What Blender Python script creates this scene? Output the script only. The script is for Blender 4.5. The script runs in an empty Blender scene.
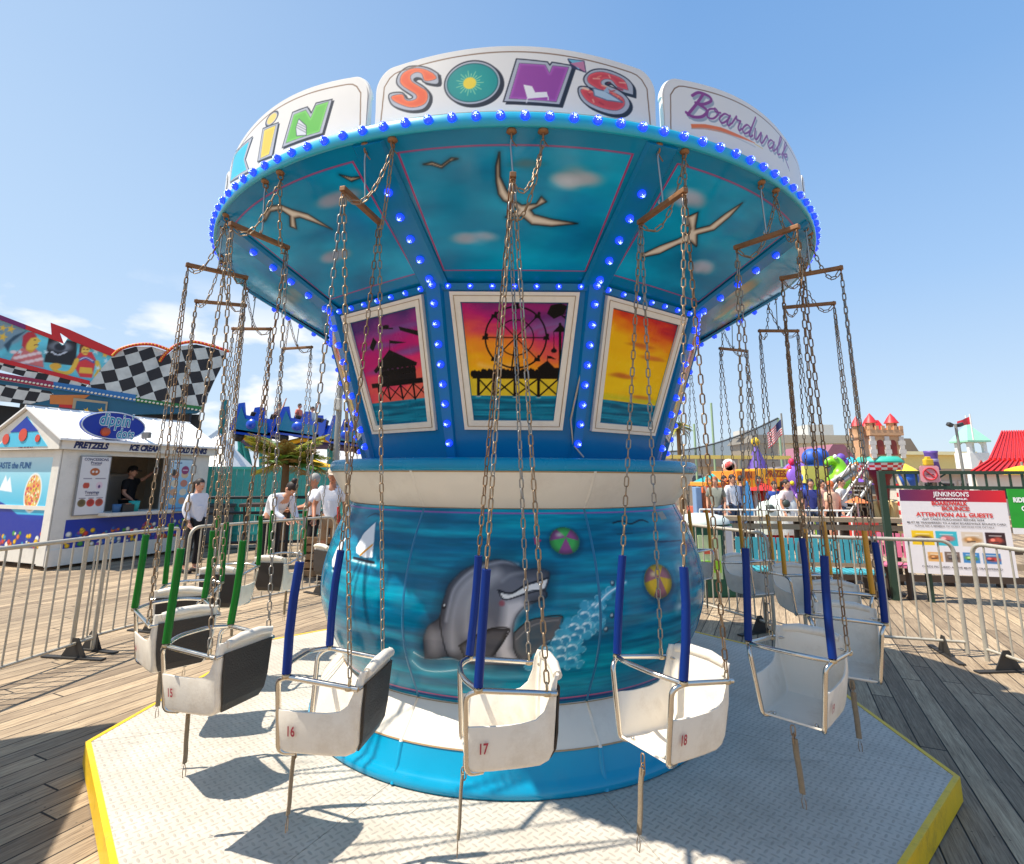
import bpy, bmesh, math, random
import numpy as np
from mathutils import Vector, Matrix, Quaternion
random.seed(7); np.random.seed(7)
PI=math.pi; R_=math.radians
S=bpy.context.scene; C=S.collection
# ---------------------------------------------------------------- camera
CF,CPIT,CROL,CD,CCY,CCX,CH=541.0,R_(10.9),R_(.34),4.34,373.0,514.0,1.65
def cam_axes():
    F=Vector((0,math.cos(CPIT),math.sin(CPIT))); Rt=Vector((1,0,0)); U=Rt.cross(F)
    return F,Rt*math.cos(CROL)+U*math.sin(CROL),-Rt*math.sin(CROL)+U*math.cos(CROL)
_F,_R,_U=cam_axes(); CAMP=Vector((0,-CD,CH))
def ray(px,py): return _F+_R*((px-CCX)/CF)-_U*((py-CCY)/CF)
def at(px,py,Y):
    d=ray(px,py); return CAMP+d*((Y-CAMP.y)/d.y)
def gnd(px,py,z=0.0):
    d=ray(px,py); return CAMP+d*((z-CAMP.z)/d.z)
cd=bpy.data.cameras.new('camera'); co=bpy.data.objects.new('camera',cd); C.objects.link(co)
m=Matrix((( _R.x,_U.x,-_F.x,CAMP.x),(_R.y,_U.y,-_F.y,CAMP.y),(_R.z,_U.z,-_F.z,CAMP.z),(0,0,0,1)))
co.matrix_world=m; cd.sensor_width=36; cd.lens=CF/1024*36; cd.clip_end=5000; cd.clip_start=.05
cd.shift_y=(CCY-432)/1024; cd.shift_x=-(CCX-512)/1024
S.camera=co
# ---------------------------------------------------------------- materials
def lin(c):
    c=c/255.0; return c/12.92 if c<=.04045 else ((c+.055)/1.055)**2.4
def rgb(r,g,b): return (lin(r),lin(g),lin(b),1)
class NT:
    def __init__(s,nt): s.nt=nt
    def n(s,t,**k):
        x=s.nt.nodes.new(t)
        for a,v in k.items():
            if a.startswith('i_'):
                kk=a[2:]; kk=int(kk) if kk.isdigit() else kk.replace('_',' ')
                if isinstance(v,bpy.types.NodeSocket): s.nt.links.new(v,x.inputs[kk])
                else: x.inputs[kk].default_value=v
            else: setattr(x,a,v)
        return x
    def math(s,op,a,b=0.0,clamp=False):
        x=s.nt.nodes.new('ShaderNodeMath'); x.operation=op; x.use_clamp=clamp
        for i,v in enumerate((a,b)):
            if isinstance(v,bpy.types.NodeSocket): s.nt.links.new(v,x.inputs[i])
            else: x.inputs[i].default_value=v
        return x.outputs[0]
    def mix(s,f,a,b,bt='MIX'):
        x=s.nt.nodes.new('ShaderNodeMix'); x.data_type='RGBA'; x.blend_type=bt
        for i,v in ((0,f),(6,a),(7,b)):
            if isinstance(v,bpy.types.NodeSocket): s.nt.links.new(v,x.inputs[i])
            else: x.inputs[i].default_value=v
        return x.outputs[2]
    def ramp(s,f,stops):
        x=s.nt.nodes.new('ShaderNodeValToRGB'); e=x.color_ramp.elements
        while len(e)<len(stops): e.new(.5)
        for i,(p,c) in enumerate(stops): e[i].position=p; e[i].color=c if len(c)==4 else (*c,1)
        s.nt.links.new(f,x.inputs[0]); return x.outputs[0]
def g4(v): return (v,v,v,1)
def newmat(name):
    m=bpy.data.materials.new(name); m.use_nodes=True; nt=m.node_tree; nt.nodes.clear(); t=NT(nt)
    b=t.n('ShaderNodeBsdfPrincipled'); o=t.n('ShaderNodeOutputMaterial'); nt.links.new(b.outputs[0],o.inputs[0])
    return m,t,b
def mat(name,col,rough=.5,metal=0,var=.12,scale=8,bump=.0,bscale=60,coat=0,dirt=0,dirtcol=(60,50,40),emit=None,es=1,trans=0,alpha=1,attr=None,stretch=None,spec=None):
    m,t,b=newmat(name); nt=t.nt
    tc=t.n('ShaderNodeTexCoord'); vec=tc.outputs['Object']
    if stretch:
        mp=t.n('ShaderNodeMapping',i_Vector=vec); mp.inputs['Scale'].default_value=stretch; vec=mp.outputs[0]
    nz=t.n('ShaderNodeTexNoise',i_Vector=vec,i_Scale=scale,i_Detail=6.0,i_Roughness=.6)
    f=nz.outputs[0]
    if attr:
        a=t.n('ShaderNodeAttribute',attribute_name=attr); base=a.outputs[0]
    else:
        rg=t.n('ShaderNodeRGB'); rg.outputs[0].default_value=rgb(*col); base=rg.outputs[0]
    v=t.math('ADD',t.math('MULTIPLY',f,2*var),1-var)
    cc=t.n('ShaderNodeCombineColor',i_0=v,i_1=v,i_2=v)
    c=t.mix(1.0,base,cc.outputs[0],'MULTIPLY')
    if dirt:
        n2=t.n('ShaderNodeTexNoise',i_Vector=tc.outputs['Object'],i_Scale=scale*.6,i_Detail=8.0,i_Roughness=.75)
        k=t.math('MULTIPLY',t.math('SUBTRACT',n2.outputs[0],.52,True),6*dirt,True)
        c=t.mix(k,c,rgb(*dirtcol))
    nt.links.new(c,b.inputs['Base Color'])
    r=t.math('ADD',t.math('MULTIPLY',f,.25),rough-.12,True); nt.links.new(r,b.inputs['Roughness'])
    b.inputs['Metallic'].default_value=metal
    if spec is not None: b.inputs['Specular IOR Level'].default_value=spec
    if coat: b.inputs['Coat Weight'].default_value=coat; b.inputs['Coat Roughness'].default_value=.06
    if bump:
        n3=t.n('ShaderNodeTexNoise',i_Vector=vec,i_Scale=bscale,i_Detail=5.0)
        bp=t.n('ShaderNodeBump',i_Strength=bump,i_Distance=.01,i_Height=n3.outputs[0]); nt.links.new(bp.outputs[0],b.inputs['Normal'])
    if emit: b.inputs['Emission Color'].default_value=rgb(*emit); b.inputs['Emission Strength'].default_value=es
    if trans: b.inputs['Transmission Weight'].default_value=trans
    if alpha<1: b.inputs['Alpha'].default_value=alpha
    return m
_mc={}
def M(name,*a,**k):
    if name not in _mc: _mc[name]=mat(name,*a,**k)
    return _mc[name]
# ---------------------------------------------------------------- mesh builder
class MB:
    def __init__(s): s.v=[]; s.f=[]; s.mi=[]; s.sm=[]
    def add(s,vs,fs,mi=0,smooth=False):
        o=len(s.v); s.v+= [tuple(v) for v in vs]
        for f in fs: s.f.append(tuple(i+o for i in f)); s.mi.append(mi); s.sm.append(smooth)
        return s
    def box(s,c,d,mi=0,rot=None,bev=0):
        x,y,z=d[0]/2,d[1]/2,d[2]/2; c=Vector(c)
        if bev:
            bm=bmesh.new(); bmesh.ops.create_cube(bm,size=1)
            bmesh.ops.scale(bm,vec=d,verts=bm.verts); bmesh.ops.bevel(bm,geom=bm.edges[:],offset=bev,segments=2,affect='EDGES',profile=.6)
            vs=[v.co.copy() for v in bm.verts]; bm.verts.index_update(); fs=[[v.index for v in f.verts] for f in bm.faces]; bm.free()
        else:
            vs=[Vector(p) for p in ((-x,-y,-z),(x,-y,-z),(x,y,-z),(-x,y,-z),(-x,-y,z),(x,-y,z),(x,y,z),(-x,y,z))]
            fs=[(0,3,2,1),(4,5,6,7),(0,1,5,4),(1,2,6,5),(2,3,7,6),(3,0,4,7)]
        if rot is not None: vs=[rot@v for v in vs]
        return s.add([v+c for v in vs],fs,mi)
    def tube(s,pts,r,n=8,mi=0,closed=False,cap=True,flat=None):
        pts=[Vector(p) for p in pts]; N=len(pts)
        rs=r if isinstance(r,(list,tuple)) else [r]*N
        up=None; rings=[]
        for i,p in enumerate(pts):
            if closed: t=pts[(i+1)%N]-pts[i-1]
            else: t=pts[min(i+1,N-1)]-pts[max(i-1,0)]
            t.normalize()
            if up is None: up=Vector((0,0,1)) if abs(t.z)<.9 else Vector((1,0,0))
            a=t.cross(up)
            if a.length<1e-4: a=t.orthogonal()
            a.normalize(); b=a.cross(t).normalized(); up=b
            rings.append([p+(a*math.cos(2*PI*k/n)+b*math.sin(2*PI*k/n)*(flat or 1))*rs[i] for k in range(n)])
        vs=[v for rg in rings for v in rg]; fs=[]
        for i in range(N if closed else N-1):
            j=(i+1)%N
            for k in range(n):
                k2=(k+1)%n; fs.append((i*n+k,i*n+k2,j*n+k2,j*n+k))
        s.add(vs,fs,mi,True)
        if cap and not closed:
            s.add(rings[0],[tuple(range(n))[::-1]],mi); s.add(rings[-1],[tuple(range(n))],mi)
        return s
    def lathe(s,prof,n=24,mi=0,c=(0,0,0),axis=None,smooth=True,a0=0,a1=2*PI):
        # prof: list of (r,z)
        full=abs(a1-a0-2*PI)<1e-6; m=n if full else n+1
        vs=[];fs=[]
        q=Vector((0,0,1)).rotation_difference(Vector(axis)) if axis is not None else None
        for (r,z) in prof:
            for k in range(m):
                a=a0+(a1-a0)*k/n; v=Vector((r*math.cos(a),r*math.sin(a),z))
                if q: v=q@v
                vs.append(v+Vector(c))
        for i in range(len(prof)-1):
            for k in range(n):
                k2=(k+1)%m; fs.append((i*m+k,i*m+k2,(i+1)*m+k2,(i+1)*m+k))
        return s.add(vs,fs,mi,smooth)
    def ell(s,c,r,mi=0,n=12,rot=None):
        vs=[];fs=[];h=n//2+2
        for i in range(h+1):
            a=PI*i/h
            for k in range(n):
                b=2*PI*k/n; v=Vector((r[0]*math.sin(a)*math.cos(b),r[1]*math.sin(a)*math.sin(b),r[2]*math.cos(a)))
                if rot is not None: v=rot@v
                vs.append(v+Vector(c))
        for i in range(h):
            for k in range(n):
                k2=(k+1)%n; fs.append((i*n+k,(i+1)*n+k,(i+1)*n+k2,i*n+k2))
        return s.add(vs,fs,mi,True)
    def prism(s,poly,fr,t0,t1,mi=0):
        # poly 2D, fr=(origin,xdir,ydir,normal)
        o,x,y,nn=fr; n=len(poly)
        vs=[o+x*p[0]+y*p[1]+nn*t for t in (t0,t1) for p in poly]
        tri=tess(poly)
        fs=[tuple(i+n for i in t) for t in tri]+[tuple(reversed(t)) for t in tri]
        fs+=[(i,(i+1)%n,(i+1)%n+n,i+n) for i in range(n)]
        return s.add(vs,fs,mi)
    def build(s,name,mats,parent=None,loc=None,recalc=True,weld=0):
        me=bpy.data.meshes.new(name); me.from_pydata(s.v,[],s.f)
        if not isinstance(mats,(list,tuple)): mats=[mats]
        for m in mats: me.materials.append(m)
        me.polygons.foreach_set('material_index',s.mi); me.polygons.foreach_set('use_smooth',s.sm)
        bm=bmesh.new(); bm.from_mesh(me)
        if weld: bmesh.ops.remove_doubles(bm,verts=bm.verts,dist=weld)
        if recalc: bmesh.ops.recalc_face_normals(bm,faces=bm.faces)
        bm.to_mesh(me); bm.free()
        return link(name,me,parent,loc)
def tess(poly):
    from mathutils.geometry import tessellate_polygon
    p=[Vector((a[0],a[1],0)) for a in poly]
    tr=tessellate_polygon([p]); out=[]
    for t in tr:
        a,b,c=[p[i] for i in t]
        out.append(tuple(t) if (b-a).cross(c-a).z>0 else (t[0],t[2],t[1]))
    return out
def link(name,me,parent=None,loc=None):
    o=bpy.data.objects.new(name,me); C.objects.link(o)
    if loc is not None: o.location=loc
    if parent is not None: o.parent=parent
    return o
def thing(name,label,cat,loc=(0,0,0),rz=0,group=None):
    o=bpy.data.objects.new(name,None); C.objects.link(o); o.location=loc; o.rotation_euler=(0,0,rz)
    o.empty_display_size=.1
    return tag(o,label,cat,group)
def tag(o,label=None,cat=None,group=None,kind=None):
    if label: o['label']=label
    if cat: o['category']=cat
    if group: o['group']=group
    if kind: o['kind']=kind
    return o
def copy_tree(o,parent=None):
    c=o.copy(); C.objects.link(c)
    if parent is not None: c.parent=parent; c.matrix_parent_inverse=o.matrix_parent_inverse.copy()
    for ch in o.children: copy_tree(ch,c)
    return c
def text_polys(txt,size=1,shear=0,bold=0,align='LEFT'):
    cu=bpy.data.curves.new('lettering','FONT'); cu.body=txt; cu.size=size; cu.shear=shear; cu.offset=bold; cu.align_x=align; cu.fill_mode='FRONT'; cu.resolution_u=3
    o=bpy.data.objects.new('lettering',cu); C.objects.link(o); dg=bpy.context.evaluated_depsgraph_get(); dg.update()
    me=bpy.data.meshes.new_from_object(o.evaluated_get(dg)); 
    vs=[v.co.copy() for v in me.vertices]; fs=[tuple(p.vertices) for p in me.polygons]
    bpy.data.objects.remove(o); bpy.data.curves.remove(cu); bpy.data.meshes.remove(me)
    return vs,fs
def text_on(name,txt,size,fr,m,parent=None,off=.003,pos=(0,0),shear=0,bold=0,align='LEFT',fit=None,hs=1.0):
    vs,fs=text_polys(txt,size,shear,bold,align)
    if not vs: return None
    if fit:
        w=max(v.x for v in vs)-min(v.x for v in vs); hs=fit/w
    o,x,y,n=fr; mb=MB(); mb.add([o+x*(v.x*hs+pos[0])+y*(v.y+pos[1])+n*off for v in vs],fs)
    me_o=mb.build(name,m,parent,recalc=False); return me_o
# ---------------------------------------------------------------- painted canvases (murals stored as point colours on a dense mesh)
class Canvas:
    def __init__(s,u,v,base):
        s.U,s.V=u,v; s.c=np.zeros(u.shape+(3,)); s.c[:]=np.array(base,float)
    def put(s,mask,col):
        col=np.array(col,float)
        s.c+= (col-s.c)*mask[...,None]
    def sd(s,P,closed=True):
        U,V=s.U,s.V; P=np.array(P,float); n=len(P); d=np.full(U.shape,1e9); ins=np.zeros(U.shape,bool)
        for i in range(n if closed else n-1):
            a=P[i];b=P[(i+1)%n]; ab=b-a; L=max(ab@ab,1e-12)
            t=np.clip(((U-a[0])*ab[0]+(V-a[1])*ab[1])/L,0,1)
            d=np.minimum(d,np.hypot(U-a[0]-t*ab[0],V-a[1]-t*ab[1]))
            if closed and abs(ab[1])>1e-12:
                cnd=((a[1]>V)!=(b[1]>V)); xi=ab[0]*(V-a[1])/ab[1]+a[0]; ins^=cnd&(U<xi)
        return d,ins
    def poly(s,P,col,soft=.006,grow=0,a=1):
        d,ins=s.sd(P); sd=np.where(ins,d,-d)+grow; s.put(np.clip(.5+sd/soft,0,1)*a,col)
    def glow(s,P,col,w,a=1):   # inside fading from the edge
        d,ins=s.sd(P); s.put(np.where(ins,np.clip(1-d/w,0,1),0)*a,col)
    def stroke(s,P,w,col,soft=.004,a=1,taper=False,smooth=True):
        if smooth and len(P)>2: P=spline(P,6)
        d,_=s.sd(P,False); s.put(np.clip(.5+(w/2-d)/soft,0,1)*a,col)
    def ell(s,c,rx,ry,col,soft=.006,a=1,ang=0):
        du=s.U-c[0]; dv=s.V-c[1]; ca,sa=math.cos(ang),math.sin(ang)
        x=(du*ca+dv*sa)/rx; y=(-du*sa+dv*ca)/ry; r=np.hypot(x,y); s.put(np.clip(.5+(1-r)*min(rx,ry)/soft,0,1)*a,col)
    def ring(s,c,r,w,col,soft=.004,a=1):
        d=np.abs(np.hypot(s.U-c[0],s.V-c[1])-r); s.put(np.clip(.5+(w/2-d)/soft,0,1)*a,col)
    def cloud(s,c,rx,ry,col,a=.8,seed=1):
        rn=np.random.RandomState(seed)
        for i in range(16):
            x=rn.uniform(-1,1)*.8; y=rn.uniform(-.5,.9)*(1-abs(x)*.8)
            q=rn.uniform(.25,.5); s.ell((c[0]+x*rx,c[1]+y*ry),rx*q,ry*q*1.1,np.array(col)*rn.uniform(.75,1.08),soft=ry*.7,a=a*.55)
def spline(P,k):
    P=[np.array(p,float) for p in P]; Q=[P[0]]+P+[P[-1]]; out=[]
    for i in range(1,len(Q)-2):
        for j in range(k):
            t=j/k; a,b,c,d=Q[i-1],Q[i],Q[i+1],Q[i+2]
            out.append(.5*((2*b)+(-a+c)*t+(2*a-5*b+4*c-d)*t*t+(-a+3*b-3*c+d)*t**3))
    out.append(P[-1]); return out
def vnoise(x,y,seed=0):
    xi=np.floor(x).astype(int); yi=np.floor(y).astype(int); fx=x-xi; fy=y-yi; fx=fx*fx*(3-2*fx); fy=fy*fy*(3-2*fy)
    def h(a,b):
        n=(a*374761393+b*668265263+seed*974634777)&0xffffffff; n=((n^(n>>13))*1274126177)&0xffffffff; return ((n^(n>>16))&0xffff)/65535.0
    return (h(xi,yi)*(1-fx)+h(xi+1,yi)*fx)*(1-fy)+(h(xi,yi+1)*(1-fx)+h(xi+1,yi+1)*fx)*fy
def fbm(x,y,seed=0,o=4):
    r=0;a=.5
    for i in range(o): r=r+a*vnoise(x*2**i,y*2**i,seed+i); a*=.5
    return r
def s2l(c): c=np.clip(c/255.0,0,1); return np.where(c<=.04045,c/12.92,((c+.055)/1.055)**2.4)
def grid_mesh(name,X,cols,m,parent=None,smooth=True):
    # X (n,m,3)
    n,mm=X.shape[:2]; me=bpy.data.meshes.new(name)
    idx=np.arange(n*mm).reshape(n,mm); q=np.stack([idx[:-1,:-1],idx[1:,:-1],idx[1:,1:],idx[:-1,1:]],-1).reshape(-1,4)
    me.vertices.add(n*mm); me.vertices.foreach_set('co',X.reshape(-1).astype(np.float32))
    me.loops.add(q.size); me.loops.foreach_set('vertex_index',q.reshape(-1).astype(np.int32))
    me.polygons.add(len(q)); me.polygons.foreach_set('loop_start',np.arange(0,q.size,4,dtype=np.int32)); me.polygons.foreach_set('loop_total',np.full(len(q),4,np.int32))
    me.update(calc_edges=True)
    ca=me.color_attributes.new('Col','FLOAT_COLOR','POINT'); cc=np.ones((n*mm,4),np.float32); cc[:,:3]=s2l(cols.reshape(-1,3)); ca.data.foreach_set('color',cc.reshape(-1))
    me.polygons.foreach_set('use_smooth',[smooth]*len(q)); me.materials.append(m)
    return link(name,me,parent)
def flat_canvas(name,fr,w,h,res,base,painter,m,parent=None,off=.002):
    nu=max(2,int(w/res)+1); nv=max(2,int(h/res)+1)
    u=np.linspace(0,w,nu); v=np.linspace(0,h,nv); U,V=np.meshgrid(u,v,indexing='ij'); cv=Canvas(U,V,base); painter(cv)
    o,x,y,n=fr; X=np.array(o+n*off)[None,None]+U[...,None]*np.array(x)+V[...,None]*np.array(y)
    return grid_mesh(name,X,cv.c,m,parent,False)
ART={
'd_body':[(-0.461,0.707),(-0.455,0.81),(-0.425,0.881),(-0.363,0.928),(-0.349,1.002),(-0.327,1.087),(-0.266,1.157),(-0.189,1.196),(-0.088,1.221),(-0.009,1.209),(0.057,1.173),(0.135,1.178),(0.185,1.161),(0.183,1.125),(0.163,1.075),(0.164,1.05),(0.13,1.024),(0.056,0.994),(0.014,0.942),(0.002,0.881),(0.015,0.782),(0.059,0.709),(-0.082,0.704),(-0.214,0.707),(-0.326,0.733),(-0.399,0.714)],
'd_fluke':[(-0.363,0.928),(-0.355,0.866),(-0.34,0.777),(-0.326,0.733)],
'd_stripe':[(-0.299,0.78),(-0.29,0.933),(-0.256,1.06),(-0.185,1.144)],
'd_stripe2':[(-0.222,0.875),(-0.22,0.999),(-0.17,1.093),(-0.086,1.146)],
'd_belly':[(-0.039,1.02),(0.045,1.041),(0.077,1.004),(0.024,0.953),(-0.002,0.881),(-0.006,0.793),(0.026,0.726),(-0.06,0.725),(-0.081,0.792),(-0.049,0.921)],
'd_mouth':[(-0.061,1.065),(-0.008,1.056),(0.067,1.096),(0.122,1.111),(0.177,1.126),(0.158,1.08),(0.088,1.071),(0.024,1.046),(-0.029,1.03),(-0.055,1.04)],
'd_jaw':[(-0.072,1.075),(-0.039,1.03),(0.045,1.051),(0.131,1.071),(0.165,1.065),(0.157,1.034),(0.066,1.015)],
'd_beak':[(-0.072,1.075),(-0.008,1.061),(0.067,1.101),(0.178,1.131)],
'd_brow':[(-0.052,1.116),(-0.009,1.147),(0.057,1.158)],
'd_fin':[(0.009,0.871),(0.066,0.922),(0.129,0.942),(0.242,0.946),(0.224,0.877),(0.174,0.813),(0.09,0.748),(0.048,0.726),(0.01,0.782)],
'd_fin2':[(0.02,0.838),(0.087,0.901),(0.172,0.925),(0.225,0.928)],
'd_flip':[(-0.265,0.794),(-0.196,0.843),(-0.101,0.89),(-0.017,0.891),(-0.038,0.837),(-0.081,0.769),(-0.103,0.735),(-0.246,0.739)],
'd_eye':[(-0.342,0.987),(-0.052,1.012)],
'd_splash':[(0.092,0.703),(0.133,0.769),(0.217,0.811),(0.235,0.877),(0.28,0.916),(0.336,0.934),(0.36,0.985),(0.42,1.002),(0.471,1.052),(0.514,1.038),(0.455,0.989),(0.452,0.904),(0.404,0.866),(0.35,0.825),(0.344,0.769),(0.338,0.713),(0.356,0.675),(0.25,0.678)],
'd_scal':[(0.134,0.736),(0.189,0.722),(0.245,0.731),(0.303,0.716),(0.175,0.779),(0.241,0.776),(0.297,0.784),(0.26,0.831),(0.315,0.839),(0.301,0.889),(0.369,0.89),(0.359,0.943),(0.417,0.928),(0.419,0.981),(0.334,0.871),(0.216,0.822)],
'd_trail':[(0.419,0.981),(0.501,1.045),(0.61,1.089)],
'd_drops':[(0.529,1.09),(0.511,0.931),(0.478,0.865)],
'd_ball':[(0.286,1.31),(0.372,1.308),(0.276,1.241)],
'd_flag':[(0.114,1.331),(0.157,1.312),(0.118,1.294)],
'd_foam':[(-0.524,0.722),(-0.45,0.697),(-0.304,0.712),(-0.249,0.693)],
'd_foam2':[(-0.545,0.683),(-0.491,0.641),(-0.388,0.642),(-0.24,0.675)],
'd_foam3':[(-0.231,0.651),(-0.084,0.634),(0.095,0.642)],
'd_bird':[(0.618,1.393),(0.69,1.403),(0.753,1.385),(0.853,1.403),(0.915,1.388)],
'd_bird2':[(0.625,1.334),(0.744,1.335)],
'd_ball2':[(0.849,1.073),(0.962,1.06),(0.833,0.984)],
'd_door':[(0.925,1.277),(1.228,1.263),(1.161,1.082),(1.095,0.855),(1.101,0.699),(1.014,0.692)],
'd_spl2':[(1.079,1.116),(1.111,1.001),(1.017,0.918),(1.12,1.05),(1.049,0.961)],
'd_patch':[(1.068,1.44),(1.153,1.443),(1.165,1.396),(1.08,1.393)],
'd_sail':[(-0.934,1.378),(-1.006,1.311),(-1.031,1.228),(-1.008,1.199),(-0.912,1.182),(-0.847,1.188),(-0.88,1.283)],
'd_sstr':[(-0.961,1.192),(-0.882,1.253)],
'd_hull':[(-1.021,1.171),(-0.824,1.163)],
'd_sail2':[(-1.214,1.276),(-1.303,1.202),(-1.325,1.126),(-1.29,1.091),(-1.188,1.073),(-1.223,1.19)],
'd_hull2':[(-1.257,1.083),(-1.147,1.066)],
'u0_gull':[(-0.066,0.763),(-0.083,0.697),(-0.087,0.621),(-0.08,0.555),(-0.058,0.52),(-0.015,0.499),(0.016,0.468),(-0.049,0.427),(0.036,0.435),(0.093,0.387),(0.203,0.379),(0.342,0.401),(0.196,0.42),(0.101,0.443),(0.08,0.469),(0.133,0.502),(0.156,0.517),(0.128,0.543),(0.108,0.504),(0.034,0.495),(-0.015,0.527),(-0.044,0.581),(-0.069,0.646)],
'u0_sg':[(-0.397,0.726),(-0.357,0.732),(-0.32,0.712),(-0.269,0.745),(-0.244,0.74),(-0.278,0.731),(-0.322,0.701),(-0.361,0.72)],
'u0_c1':[(-0.388,0.359),(-0.292,0.432),(-0.236,0.452),(-0.176,0.414),(-0.115,0.349),(-0.259,0.336)],
'u0_c2':[(0.146,0.682),(0.19,0.74),(0.25,0.751),(0.291,0.711),(0.307,0.668),(0.252,0.637),(0.195,0.646)],
'u0_mag':[(-0.454,0.798),(0.469,0.788),(0.484,0.1),(-0.443,0.093)],
'u1_gull':[(-0.377,0.266),(-0.294,0.35),(-0.207,0.421),(-0.172,0.469),(-0.178,0.498),(-0.258,0.552),(-0.217,0.596),(-0.164,0.524),(-0.146,0.508),(-0.076,0.554),(-0.049,0.645),(-0.011,0.729),(-0.005,0.64),(-0.023,0.542),(-0.106,0.483),(-0.034,0.419),(-0.113,0.434),(-0.175,0.392),(-0.251,0.307),(-0.351,0.257)],
'u1_cl':[(-0.324,0.64),(0.175,0.31)],
'u1_mag':[(-0.585,0.786),(-0.531,0.088),(0.317,0.09),(0.303,0.746)],
'um_sg':[(0.391,0.753),(0.44,0.724),(0.495,0.714),(0.428,0.707)],
'um_cl':[(0.297,0.636),(-0.035,0.345)],
'um_gull':[(-0.279,0.699),(-0.214,0.731),(-0.125,0.744),(-0.057,0.724),(-0.016,0.677),(0.053,0.623),(0.12,0.5),(0.051,0.566),(-0.014,0.626),(-0.052,0.633),(-0.112,0.58),(-0.136,0.605),(-0.068,0.654),(-0.087,0.705),(-0.162,0.723),(-0.25,0.701)],
'w0_frame':[(-0.362,0.864),(0.381,0.868),(0.307,0.072),(-0.264,0.069)],
'w0_inner':[(-0.302,0.807),(0.352,0.81),(0.282,0.126),(-0.211,0.123)],
'w0_wheel':[(0.009,0.607),(0.186,0.608),(0.01,0.427),(0.111,0.608)],
'w0_hub':[(0.009,0.607),(-0.018,0.394),(0.034,0.394)],
'w0_pier':[(-0.239,0.392),(0.306,0.396),(0.306,0.369),(-0.239,0.369)],
'w0_water':[(-0.234,0.269),(0.289,0.267)],
'w0_posts':[(-0.206,0.369),(-0.206,0.269),(-0.114,0.37),(-0.114,0.27),(0.006,0.37),(0.006,0.266),(0.142,0.371),(0.143,0.264),(0.261,0.372),(0.263,0.264)],
'w0_capsule':[(0.187,0.745),(0.207,0.791),(0.262,0.803),(0.304,0.787),(0.281,0.741),(0.226,0.715)],
'w0_arm':[(0.263,0.741),(0.329,0.691)],
'w0_tower':[(0.262,0.686),(0.266,0.438)],
'w0_roof':[(0.223,0.641),(0.266,0.686),(0.306,0.641)],
'w0_hut':[(0.136,0.433),(0.192,0.475),(0.235,0.433),(0.301,0.435),(0.301,0.396),(0.148,0.395)],
'w0_sw':[(0.229,0.532),(0.295,0.513)],
'w0_swt':[(0.227,0.641),(0.292,0.641)],
'w0_flag':[(0.192,0.503),(0.244,0.482)],
'w0_cl':[(0.078,0.643),(0.152,0.671),(0.301,0.69),(0.227,0.658),(0.153,0.637)],
'wm_frame':[(-0.309,0.859),(0.429,0.865),(0.384,0.069),(-0.13,0.068)],
'wm_inner':[(-0.247,0.812),(0.42,0.803),(0.367,0.122),(-0.101,0.126)],
'wm_roof':[(-0.107,0.475),(0.072,0.59),(0.29,0.483),(0.25,0.467),(0.103,0.473),(-0.072,0.471)],
'wm_body':[(-0.054,0.447),(0.266,0.444),(0.255,0.372),(-0.066,0.376)],
'wm_pier':[(-0.151,0.395),(0.38,0.39),(0.379,0.359),(-0.15,0.367)],
'wm_posts':[(-0.092,0.367),(-0.101,0.278),(-0.003,0.37),(-0.003,0.282),(0.112,0.364),(0.112,0.278),(0.224,0.364),(0.217,0.269),(0.338,0.363),(0.336,0.27)],
'wm_water':[(-0.118,0.274),(0.369,0.262)],
'wm_plane':[(0.016,0.732),(0.136,0.713)],
'wm_bar':[(0.19,0.717),(0.402,0.648),(0.395,0.618),(0.198,0.692)],
'wm_cap':[(-0.053,0.684),(-0.025,0.653),(-0.077,0.599),(-0.103,0.625)],
'wm_flag':[(0.088,0.647),(0.23,0.614),(0.141,0.618),(0.09,0.628)],
'wm_pole':[(0.091,0.647),(0.075,0.59)],
'wp_frame':[(-0.429,0.855),(0.315,0.866),(0.184,0.065),(-0.37,0.07)],
'wp_inner':[(-0.364,0.803),(0.261,0.82),(0.141,0.136),(-0.322,0.14)],
'wp_water':[(-0.313,0.276),(0.197,0.287)],
's_S1':[(-0.36,3.468),(-0.358,3.413),(-0.423,3.429),(-0.441,3.452),(-0.466,3.461),(-0.475,3.448),(-0.425,3.407),(-0.397,3.366),(-0.399,3.323),(-0.428,3.291),(-0.496,3.294),(-0.568,3.328),(-0.595,3.363),(-0.597,3.401),(-0.533,3.395),(-0.51,3.362),(-0.489,3.355),(-0.482,3.368),(-0.537,3.415),(-0.564,3.453),(-0.555,3.497),(-0.514,3.526),(-0.458,3.522),(-0.402,3.5)],
's_S1i':[(-0.384,3.471),(-0.369,3.443),(-0.42,3.439),(-0.439,3.479),(-0.467,3.491),(-0.494,3.478),(-0.489,3.447),(-0.446,3.41),(-0.414,3.383),(-0.406,3.346),(-0.425,3.316),(-0.483,3.31),(-0.544,3.339),(-0.581,3.368),(-0.582,3.386),(-0.532,3.384),(-0.517,3.356),(-0.492,3.344),(-0.461,3.35),(-0.465,3.376),(-0.523,3.423),(-0.546,3.457),(-0.534,3.496),(-0.485,3.513),(-0.429,3.5)],
's_O':[(-0.198,3.405),(-0.082,3.399),(-0.196,3.303)],
's_Osun':[(-0.21,3.403),(-0.18,3.401)],
's_out':[(-0.7,3.268),(-0.722,3.472),(-0.783,3.529),(-1.041,3.575),(-1.454,3.651),(-1.97,3.702),(-2.159,3.591),(-2.165,3.527)],
's_N':[(-0.055,3.302),(0.003,3.522),(0.145,3.511),(0.156,3.495),(0.166,3.511),(0.264,3.501),(0.2,3.294)],
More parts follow.
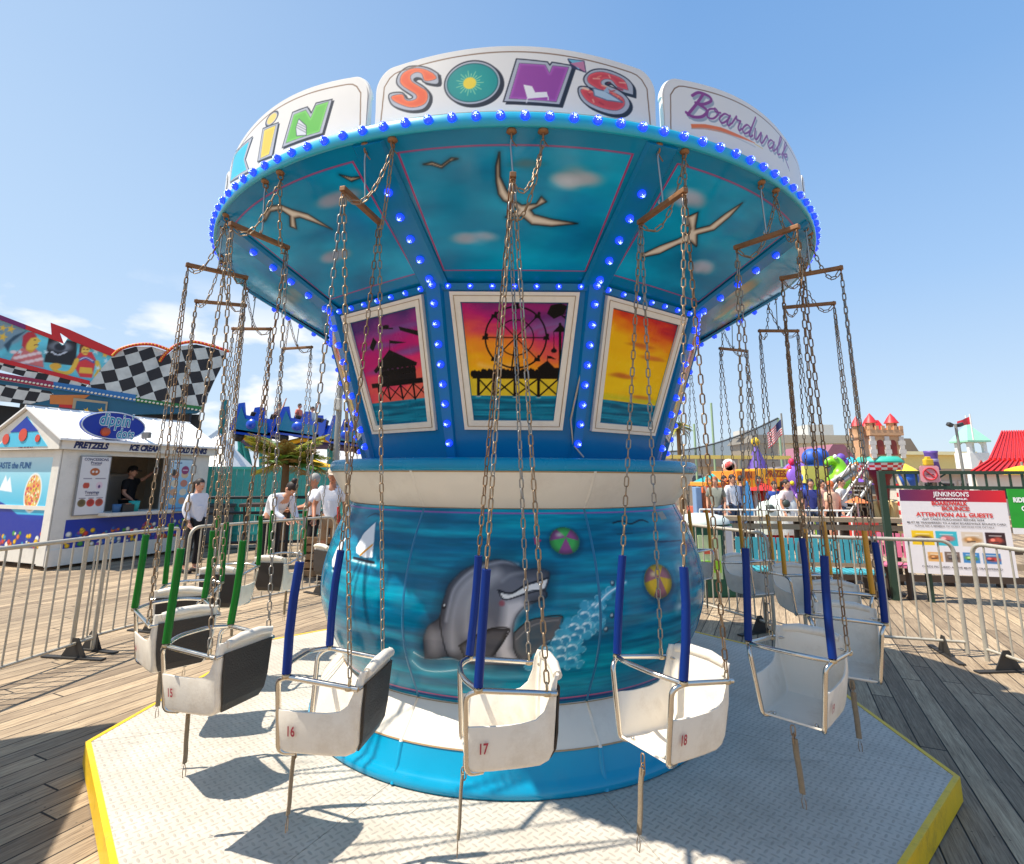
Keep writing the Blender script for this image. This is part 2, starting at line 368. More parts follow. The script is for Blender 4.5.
's_Ni':[(-0.028,3.318),(0.017,3.498),(0.134,3.494),(0.154,3.451),(0.17,3.492),(0.242,3.49),(0.183,3.309)],
's_kite':[(0.242,3.533),(0.315,3.531),(0.322,3.475),(0.26,3.492)],
's_chair':[(0.035,3.389),(0.074,3.382),(0.088,3.351),(0.141,3.356),(0.147,3.33),(0.053,3.318)],
's_S2':[(0.555,3.392),(0.493,3.4),(0.459,3.423),(0.433,3.439),(0.417,3.424),(0.477,3.406),(0.526,3.37),(0.533,3.327),(0.496,3.284),(0.428,3.273),(0.34,3.297),(0.294,3.339),(0.29,3.394),(0.349,3.394),(0.371,3.356),(0.356,3.378),(0.317,3.418),(0.318,3.454),(0.359,3.492),(0.427,3.503),(0.511,3.481),(0.553,3.445)],
's_S2i':[(0.528,3.415),(0.478,3.422),(0.448,3.453),(0.41,3.451),(0.395,3.424),(0.446,3.392),(0.499,3.369),(0.505,3.33),(0.466,3.299),(0.399,3.3),(0.333,3.324),(0.301,3.364),(0.305,3.384),(0.349,3.382),(0.385,3.35),(0.415,3.363),(0.386,3.391),(0.335,3.424),(0.34,3.461),(0.389,3.485),(0.449,3.482),(0.51,3.461)],
's_shark':[(0.357,3.395),(0.416,3.387),(0.498,3.345),(0.422,3.344),(0.363,3.359)],
's_B1':[(0.838,3.451),(0.88,3.487),(0.94,3.509),(0.98,3.501),(0.967,3.466),(0.899,3.423)],
's_B2':[(0.904,3.493),(0.86,3.411),(0.829,3.356)],
's_B3':[(0.899,3.423),(0.954,3.44),(0.957,3.411),(0.9,3.368),(0.834,3.357)],
's_o':[(1.033,3.454),(0.983,3.42),(0.98,3.385),(1.017,3.388),(1.058,3.428),(1.044,3.458),(1.005,3.436)],
's_a':[(1.104,3.444),(1.067,3.414),(1.071,3.393),(1.112,3.412),(1.139,3.457),(1.129,3.414),(1.153,3.418)],
's_r':[(1.153,3.418),(1.188,3.467),(1.179,3.437),(1.225,3.464),(1.207,3.412)],
's_d':[(1.289,3.448),(1.246,3.418),(1.256,3.4),(1.308,3.433),(1.386,3.525),(1.33,3.437),(1.311,3.403)],
's_w':[(1.334,3.421),(1.376,3.457),(1.361,3.405),(1.431,3.461),(1.415,3.408),(1.49,3.463),(1.489,3.51)],
's_a2':[(1.576,3.483),(1.503,3.441),(1.488,3.402),(1.558,3.436),(1.62,3.498),(1.585,3.43)],
's_l':[(1.593,3.419),(1.714,3.512),(1.733,3.542),(1.641,3.45),(1.646,3.423)],
's_k':[(1.655,3.413),(1.795,3.522),(1.706,3.43),(1.8,3.489),(1.731,3.432),(1.792,3.41)],
's_sw':[(0.868,3.314),(0.956,3.339),(1.062,3.356),(1.189,3.361),(1.334,3.367),(1.187,3.347),(1.048,3.33),(0.954,3.315),(0.871,3.293)],
's_sw2':[(1.333,3.362),(1.408,3.364)],
's_N2':[(-1.269,3.322),(-1.209,3.536),(-1.095,3.524),(-1.062,3.468),(-1.035,3.524),(-0.926,3.507),(-0.972,3.301)],
's_N2i':[(-1.24,3.342),(-1.194,3.512),(-1.105,3.505),(-1.063,3.433),(-1.033,3.506),(-0.95,3.5),(-0.994,3.321)],
's_cone':[(-1.156,3.356),(-1.169,3.414),(-1.152,3.465),(-1.092,3.395),(-1.085,3.332)],
's_i':[(-1.509,3.332),(-1.487,3.557),(-1.326,3.52),(-1.356,3.304)],
's_ii':[(-1.477,3.342),(-1.466,3.533),(-1.353,3.511),(-1.39,3.331)],
's_dot':[(-1.398,3.583),(-1.339,3.557),(-1.389,3.532)],
's_K':[(-1.968,3.409),(-1.98,3.633),(-1.824,3.595),(-1.61,3.565),(-1.688,3.441),(-1.601,3.308),(-1.745,3.339)],
's_Ki':[(-1.963,3.417),(-1.933,3.598),(-1.659,3.55),(-1.715,3.453),(-1.652,3.343)],
}
# ---------------------------------------------------------------- sky, sun
SUN_EL=R_(62); SUNV=Vector((-.98,-.2,0)).normalized()
W=bpy.data.worlds.new("World"); S.world=W; W.use_nodes=True; wt=NT(W.node_tree); W.node_tree.nodes.clear()
sky=wt.n('ShaderNodeTexSky'); sky.sky_type='NISHITA'; sky.sun_disc=False; sky.sun_elevation=SUN_EL
sky.sun_rotation=math.atan2(SUNV.x,SUNV.y); sky.air_density=1.0; sky.dust_density=.9; sky.ozone_density=1.0; sky.altitude=0
tc=wt.n('ShaderNodeTexCoord')
sp=wt.n('ShaderNodeSeparateXYZ',i_0=tc.outputs['Generated'])
zz=wt.math('MAXIMUM',sp.outputs[2],.03)
# cloud deck: direction projected on a far plane
px=wt.math('DIVIDE',sp.outputs[0],wt.math('ADD',zz,.12)); py=wt.math('DIVIDE',sp.outputs[1],wt.math('ADD',zz,.12))
cv=wt.n('ShaderNodeCombineXYZ',i_0=wt.math('ADD',sp.outputs[0],.35),i_1=sp.outputs[1],i_2=wt.math('MULTIPLY',sp.outputs[2],2.4))
n1=wt.n('ShaderNodeTexNoise',i_Vector=cv.outputs[0],i_Scale=5.2,i_Detail=9.0,i_Roughness=.5)
dens=wt.math('MULTIPLY',wt.math('SUBTRACT',n1.outputs[0],.495),10.0,True)
# only low, and mostly to the left of the ride
lowm=wt.math('SUBTRACT',1.0,wt.math('MULTIPLY',wt.math('SUBTRACT',sp.outputs[2],.20),9.0,True),True)
lft=wt.math('MULTIPLY',wt.math('SUBTRACT',-.12,sp.outputs[0]),8.0,True)
dens=wt.math('MULTIPLY',wt.math('MULTIPLY',dens,lowm),lft)
haze=wt.math('POWER',wt.math('SUBTRACT',1.0,wt.math('ABSOLUTE',sp.outputs[2]),True),9.0)
ramp=wt.ramp(wt.math('MAXIMUM',sp.outputs[2],0.0),[(0,(.68,.82,.93,1)),(.12,(.56,.73,.93,1)),(.30,(.38,.60,.92,1)),(.55,(.23,.45,.82,1)),(.9,(.14,.33,.70,1))])
lefty=wt.math('MULTIPLY',wt.math('SUBTRACT',.25,sp.outputs[0]),.62,True)
ramp=wt.mix(lefty,ramp,(.62,.78,.95,1))
pale=wt.n('ShaderNodeVectorMath',operation='SCALE',i_0=ramp,i_Scale=5.9).outputs[0]
skyc=wt.mix(.88,sky.outputs[0],pale)
skyc=wt.mix(dens,skyc,(6.6,6.5,6.5,1))
bg=wt.n('ShaderNodeBackground',i_Color=skyc,i_Strength=.118); wo=wt.n('ShaderNodeOutputWorld'); W.node_tree.links.new(bg.outputs[0],wo.inputs[0])
sl=bpy.data.lights.new('sun','SUN'); sl.energy=4.9; sl.angle=R_(.53); sl.color=(1,.935,.82)
so=bpy.data.objects.new('sun',sl); C.objects.link(so)
sd=Vector((SUNV.x*math.cos(SUN_EL),SUNV.y*math.cos(SUN_EL),math.sin(SUN_EL))); so.rotation_euler=sd.to_track_quat('Z','Y').to_euler()
S.view_settings.view_transform='Standard'; S.view_settings.look='None'; S.view_settings.exposure=.60; S.view_settings.gamma=1
# ---------------------------------------------------------------- boardwalk
def boardwalk_mat():
    m,t,b=newmat('weathered_boards'); nt=t.nt
    tc=t.n('ShaderNodeTexCoord'); mp=t.n('ShaderNodeMapping',i_Vector=tc.outputs['Object']); mp.inputs['Rotation'].default_value=(0,0,-(PI/2-math.atan2(.43,.90)))
    v=mp.outputs[0]; s=t.n('ShaderNodeSeparateXYZ',i_0=v)   # x along the plank, y across
    pw=.142
    row=t.math('DIVIDE',s.outputs[1],pw); ri=t.math('FLOOR',row); rf=t.math('FRACT',row)
    wn=t.n('ShaderNodeTexWhiteNoise',noise_dimensions='1D',i_W=ri)
    col=t.math('ADD',t.math('DIVIDE',s.outputs[0],2.6),t.math('MULTIPLY',wn.outputs[0],7.0)); ci=t.math('FLOOR',col); cf=t.math('FRACT',col)
    idv=t.n('ShaderNodeCombineXYZ',i_0=ri,i_1=ci); wn2=t.n('ShaderNodeTexWhiteNoise',noise_dimensions='2D',i_Vector=idv.outputs[0])
    off=t.n('ShaderNodeVectorMath',operation='ADD',i_0=v,i_1=t.n('ShaderNodeVectorMath',operation='SCALE',i_0=wn2.outputs[1],i_Scale=30.0).outputs[0])
    mp2=t.n('ShaderNodeMapping',i_Vector=off.outputs[0]); mp2.inputs['Scale'].default_value=(1.3,26,1)
    grain=t.n('ShaderNodeTexNoise',i_Vector=mp2.outputs[0],i_Scale=2.2,i_Detail=9.0,i_Roughness=.68,i_Distortion=.9)
    mp3=t.n('ShaderNodeMapping',i_Vector=off.outputs[0]); mp3.inputs['Scale'].default_value=(3,60,1)
    fine=t.n('ShaderNodeTexNoise',i_Vector=mp3.outputs[0],i_Scale=3.0,i_Detail=6.0,i_Roughness=.7)
    g=t.math('ADD',t.math('MULTIPLY',grain.outputs[0],.6),t.math('MULTIPLY',fine.outputs[0],.4))
    base=t.ramp(g,[(.30,rgb(86,72,58)),(.45,rgb(150,131,108)),(.58,rgb(186,167,140)),(.75,rgb(208,192,166))])
    tint=t.ramp(wn2.outputs[0],[(0,(.56,.52,.49,1)),(.5,(.84,.80,.76,1)),(1,(1.08,1.03,.96,1))])
    base=t.mix(1.0,base,tint,'MULTIPLY')
    blot=t.n('ShaderNodeTexNoise',i_Vector=tc.outputs['Object'],i_Scale=.7,i_Detail=6.0)
    bl=t.math('ADD',t.math('MULTIPLY',blot.outputs[0],.9),.50); cc=t.n('ShaderNodeCombineColor',i_0=bl,i_1=bl,i_2=bl)
    base=t.mix(1.0,base,cc.outputs[0],'MULTIPLY')
    e=t.math('ABSOLUTE',t.math('SUBTRACT',rf,.5)); gap=t.math('MULTIPLY',t.math('SUBTRACT',e,.463),60.0,True)
    e2=t.math('ABSOLUTE',t.math('SUBTRACT',cf,.5)); gap2=t.math('MULTIPLY',t.math('SUBTRACT',e2,.4975),900.0,True)
    gp=t.math('MAXIMUM',gap,gap2)
    # nail heads near the plank ends and every 60 cm
    nx=t.math('ABSOLUTE',t.math('SUBTRACT',t.math('FRACT',t.math('DIVIDE',s.outputs[0],.61)),.5)); ny=t.math('ABSOLUTE',t.math('SUBTRACT',e,.30))
    nd=t.math('POWER',t.math('ADD',t.math('POWER',t.math('MULTIPLY',nx,.61),2.0),t.math('POWER',t.math('MULTIPLY',ny,pw),2.0)),.5)
    nail=t.math('MULTIPLY',t.math('SUBTRACT',.0055,nd),800.0,True)
    base=t.mix(t.math('MULTIPLY',nail,.7),base,rgb(60,50,44))
    base=t.mix(gp,base,rgb(28,22,18))
    nt.links.new(base,b.inputs['Base Color']); b.inputs['Roughness'].default_value=.8
    h=t.math('SUBTRACT',t.math('MULTIPLY',g,.35),gp)
    bp=t.n('ShaderNodeBump',i_Strength=.8,i_Distance=.006,i_Height=h); nt.links.new(bp.outputs[0],b.inputs['Normal'])
    return m
mb=MB(); mb.add([(-600,-60,0),(600,-60,0),(600,1500,0),(-600,1500,0)],[(0,1,2,3)])
tag(mb.build('ground',boardwalk_mat(),recalc=False),kind='structure')
# ================================================================ the ride platform
PZ=.12
def plate_mat():
    m,t,b=newmat('tread_plate'); nt=t.nt
    tc=t.n('ShaderNodeTexCoord')
    s=t.n('ShaderNodeSeparateXYZ',i_0=tc.outputs['Object'])
    P=.052
    def lug(ox,oy,ang):
        fx=t.math('SUBTRACT',t.math('FRACT',t.math('ADD',t.math('DIVIDE',s.outputs[0],P),ox)),.5)
        fy=t.math('SUBTRACT',t.math('FRACT',t.math('ADD',t.math('DIVIDE',s.outputs[1],P),oy)),.5)
        c,sn=math.cos(ang),math.sin(ang)
        a=t.math('ADD',t.math('MULTIPLY',fx,c),t.math('MULTIPLY',fy,sn)); bb=t.math('SUBTRACT',t.math('MULTIPLY',fy,c),t.math('MULTIPLY',fx,sn))
        d=t.math('ADD',t.math('POWER',t.math('DIVIDE',a,.40),2.0),t.math('POWER',t.math('DIVIDE',bb,.13),2.0))
        return t.math('MULTIPLY',t.math('SUBTRACT',1.0,d),2.0,True)
    l=t.math('MAXIMUM',lug(0,0,R_(45)),lug(.5,.5,R_(-45)))
    n=t.n('ShaderNodeTexNoise',i_Vector=tc.outputs['Object'],i_Scale=3.0,i_Detail=8.0,i_Roughness=.7)
    n2=t.n('ShaderNodeTexNoise',i_Vector=tc.outputs['Object'],i_Scale=45.0,i_Detail=4.0)
    base=t.ramp(n.outputs[0],[(.3,rgb(176,166,152)),(.7,rgb(208,198,184))])
    base=t.mix(t.math('MULTIPLY',l,t.math('ADD',t.math('MULTIPLY',n2.outputs[0],.7),.12)),base,rgb(142,134,122))
    st=t.math('MULTIPLY',t.math('SUBTRACT',n.outputs[0],.6,True),3.0,True); base=t.mix(t.math('MULTIPLY',st,.7),base,rgb(140,130,112))
    n4=t.n('ShaderNodeTexNoise',i_Vector=tc.outputs['Object'],i_Scale=11.0,i_Detail=9.0,i_Roughness=.8); sp_=t.math('MULTIPLY',t.math('SUBTRACT',n4.outputs[0],.66,True),14.0,True); base=t.mix(t.math('MULTIPLY',sp_,.75),base,rgb(96,84,70))
    n5=t.n('ShaderNodeTexNoise',i_Vector=t.n('ShaderNodeMapping',i_Vector=tc.outputs['Object'],i_Scale=(1,9,1)).outputs[0],i_Scale=2.5,i_Detail=6.0); sc_=t.math('MULTIPLY',t.math('SUBTRACT',n5.outputs[0],.62,True),9.0,True); base=t.mix(t.math('MULTIPLY',sc_,.35),base,rgb(120,116,110))
    nt.links.new(base,b.inputs['Base Color']); b.inputs['Roughness'].default_value=.55
    bp=t.n('ShaderNodeBump',i_Strength=.5,i_Distance=.0025,i_Height=l); nt.links.new(bp.outputs[0],b.inputs['Normal'])
    return m
yellow=mat('yellow_edge_paint',(236,190,22),.45,var=.15,scale=9,dirt=.45,dirtcol=(130,110,60),bump=.2)
darkgap=mat('dark_rubber',(28,28,30),.7)
plat=thing('ride_platform','octagonal pale tread plate deck with yellow painted edge under the swing carousel','platform')
RP=2.62; PSI=R_(18.7); cor=[(RP*math.sin(PSI+k*PI/4),-RP*math.cos(PSI+k*PI/4)) for k in range(8)]
pm=plate_mat()
for k in range(8):
    a=Vector((*cor[k],PZ)); b2=Vector((*cor[(k+1)%8],PZ)); mid=(a+b2)/2; inn=Vector((0,0,PZ))
    # sector plate shrunk slightly so the joints show
    cen=(a+b2)/3; f=lambda v: cen.lerp(Vector((v.x,v.y,0)),.9975)
    es=1-.024/ (RP*math.cos(PI/8))
    A=f(a*es); B=f(b2*es); O=f(inn)
    mb=MB(); mb.prism([(O.x,O.y),(A.x,A.y),(B.x,B.y)],(Vector((0,0,0)),Vector((1,0,0)),Vector((0,1,0)),Vector((0,0,1))),.03,PZ)
    mb.build('deck_plate',pm,plat)
    n=(mid-inn); n.z=0; n.normalize(); t=(b2-a).normalized(); L=(b2-a).length
    es2=1-.026/(RP*math.cos(PI/8)); 
    mb=MB(); i1=Vector((a.x*es2,a.y*es2,0)); i2=Vector((b2.x*es2,b2.y*es2,0)); o1=Vector((a.x,a.y,0)); o2=Vector((b2.x,b2.y,0))
    z=Vector((0,0,1)); vs=[i1+z*.01,o1+z*.01,o2+z*.01,i2+z*.01,i1+z*(PZ+.003),o1+z*(PZ+.003),o2+z*(PZ+.003),i2+z*(PZ+.003)]
    mb.add(vs,[(0,3,2,1),(4,5,6,7),(0,1,5,4),(1,2,6,5),(2,3,7,6),(3,0,4,7)]); mb.build('yellow_edge',yellow,plat)
mb=MB(); mb.prism([(c[0]*.99,c[1]*.99) for c in cor],(Vector((0,0,0)),Vector((1,0,0)),Vector((0,1,0)),Vector((0,0,1))),.005,PZ-.012); mb.build('support_frame',darkgap,plat)
# ================================================================ the carousel
car=thing('swing_carousel','tall turquoise swing carousel with flared canopy, blue bulbs, sunset murals and painted dolphin drum','fairground ride',(0,0,PZ))
ZO=-PZ   # parts are built in world z, shifted to the base
def cb(mb,name,mats,parent=None,**k):
    o=mb.build(name,mats,parent or car,**k)
    if parent is None: o.location.z=ZO
    return o
def cgrid(name,X,cols,m,parent=None,smooth=True):
    o=grid_mesh(name,X,cols,m,parent or car,smooth)
    if parent is None: o.location.z=ZO
    return o
mural=mat('airbrushed_gloss_panel',(0,0,0),.16,attr='Col',var=.10,scale=5,coat=0,spec=.25)
mural_dull=mat('painted_mural',(0,0,0),.25,attr='Col',var=.08,scale=7,spec=.14)
body_blue=mat('body_blue_gloss',(0,116,172),.22,var=.14,scale=3,spec=.35)
shelf_blue=mat('shelf_blue_gloss',(0,136,176),.25,var=.15,scale=4,spec=.35,dirt=.12,dirtcol=(90,140,165))
under_blue=mat('canopy_underside_teal',(0,112,156),.25,var=.12,scale=3,spec=.3)
rim_cyan=mat('rim_cyan',(0,168,198),.35,var=.1,scale=6,coat=.4,dirt=.1,dirtcol=(120,180,200))
cream=mat('cream_gelcoat',(226,216,200),.38,var=.07,scale=3,dirt=.22,dirtcol=(160,140,115),coat=.3)
skirt=mat('skirt_turquoise',(0,144,182),.2,var=.1,scale=4,spec=.45,dirt=.08,dirtcol=(90,110,120))
gold=mat('gold_pinstripe',(166,136,98),.5)
magenta=mat('magenta_pinstripe',(196,60,120),.5)
frame_cream=mat('frame_cream',(234,224,208),.5,var=.08,scale=12,dirt=.14,dirtcol=(150,125,100))
steel=mat('galvanised_steel',(170,168,162),.38,metal=.9,var=.2,scale=20)
def ringpt(r,a,z): return Vector((r*math.sin(a),-r*math.cos(a),z))
def revolve(prof,n=160,a0=-PI,a1=PI,mb=None,mi=0,smooth=True):
    mb=mb or MB(); vs=[];fs=[];m=n+1
    for (z,r) in prof:
        for k in range(m): vs.append(ringpt(r,a0+(a1-a0)*k/n,z))
    for i in range(len(prof)-1):
        for k in range(n): fs.append((i*m+k,i*m+k+1,(i+1)*m+k+1,(i+1)*m+k))
    return mb.add(vs,fs,mi,smooth)
seam_teal=mat('seam_teal',(0,104,142),.3,coat=.2)
DP=[(.465,1.20),(.55,1.245),(.70,1.325),(.87,1.375),(1.05,1.37),(1.265,1.31),(1.475,1.21)]
def spl1(P,k=6):
    return [tuple(p) for p in spline(P,k)]
DPS=spl1(DP,6)
def drum_r(z): return np.interp(z,[p[0] for p in DPS],[p[1] for p in DPS])
# skirt, lower band, upper band, shelf
cb(revolve([(.122,1.36),(.122,1.40),(.135,1.408),(.16,1.405),(.18,1.385),(.20,1.368),(.29,1.345),(.305,1.338)]),'base_skirt',skirt)
cb(revolve([(.302,1.344),(.31,1.340),(.39,1.268),(.455,1.212),(.468,1.200)]),'lower_band',cream)
cb(revolve([(.302,1.3455),(.306,1.3445),(.309,1.343)]),'pinstripe',gold); cb(revolve([(.461,1.211),(.465,1.2085)]),'pinstripe',gold)
cb(revolve([(1.470,1.209),(1.485,1.222),(1.56,1.285),(1.64,1.335),(1.685,1.358)]),'upper_band',cream)
cb(revolve([(1.473,1.2125),(1.478,1.2185)]),'pinstripe',gold); cb(revolve([(1.676,1.3565),(1.684,1.3605)]),'pinstripe',gold)
cb(revolve([(1.683,1.352),(1.684,1.366),(1.70,1.374),(1.735,1.374),(1.752,1.362),(1.757,1.345),(1.757,1.06)],n=160),'shelf',shelf_blue)
# drum panels
def drum_base(U,V):
    n=fbm(U*2.2+9,V*26,3,5); n2=fbm(U*1.2,V*8+4,9,4); n3=fbm(U*6,V*60,21,3)
    t=np.clip((n-.32)*2.1,0,1); c=np.array([0,96,130])*(1-t)[...,None]+np.array([4,164,184])*t[...,None]
    t2=np.clip((n2-.45)*3,0,1)[...,None]*.45; c=c*(1-t2)+np.array([0,108,148])*t2
    c=c*(1+(n3-.45)*.35)[...,None]
    return c
A_=ART
def dolphin_art(cv):
    B=A_['d_body']
    grey=[104,104,112]
    cv.poly(B,[20,40,60],soft=.09,grow=.02,a=.75)
    cv.poly(B,grey,soft=.008)
    cv.glow(B,[46,48,56],.06,.75)
    cv.stroke(A_['d_stripe'],.045,[168,166,170],.05,.85); cv.stroke(A_['d_stripe2'],.05,[182,178,178],.06,.8); cv.stroke([(p[0]+.035,p[1]-.012) for p in B[3:10]],.012,[190,190,196],.018,.7)
    cv.poly(A_['d_belly'],[204,198,198],soft=.05)
    cv.ell((-.13,.80),.05,.10,[190,184,184],.06,.6)
    cv.stroke(A_['d_fluke'],.007,[30,30,36])
    cv.ell((-.40,.80),.035,.06,[150,146,148],.05,.7)
    cv.poly(A_['d_flip'],[84,82,86],soft=.008); cv.glow(A_['d_flip'],[34,34,38],.02,.9); cv.stroke(A_['d_flip'],.006,[26,26,30])
    cv.poly(A_['d_fin'],[96,94,96],soft=.006); cv.poly(A_['d_fin'],[70,86,96],soft=.05,grow=-.03); cv.stroke(A_['d_fin']+[A_['d_fin'][0]],.006,[28,28,32]); cv.stroke(A_['d_fin2'],.006,[130,128,128])
    cv.poly(A_['d_mouth'],[232,228,222],soft=.005); cv.stroke(A_['d_mouth']+[A_['d_mouth'][0]],.0035,[40,40,46])
    cv.stroke(A_['d_beak'],.007,[24,24,30]); cv.stroke(A_['d_jaw'],.006,[24,24,30]); cv.stroke(A_['d_brow'],.012,[150,150,155],.02,.7)
    e=A_['d_eye']; cv.ell(e[0],.011,.014,[20,20,24]); cv.ell((e[0][0]+.002,e[0][1]+.004),.005,.006,[230,230,230]); cv.ell(e[1],.014,.014,[150,70,80],.01,.8)
    cv.stroke(B+[B[0]],.006,[30,40,52],.008,a=.6)
    cv.ell((-.17,1.05),.02,.08,[170,168,172],.05,.5,ang=-.6)
def splash_art(cv):
    P=A_['d_splash']; cv.poly(P,[20,60,90],soft=.05,grow=.01,a=.5); cv.poly(P,[60,168,200],soft=.012)
    rn=random.Random(4)
    Q=spline(P+[P[0]],3)
    for i in range(0,len(Q),2):
        r=rn.uniform(.014,.030); q=(Q[i][0]+rn.uniform(-.008,.008),Q[i][1]+rn.uniform(-.008,.008)); cv.ell(q,r,r*.85,[56,160,192],.01,.9); a0=rn.uniform(0,6.28); cv.stroke([(q[0]+r*math.cos(a0+j*.55),q[1]+r*.85*math.sin(a0+j*.55)) for j in range(6)],.004,[170,216,228],.004,.7)
    for i in range(34):
        b=A_['d_scal'][rn.randrange(len(A_['d_scal']))]; p=(b[0]+rn.uniform(-.04,.04),b[1]+rn.uniform(-.03,.03)); r=rn.uniform(.010,.022); a0=rn.uniform(0,6); cv.ell(p,r*.9,r*.8,[[30,120,160],[90,190,214]][i%2],.01,.5); cv.stroke([(p[0]+r*math.cos(a0+j*.6)*(1-j*.05),p[1]+r*math.sin(a0+j*.6)*(1-j*.05)) for j in range(7)],.0038,[176,220,230],.004,.7)
    for i,p in enumerate(A_['d_scal']):
        cv.ell(p,.026,.022,[36,132,170],.012,.8)
        for k in range(2):
            q=[(p[0]+.026*math.cos(a),p[1]+.02*math.sin(a)-.006*k) for a in [rn.uniform(-.3,0)+j*.55 for j in range(6)]]
            cv.stroke(q,.0055,[200,230,238],.004,.8)
        cv.ell((p[0]-.01,p[1]+.012),.008,.006,[236,246,248],.006,.8)
    cv.stroke(A_['d_trail'],.02,[120,190,212],.012,.8); cv.stroke(A_['d_trail'],.006,[230,240,244])
    for p in A_['d_drops']: cv.ell(p,.013,.015,[26,60,84],.006); cv.ell((p[0]-.002,p[1]+.003),.007,.008,[176,196,200],.005)
def ball_art(cv,P,c1,c2,hl):
    c=P[0]; rx=abs(P[1][0]-c[0]); ry=abs(P[2][1]-c[1])
    cv.ell((c[0]+.004,c[1]-.008),rx*1.12,ry*1.12,[8,40,70],.03,.6)
    cv.ell(c,rx,ry,c1,.005)
    p=(c[0]+rx*.1,c[1]+ry*.25)
    for k in range(3):
        a=k*2*PI/3+.5; w=.52
        W=[p]+[(c[0]+rx*.98*math.cos(a+w*t),c[1]+ry*.98*math.sin(a+w*t)) for t in (-1,-.5,0,.5,1)]
        cv.poly(W,c2,.005)
    du=(cv.U-c[0])/rx; dv=(cv.V-c[1])/ry; r=np.hypot(du,dv); cv.put(np.where(r<1,np.clip((r-.62)*1.3,0,.6),0),[20,40,40])
    cv.ell((c[0]-rx*.3,c[1]+ry*.45),rx*.2,ry*.13,hl,.015,.7)
def paint_drum(cv):
    for z,w,c in ((1.452,.009,[150,80,160]),(.497,.006,[196,70,120]),(.487,.010,[20,50,110])):
        cv.put(np.clip((w/2-np.abs(cv.V-z))/.003+.5,0,1),c)
    # blue surf beneath the dolphin
    for nm,wd in (('d_foam',.03),('d_foam2',.045),('d_foam3',.02)): cv.stroke(A_[nm],wd,[120,196,212],.04,.6)
    cv.stroke([(p[0],p[1]+.01) for p in A_['d_foam']],.007,[214,236,240]); cv.stroke(A_['d_foam2'],.006,[214,236,240],a=.8)
    dolphin_art(cv); splash_art(cv)
    ball_art(cv,A_['d_ball'],[70,172,80],[150,74,130],[200,230,190])
    ball_art(cv,A_['d_ball2'],[232,182,20],[170,100,110],[250,236,150])
    cv.poly(A_['d_flag'],[190,24,90],.004)
    cv.stroke(A_['d_bird'],.009,[14,40,56]); cv.stroke(A_['d_bird2'],.007,[14,50,70],a=.6)
    D=A_['d_door']; cv.stroke(D,.007,[6,34,66],smooth=False)
    for i,p in enumerate(A_['d_spl2']): cv.cloud(p,.06,.05,[120,170,185],.6,i); cv.ell(p,.02,.015,[200,220,225],.02,.6)
    cv.poly(A_['d_patch'],[170,140,120],.004,a=.8)
    for sn,hn,ss in (('d_sail','d_hull','d_sstr'),('d_sail2','d_hull2',None)):
        P=A_[sn]; cv.poly(P,[10,70,110],.03,.008,.5); cv.poly(P,[230,230,232],.005)
        if ss: cv.stroke(A_[ss],.014,[222,150,40])
        h=A_[hn]; cv.stroke(h,.016,[20,24,34],smooth=False); cv.stroke([(h[0][0]-.01,h[0][1]-.014),(h[1][0]+.02,h[1][1]-.014)],.012,[226,238,240],.01,.9,smooth=False)
    cv.stroke([(-1.05,1.40),(-.98,1.425),(-.9,1.415)],.008,[16,46,60],a=.7)
SD=R_(-.05*180/PI)
for k in range(8):
    c=k if k<=4 else k-8; a0=R_(45*c-22.5)+SD; a1=a0+R_(45)
    dens=abs(c)<=2
    nu=150 if abs(c)<=1 else (100 if dens else 24); nv=190 if abs(c)<=1 else (130 if dens else 16)
    a=np.linspace(a0+.004,a1-.004,nu); z=np.linspace(.4665,1.4735,nv); Aa,Zz=np.meshgrid(a,z,indexing='ij')
    U=Aa*1.3; cv=Canvas(U,Zz,(0,0,0)); cv.c=drum_base(U,Zz)
    if dens: paint_drum(cv)
    r=drum_r(Zz)+.006*np.cos((Aa-(a0+a1)/2)/R_(22.5)*PI/2)
    X=np.stack([r*np.sin(Aa),-r*np.cos(Aa),Zz],-1); o=cgrid('drum_panel',X,cv.c,mural)
    if c==0: o['label']='drum panel painted with grey dolphin and green beach ball'
    if c==1: o['label']='drum panel painted with yellow beach ball and splash'
    if c==-1: o['label']='drum panel painted with white sailboats'
    # seam ridge
    mb=MB(); pr=[(.13,1.41),(.20,1.372),(.30,1.35),(.39,1.272),(.465,1.204)]+DPS[::2]+[(1.49,1.228),(1.56,1.289),(1.685,1.362)]
    pr=sorted(set(pr)); L=[]; 
    for w,h in ((-.012,-.006),(-.005,.0035),(.005,.0035),(.012,-.006)): L.append([ringpt(r+h,a0+w/1.3,z) for z,r in pr])
    n=len(pr)
    mb.add([p for l in L for p in l],[(j*n+i,(j+1)*n+i,(j+1)*n+i+1,j*n+i+1) for j in range(3) for i in range(n-1)],0,True)
    # material by height: build three pieces through material index
    for i,f in enumerate(mb.f):
        zc=sum(mb.v[q][2] for q in f)/4; mb.mi[i]=0 if zc<.30 else (1 if zc<.46 else (2 if zc<1.475 else 1))
    cb(mb,'panel_seam',[skirt,cream,seam_teal])
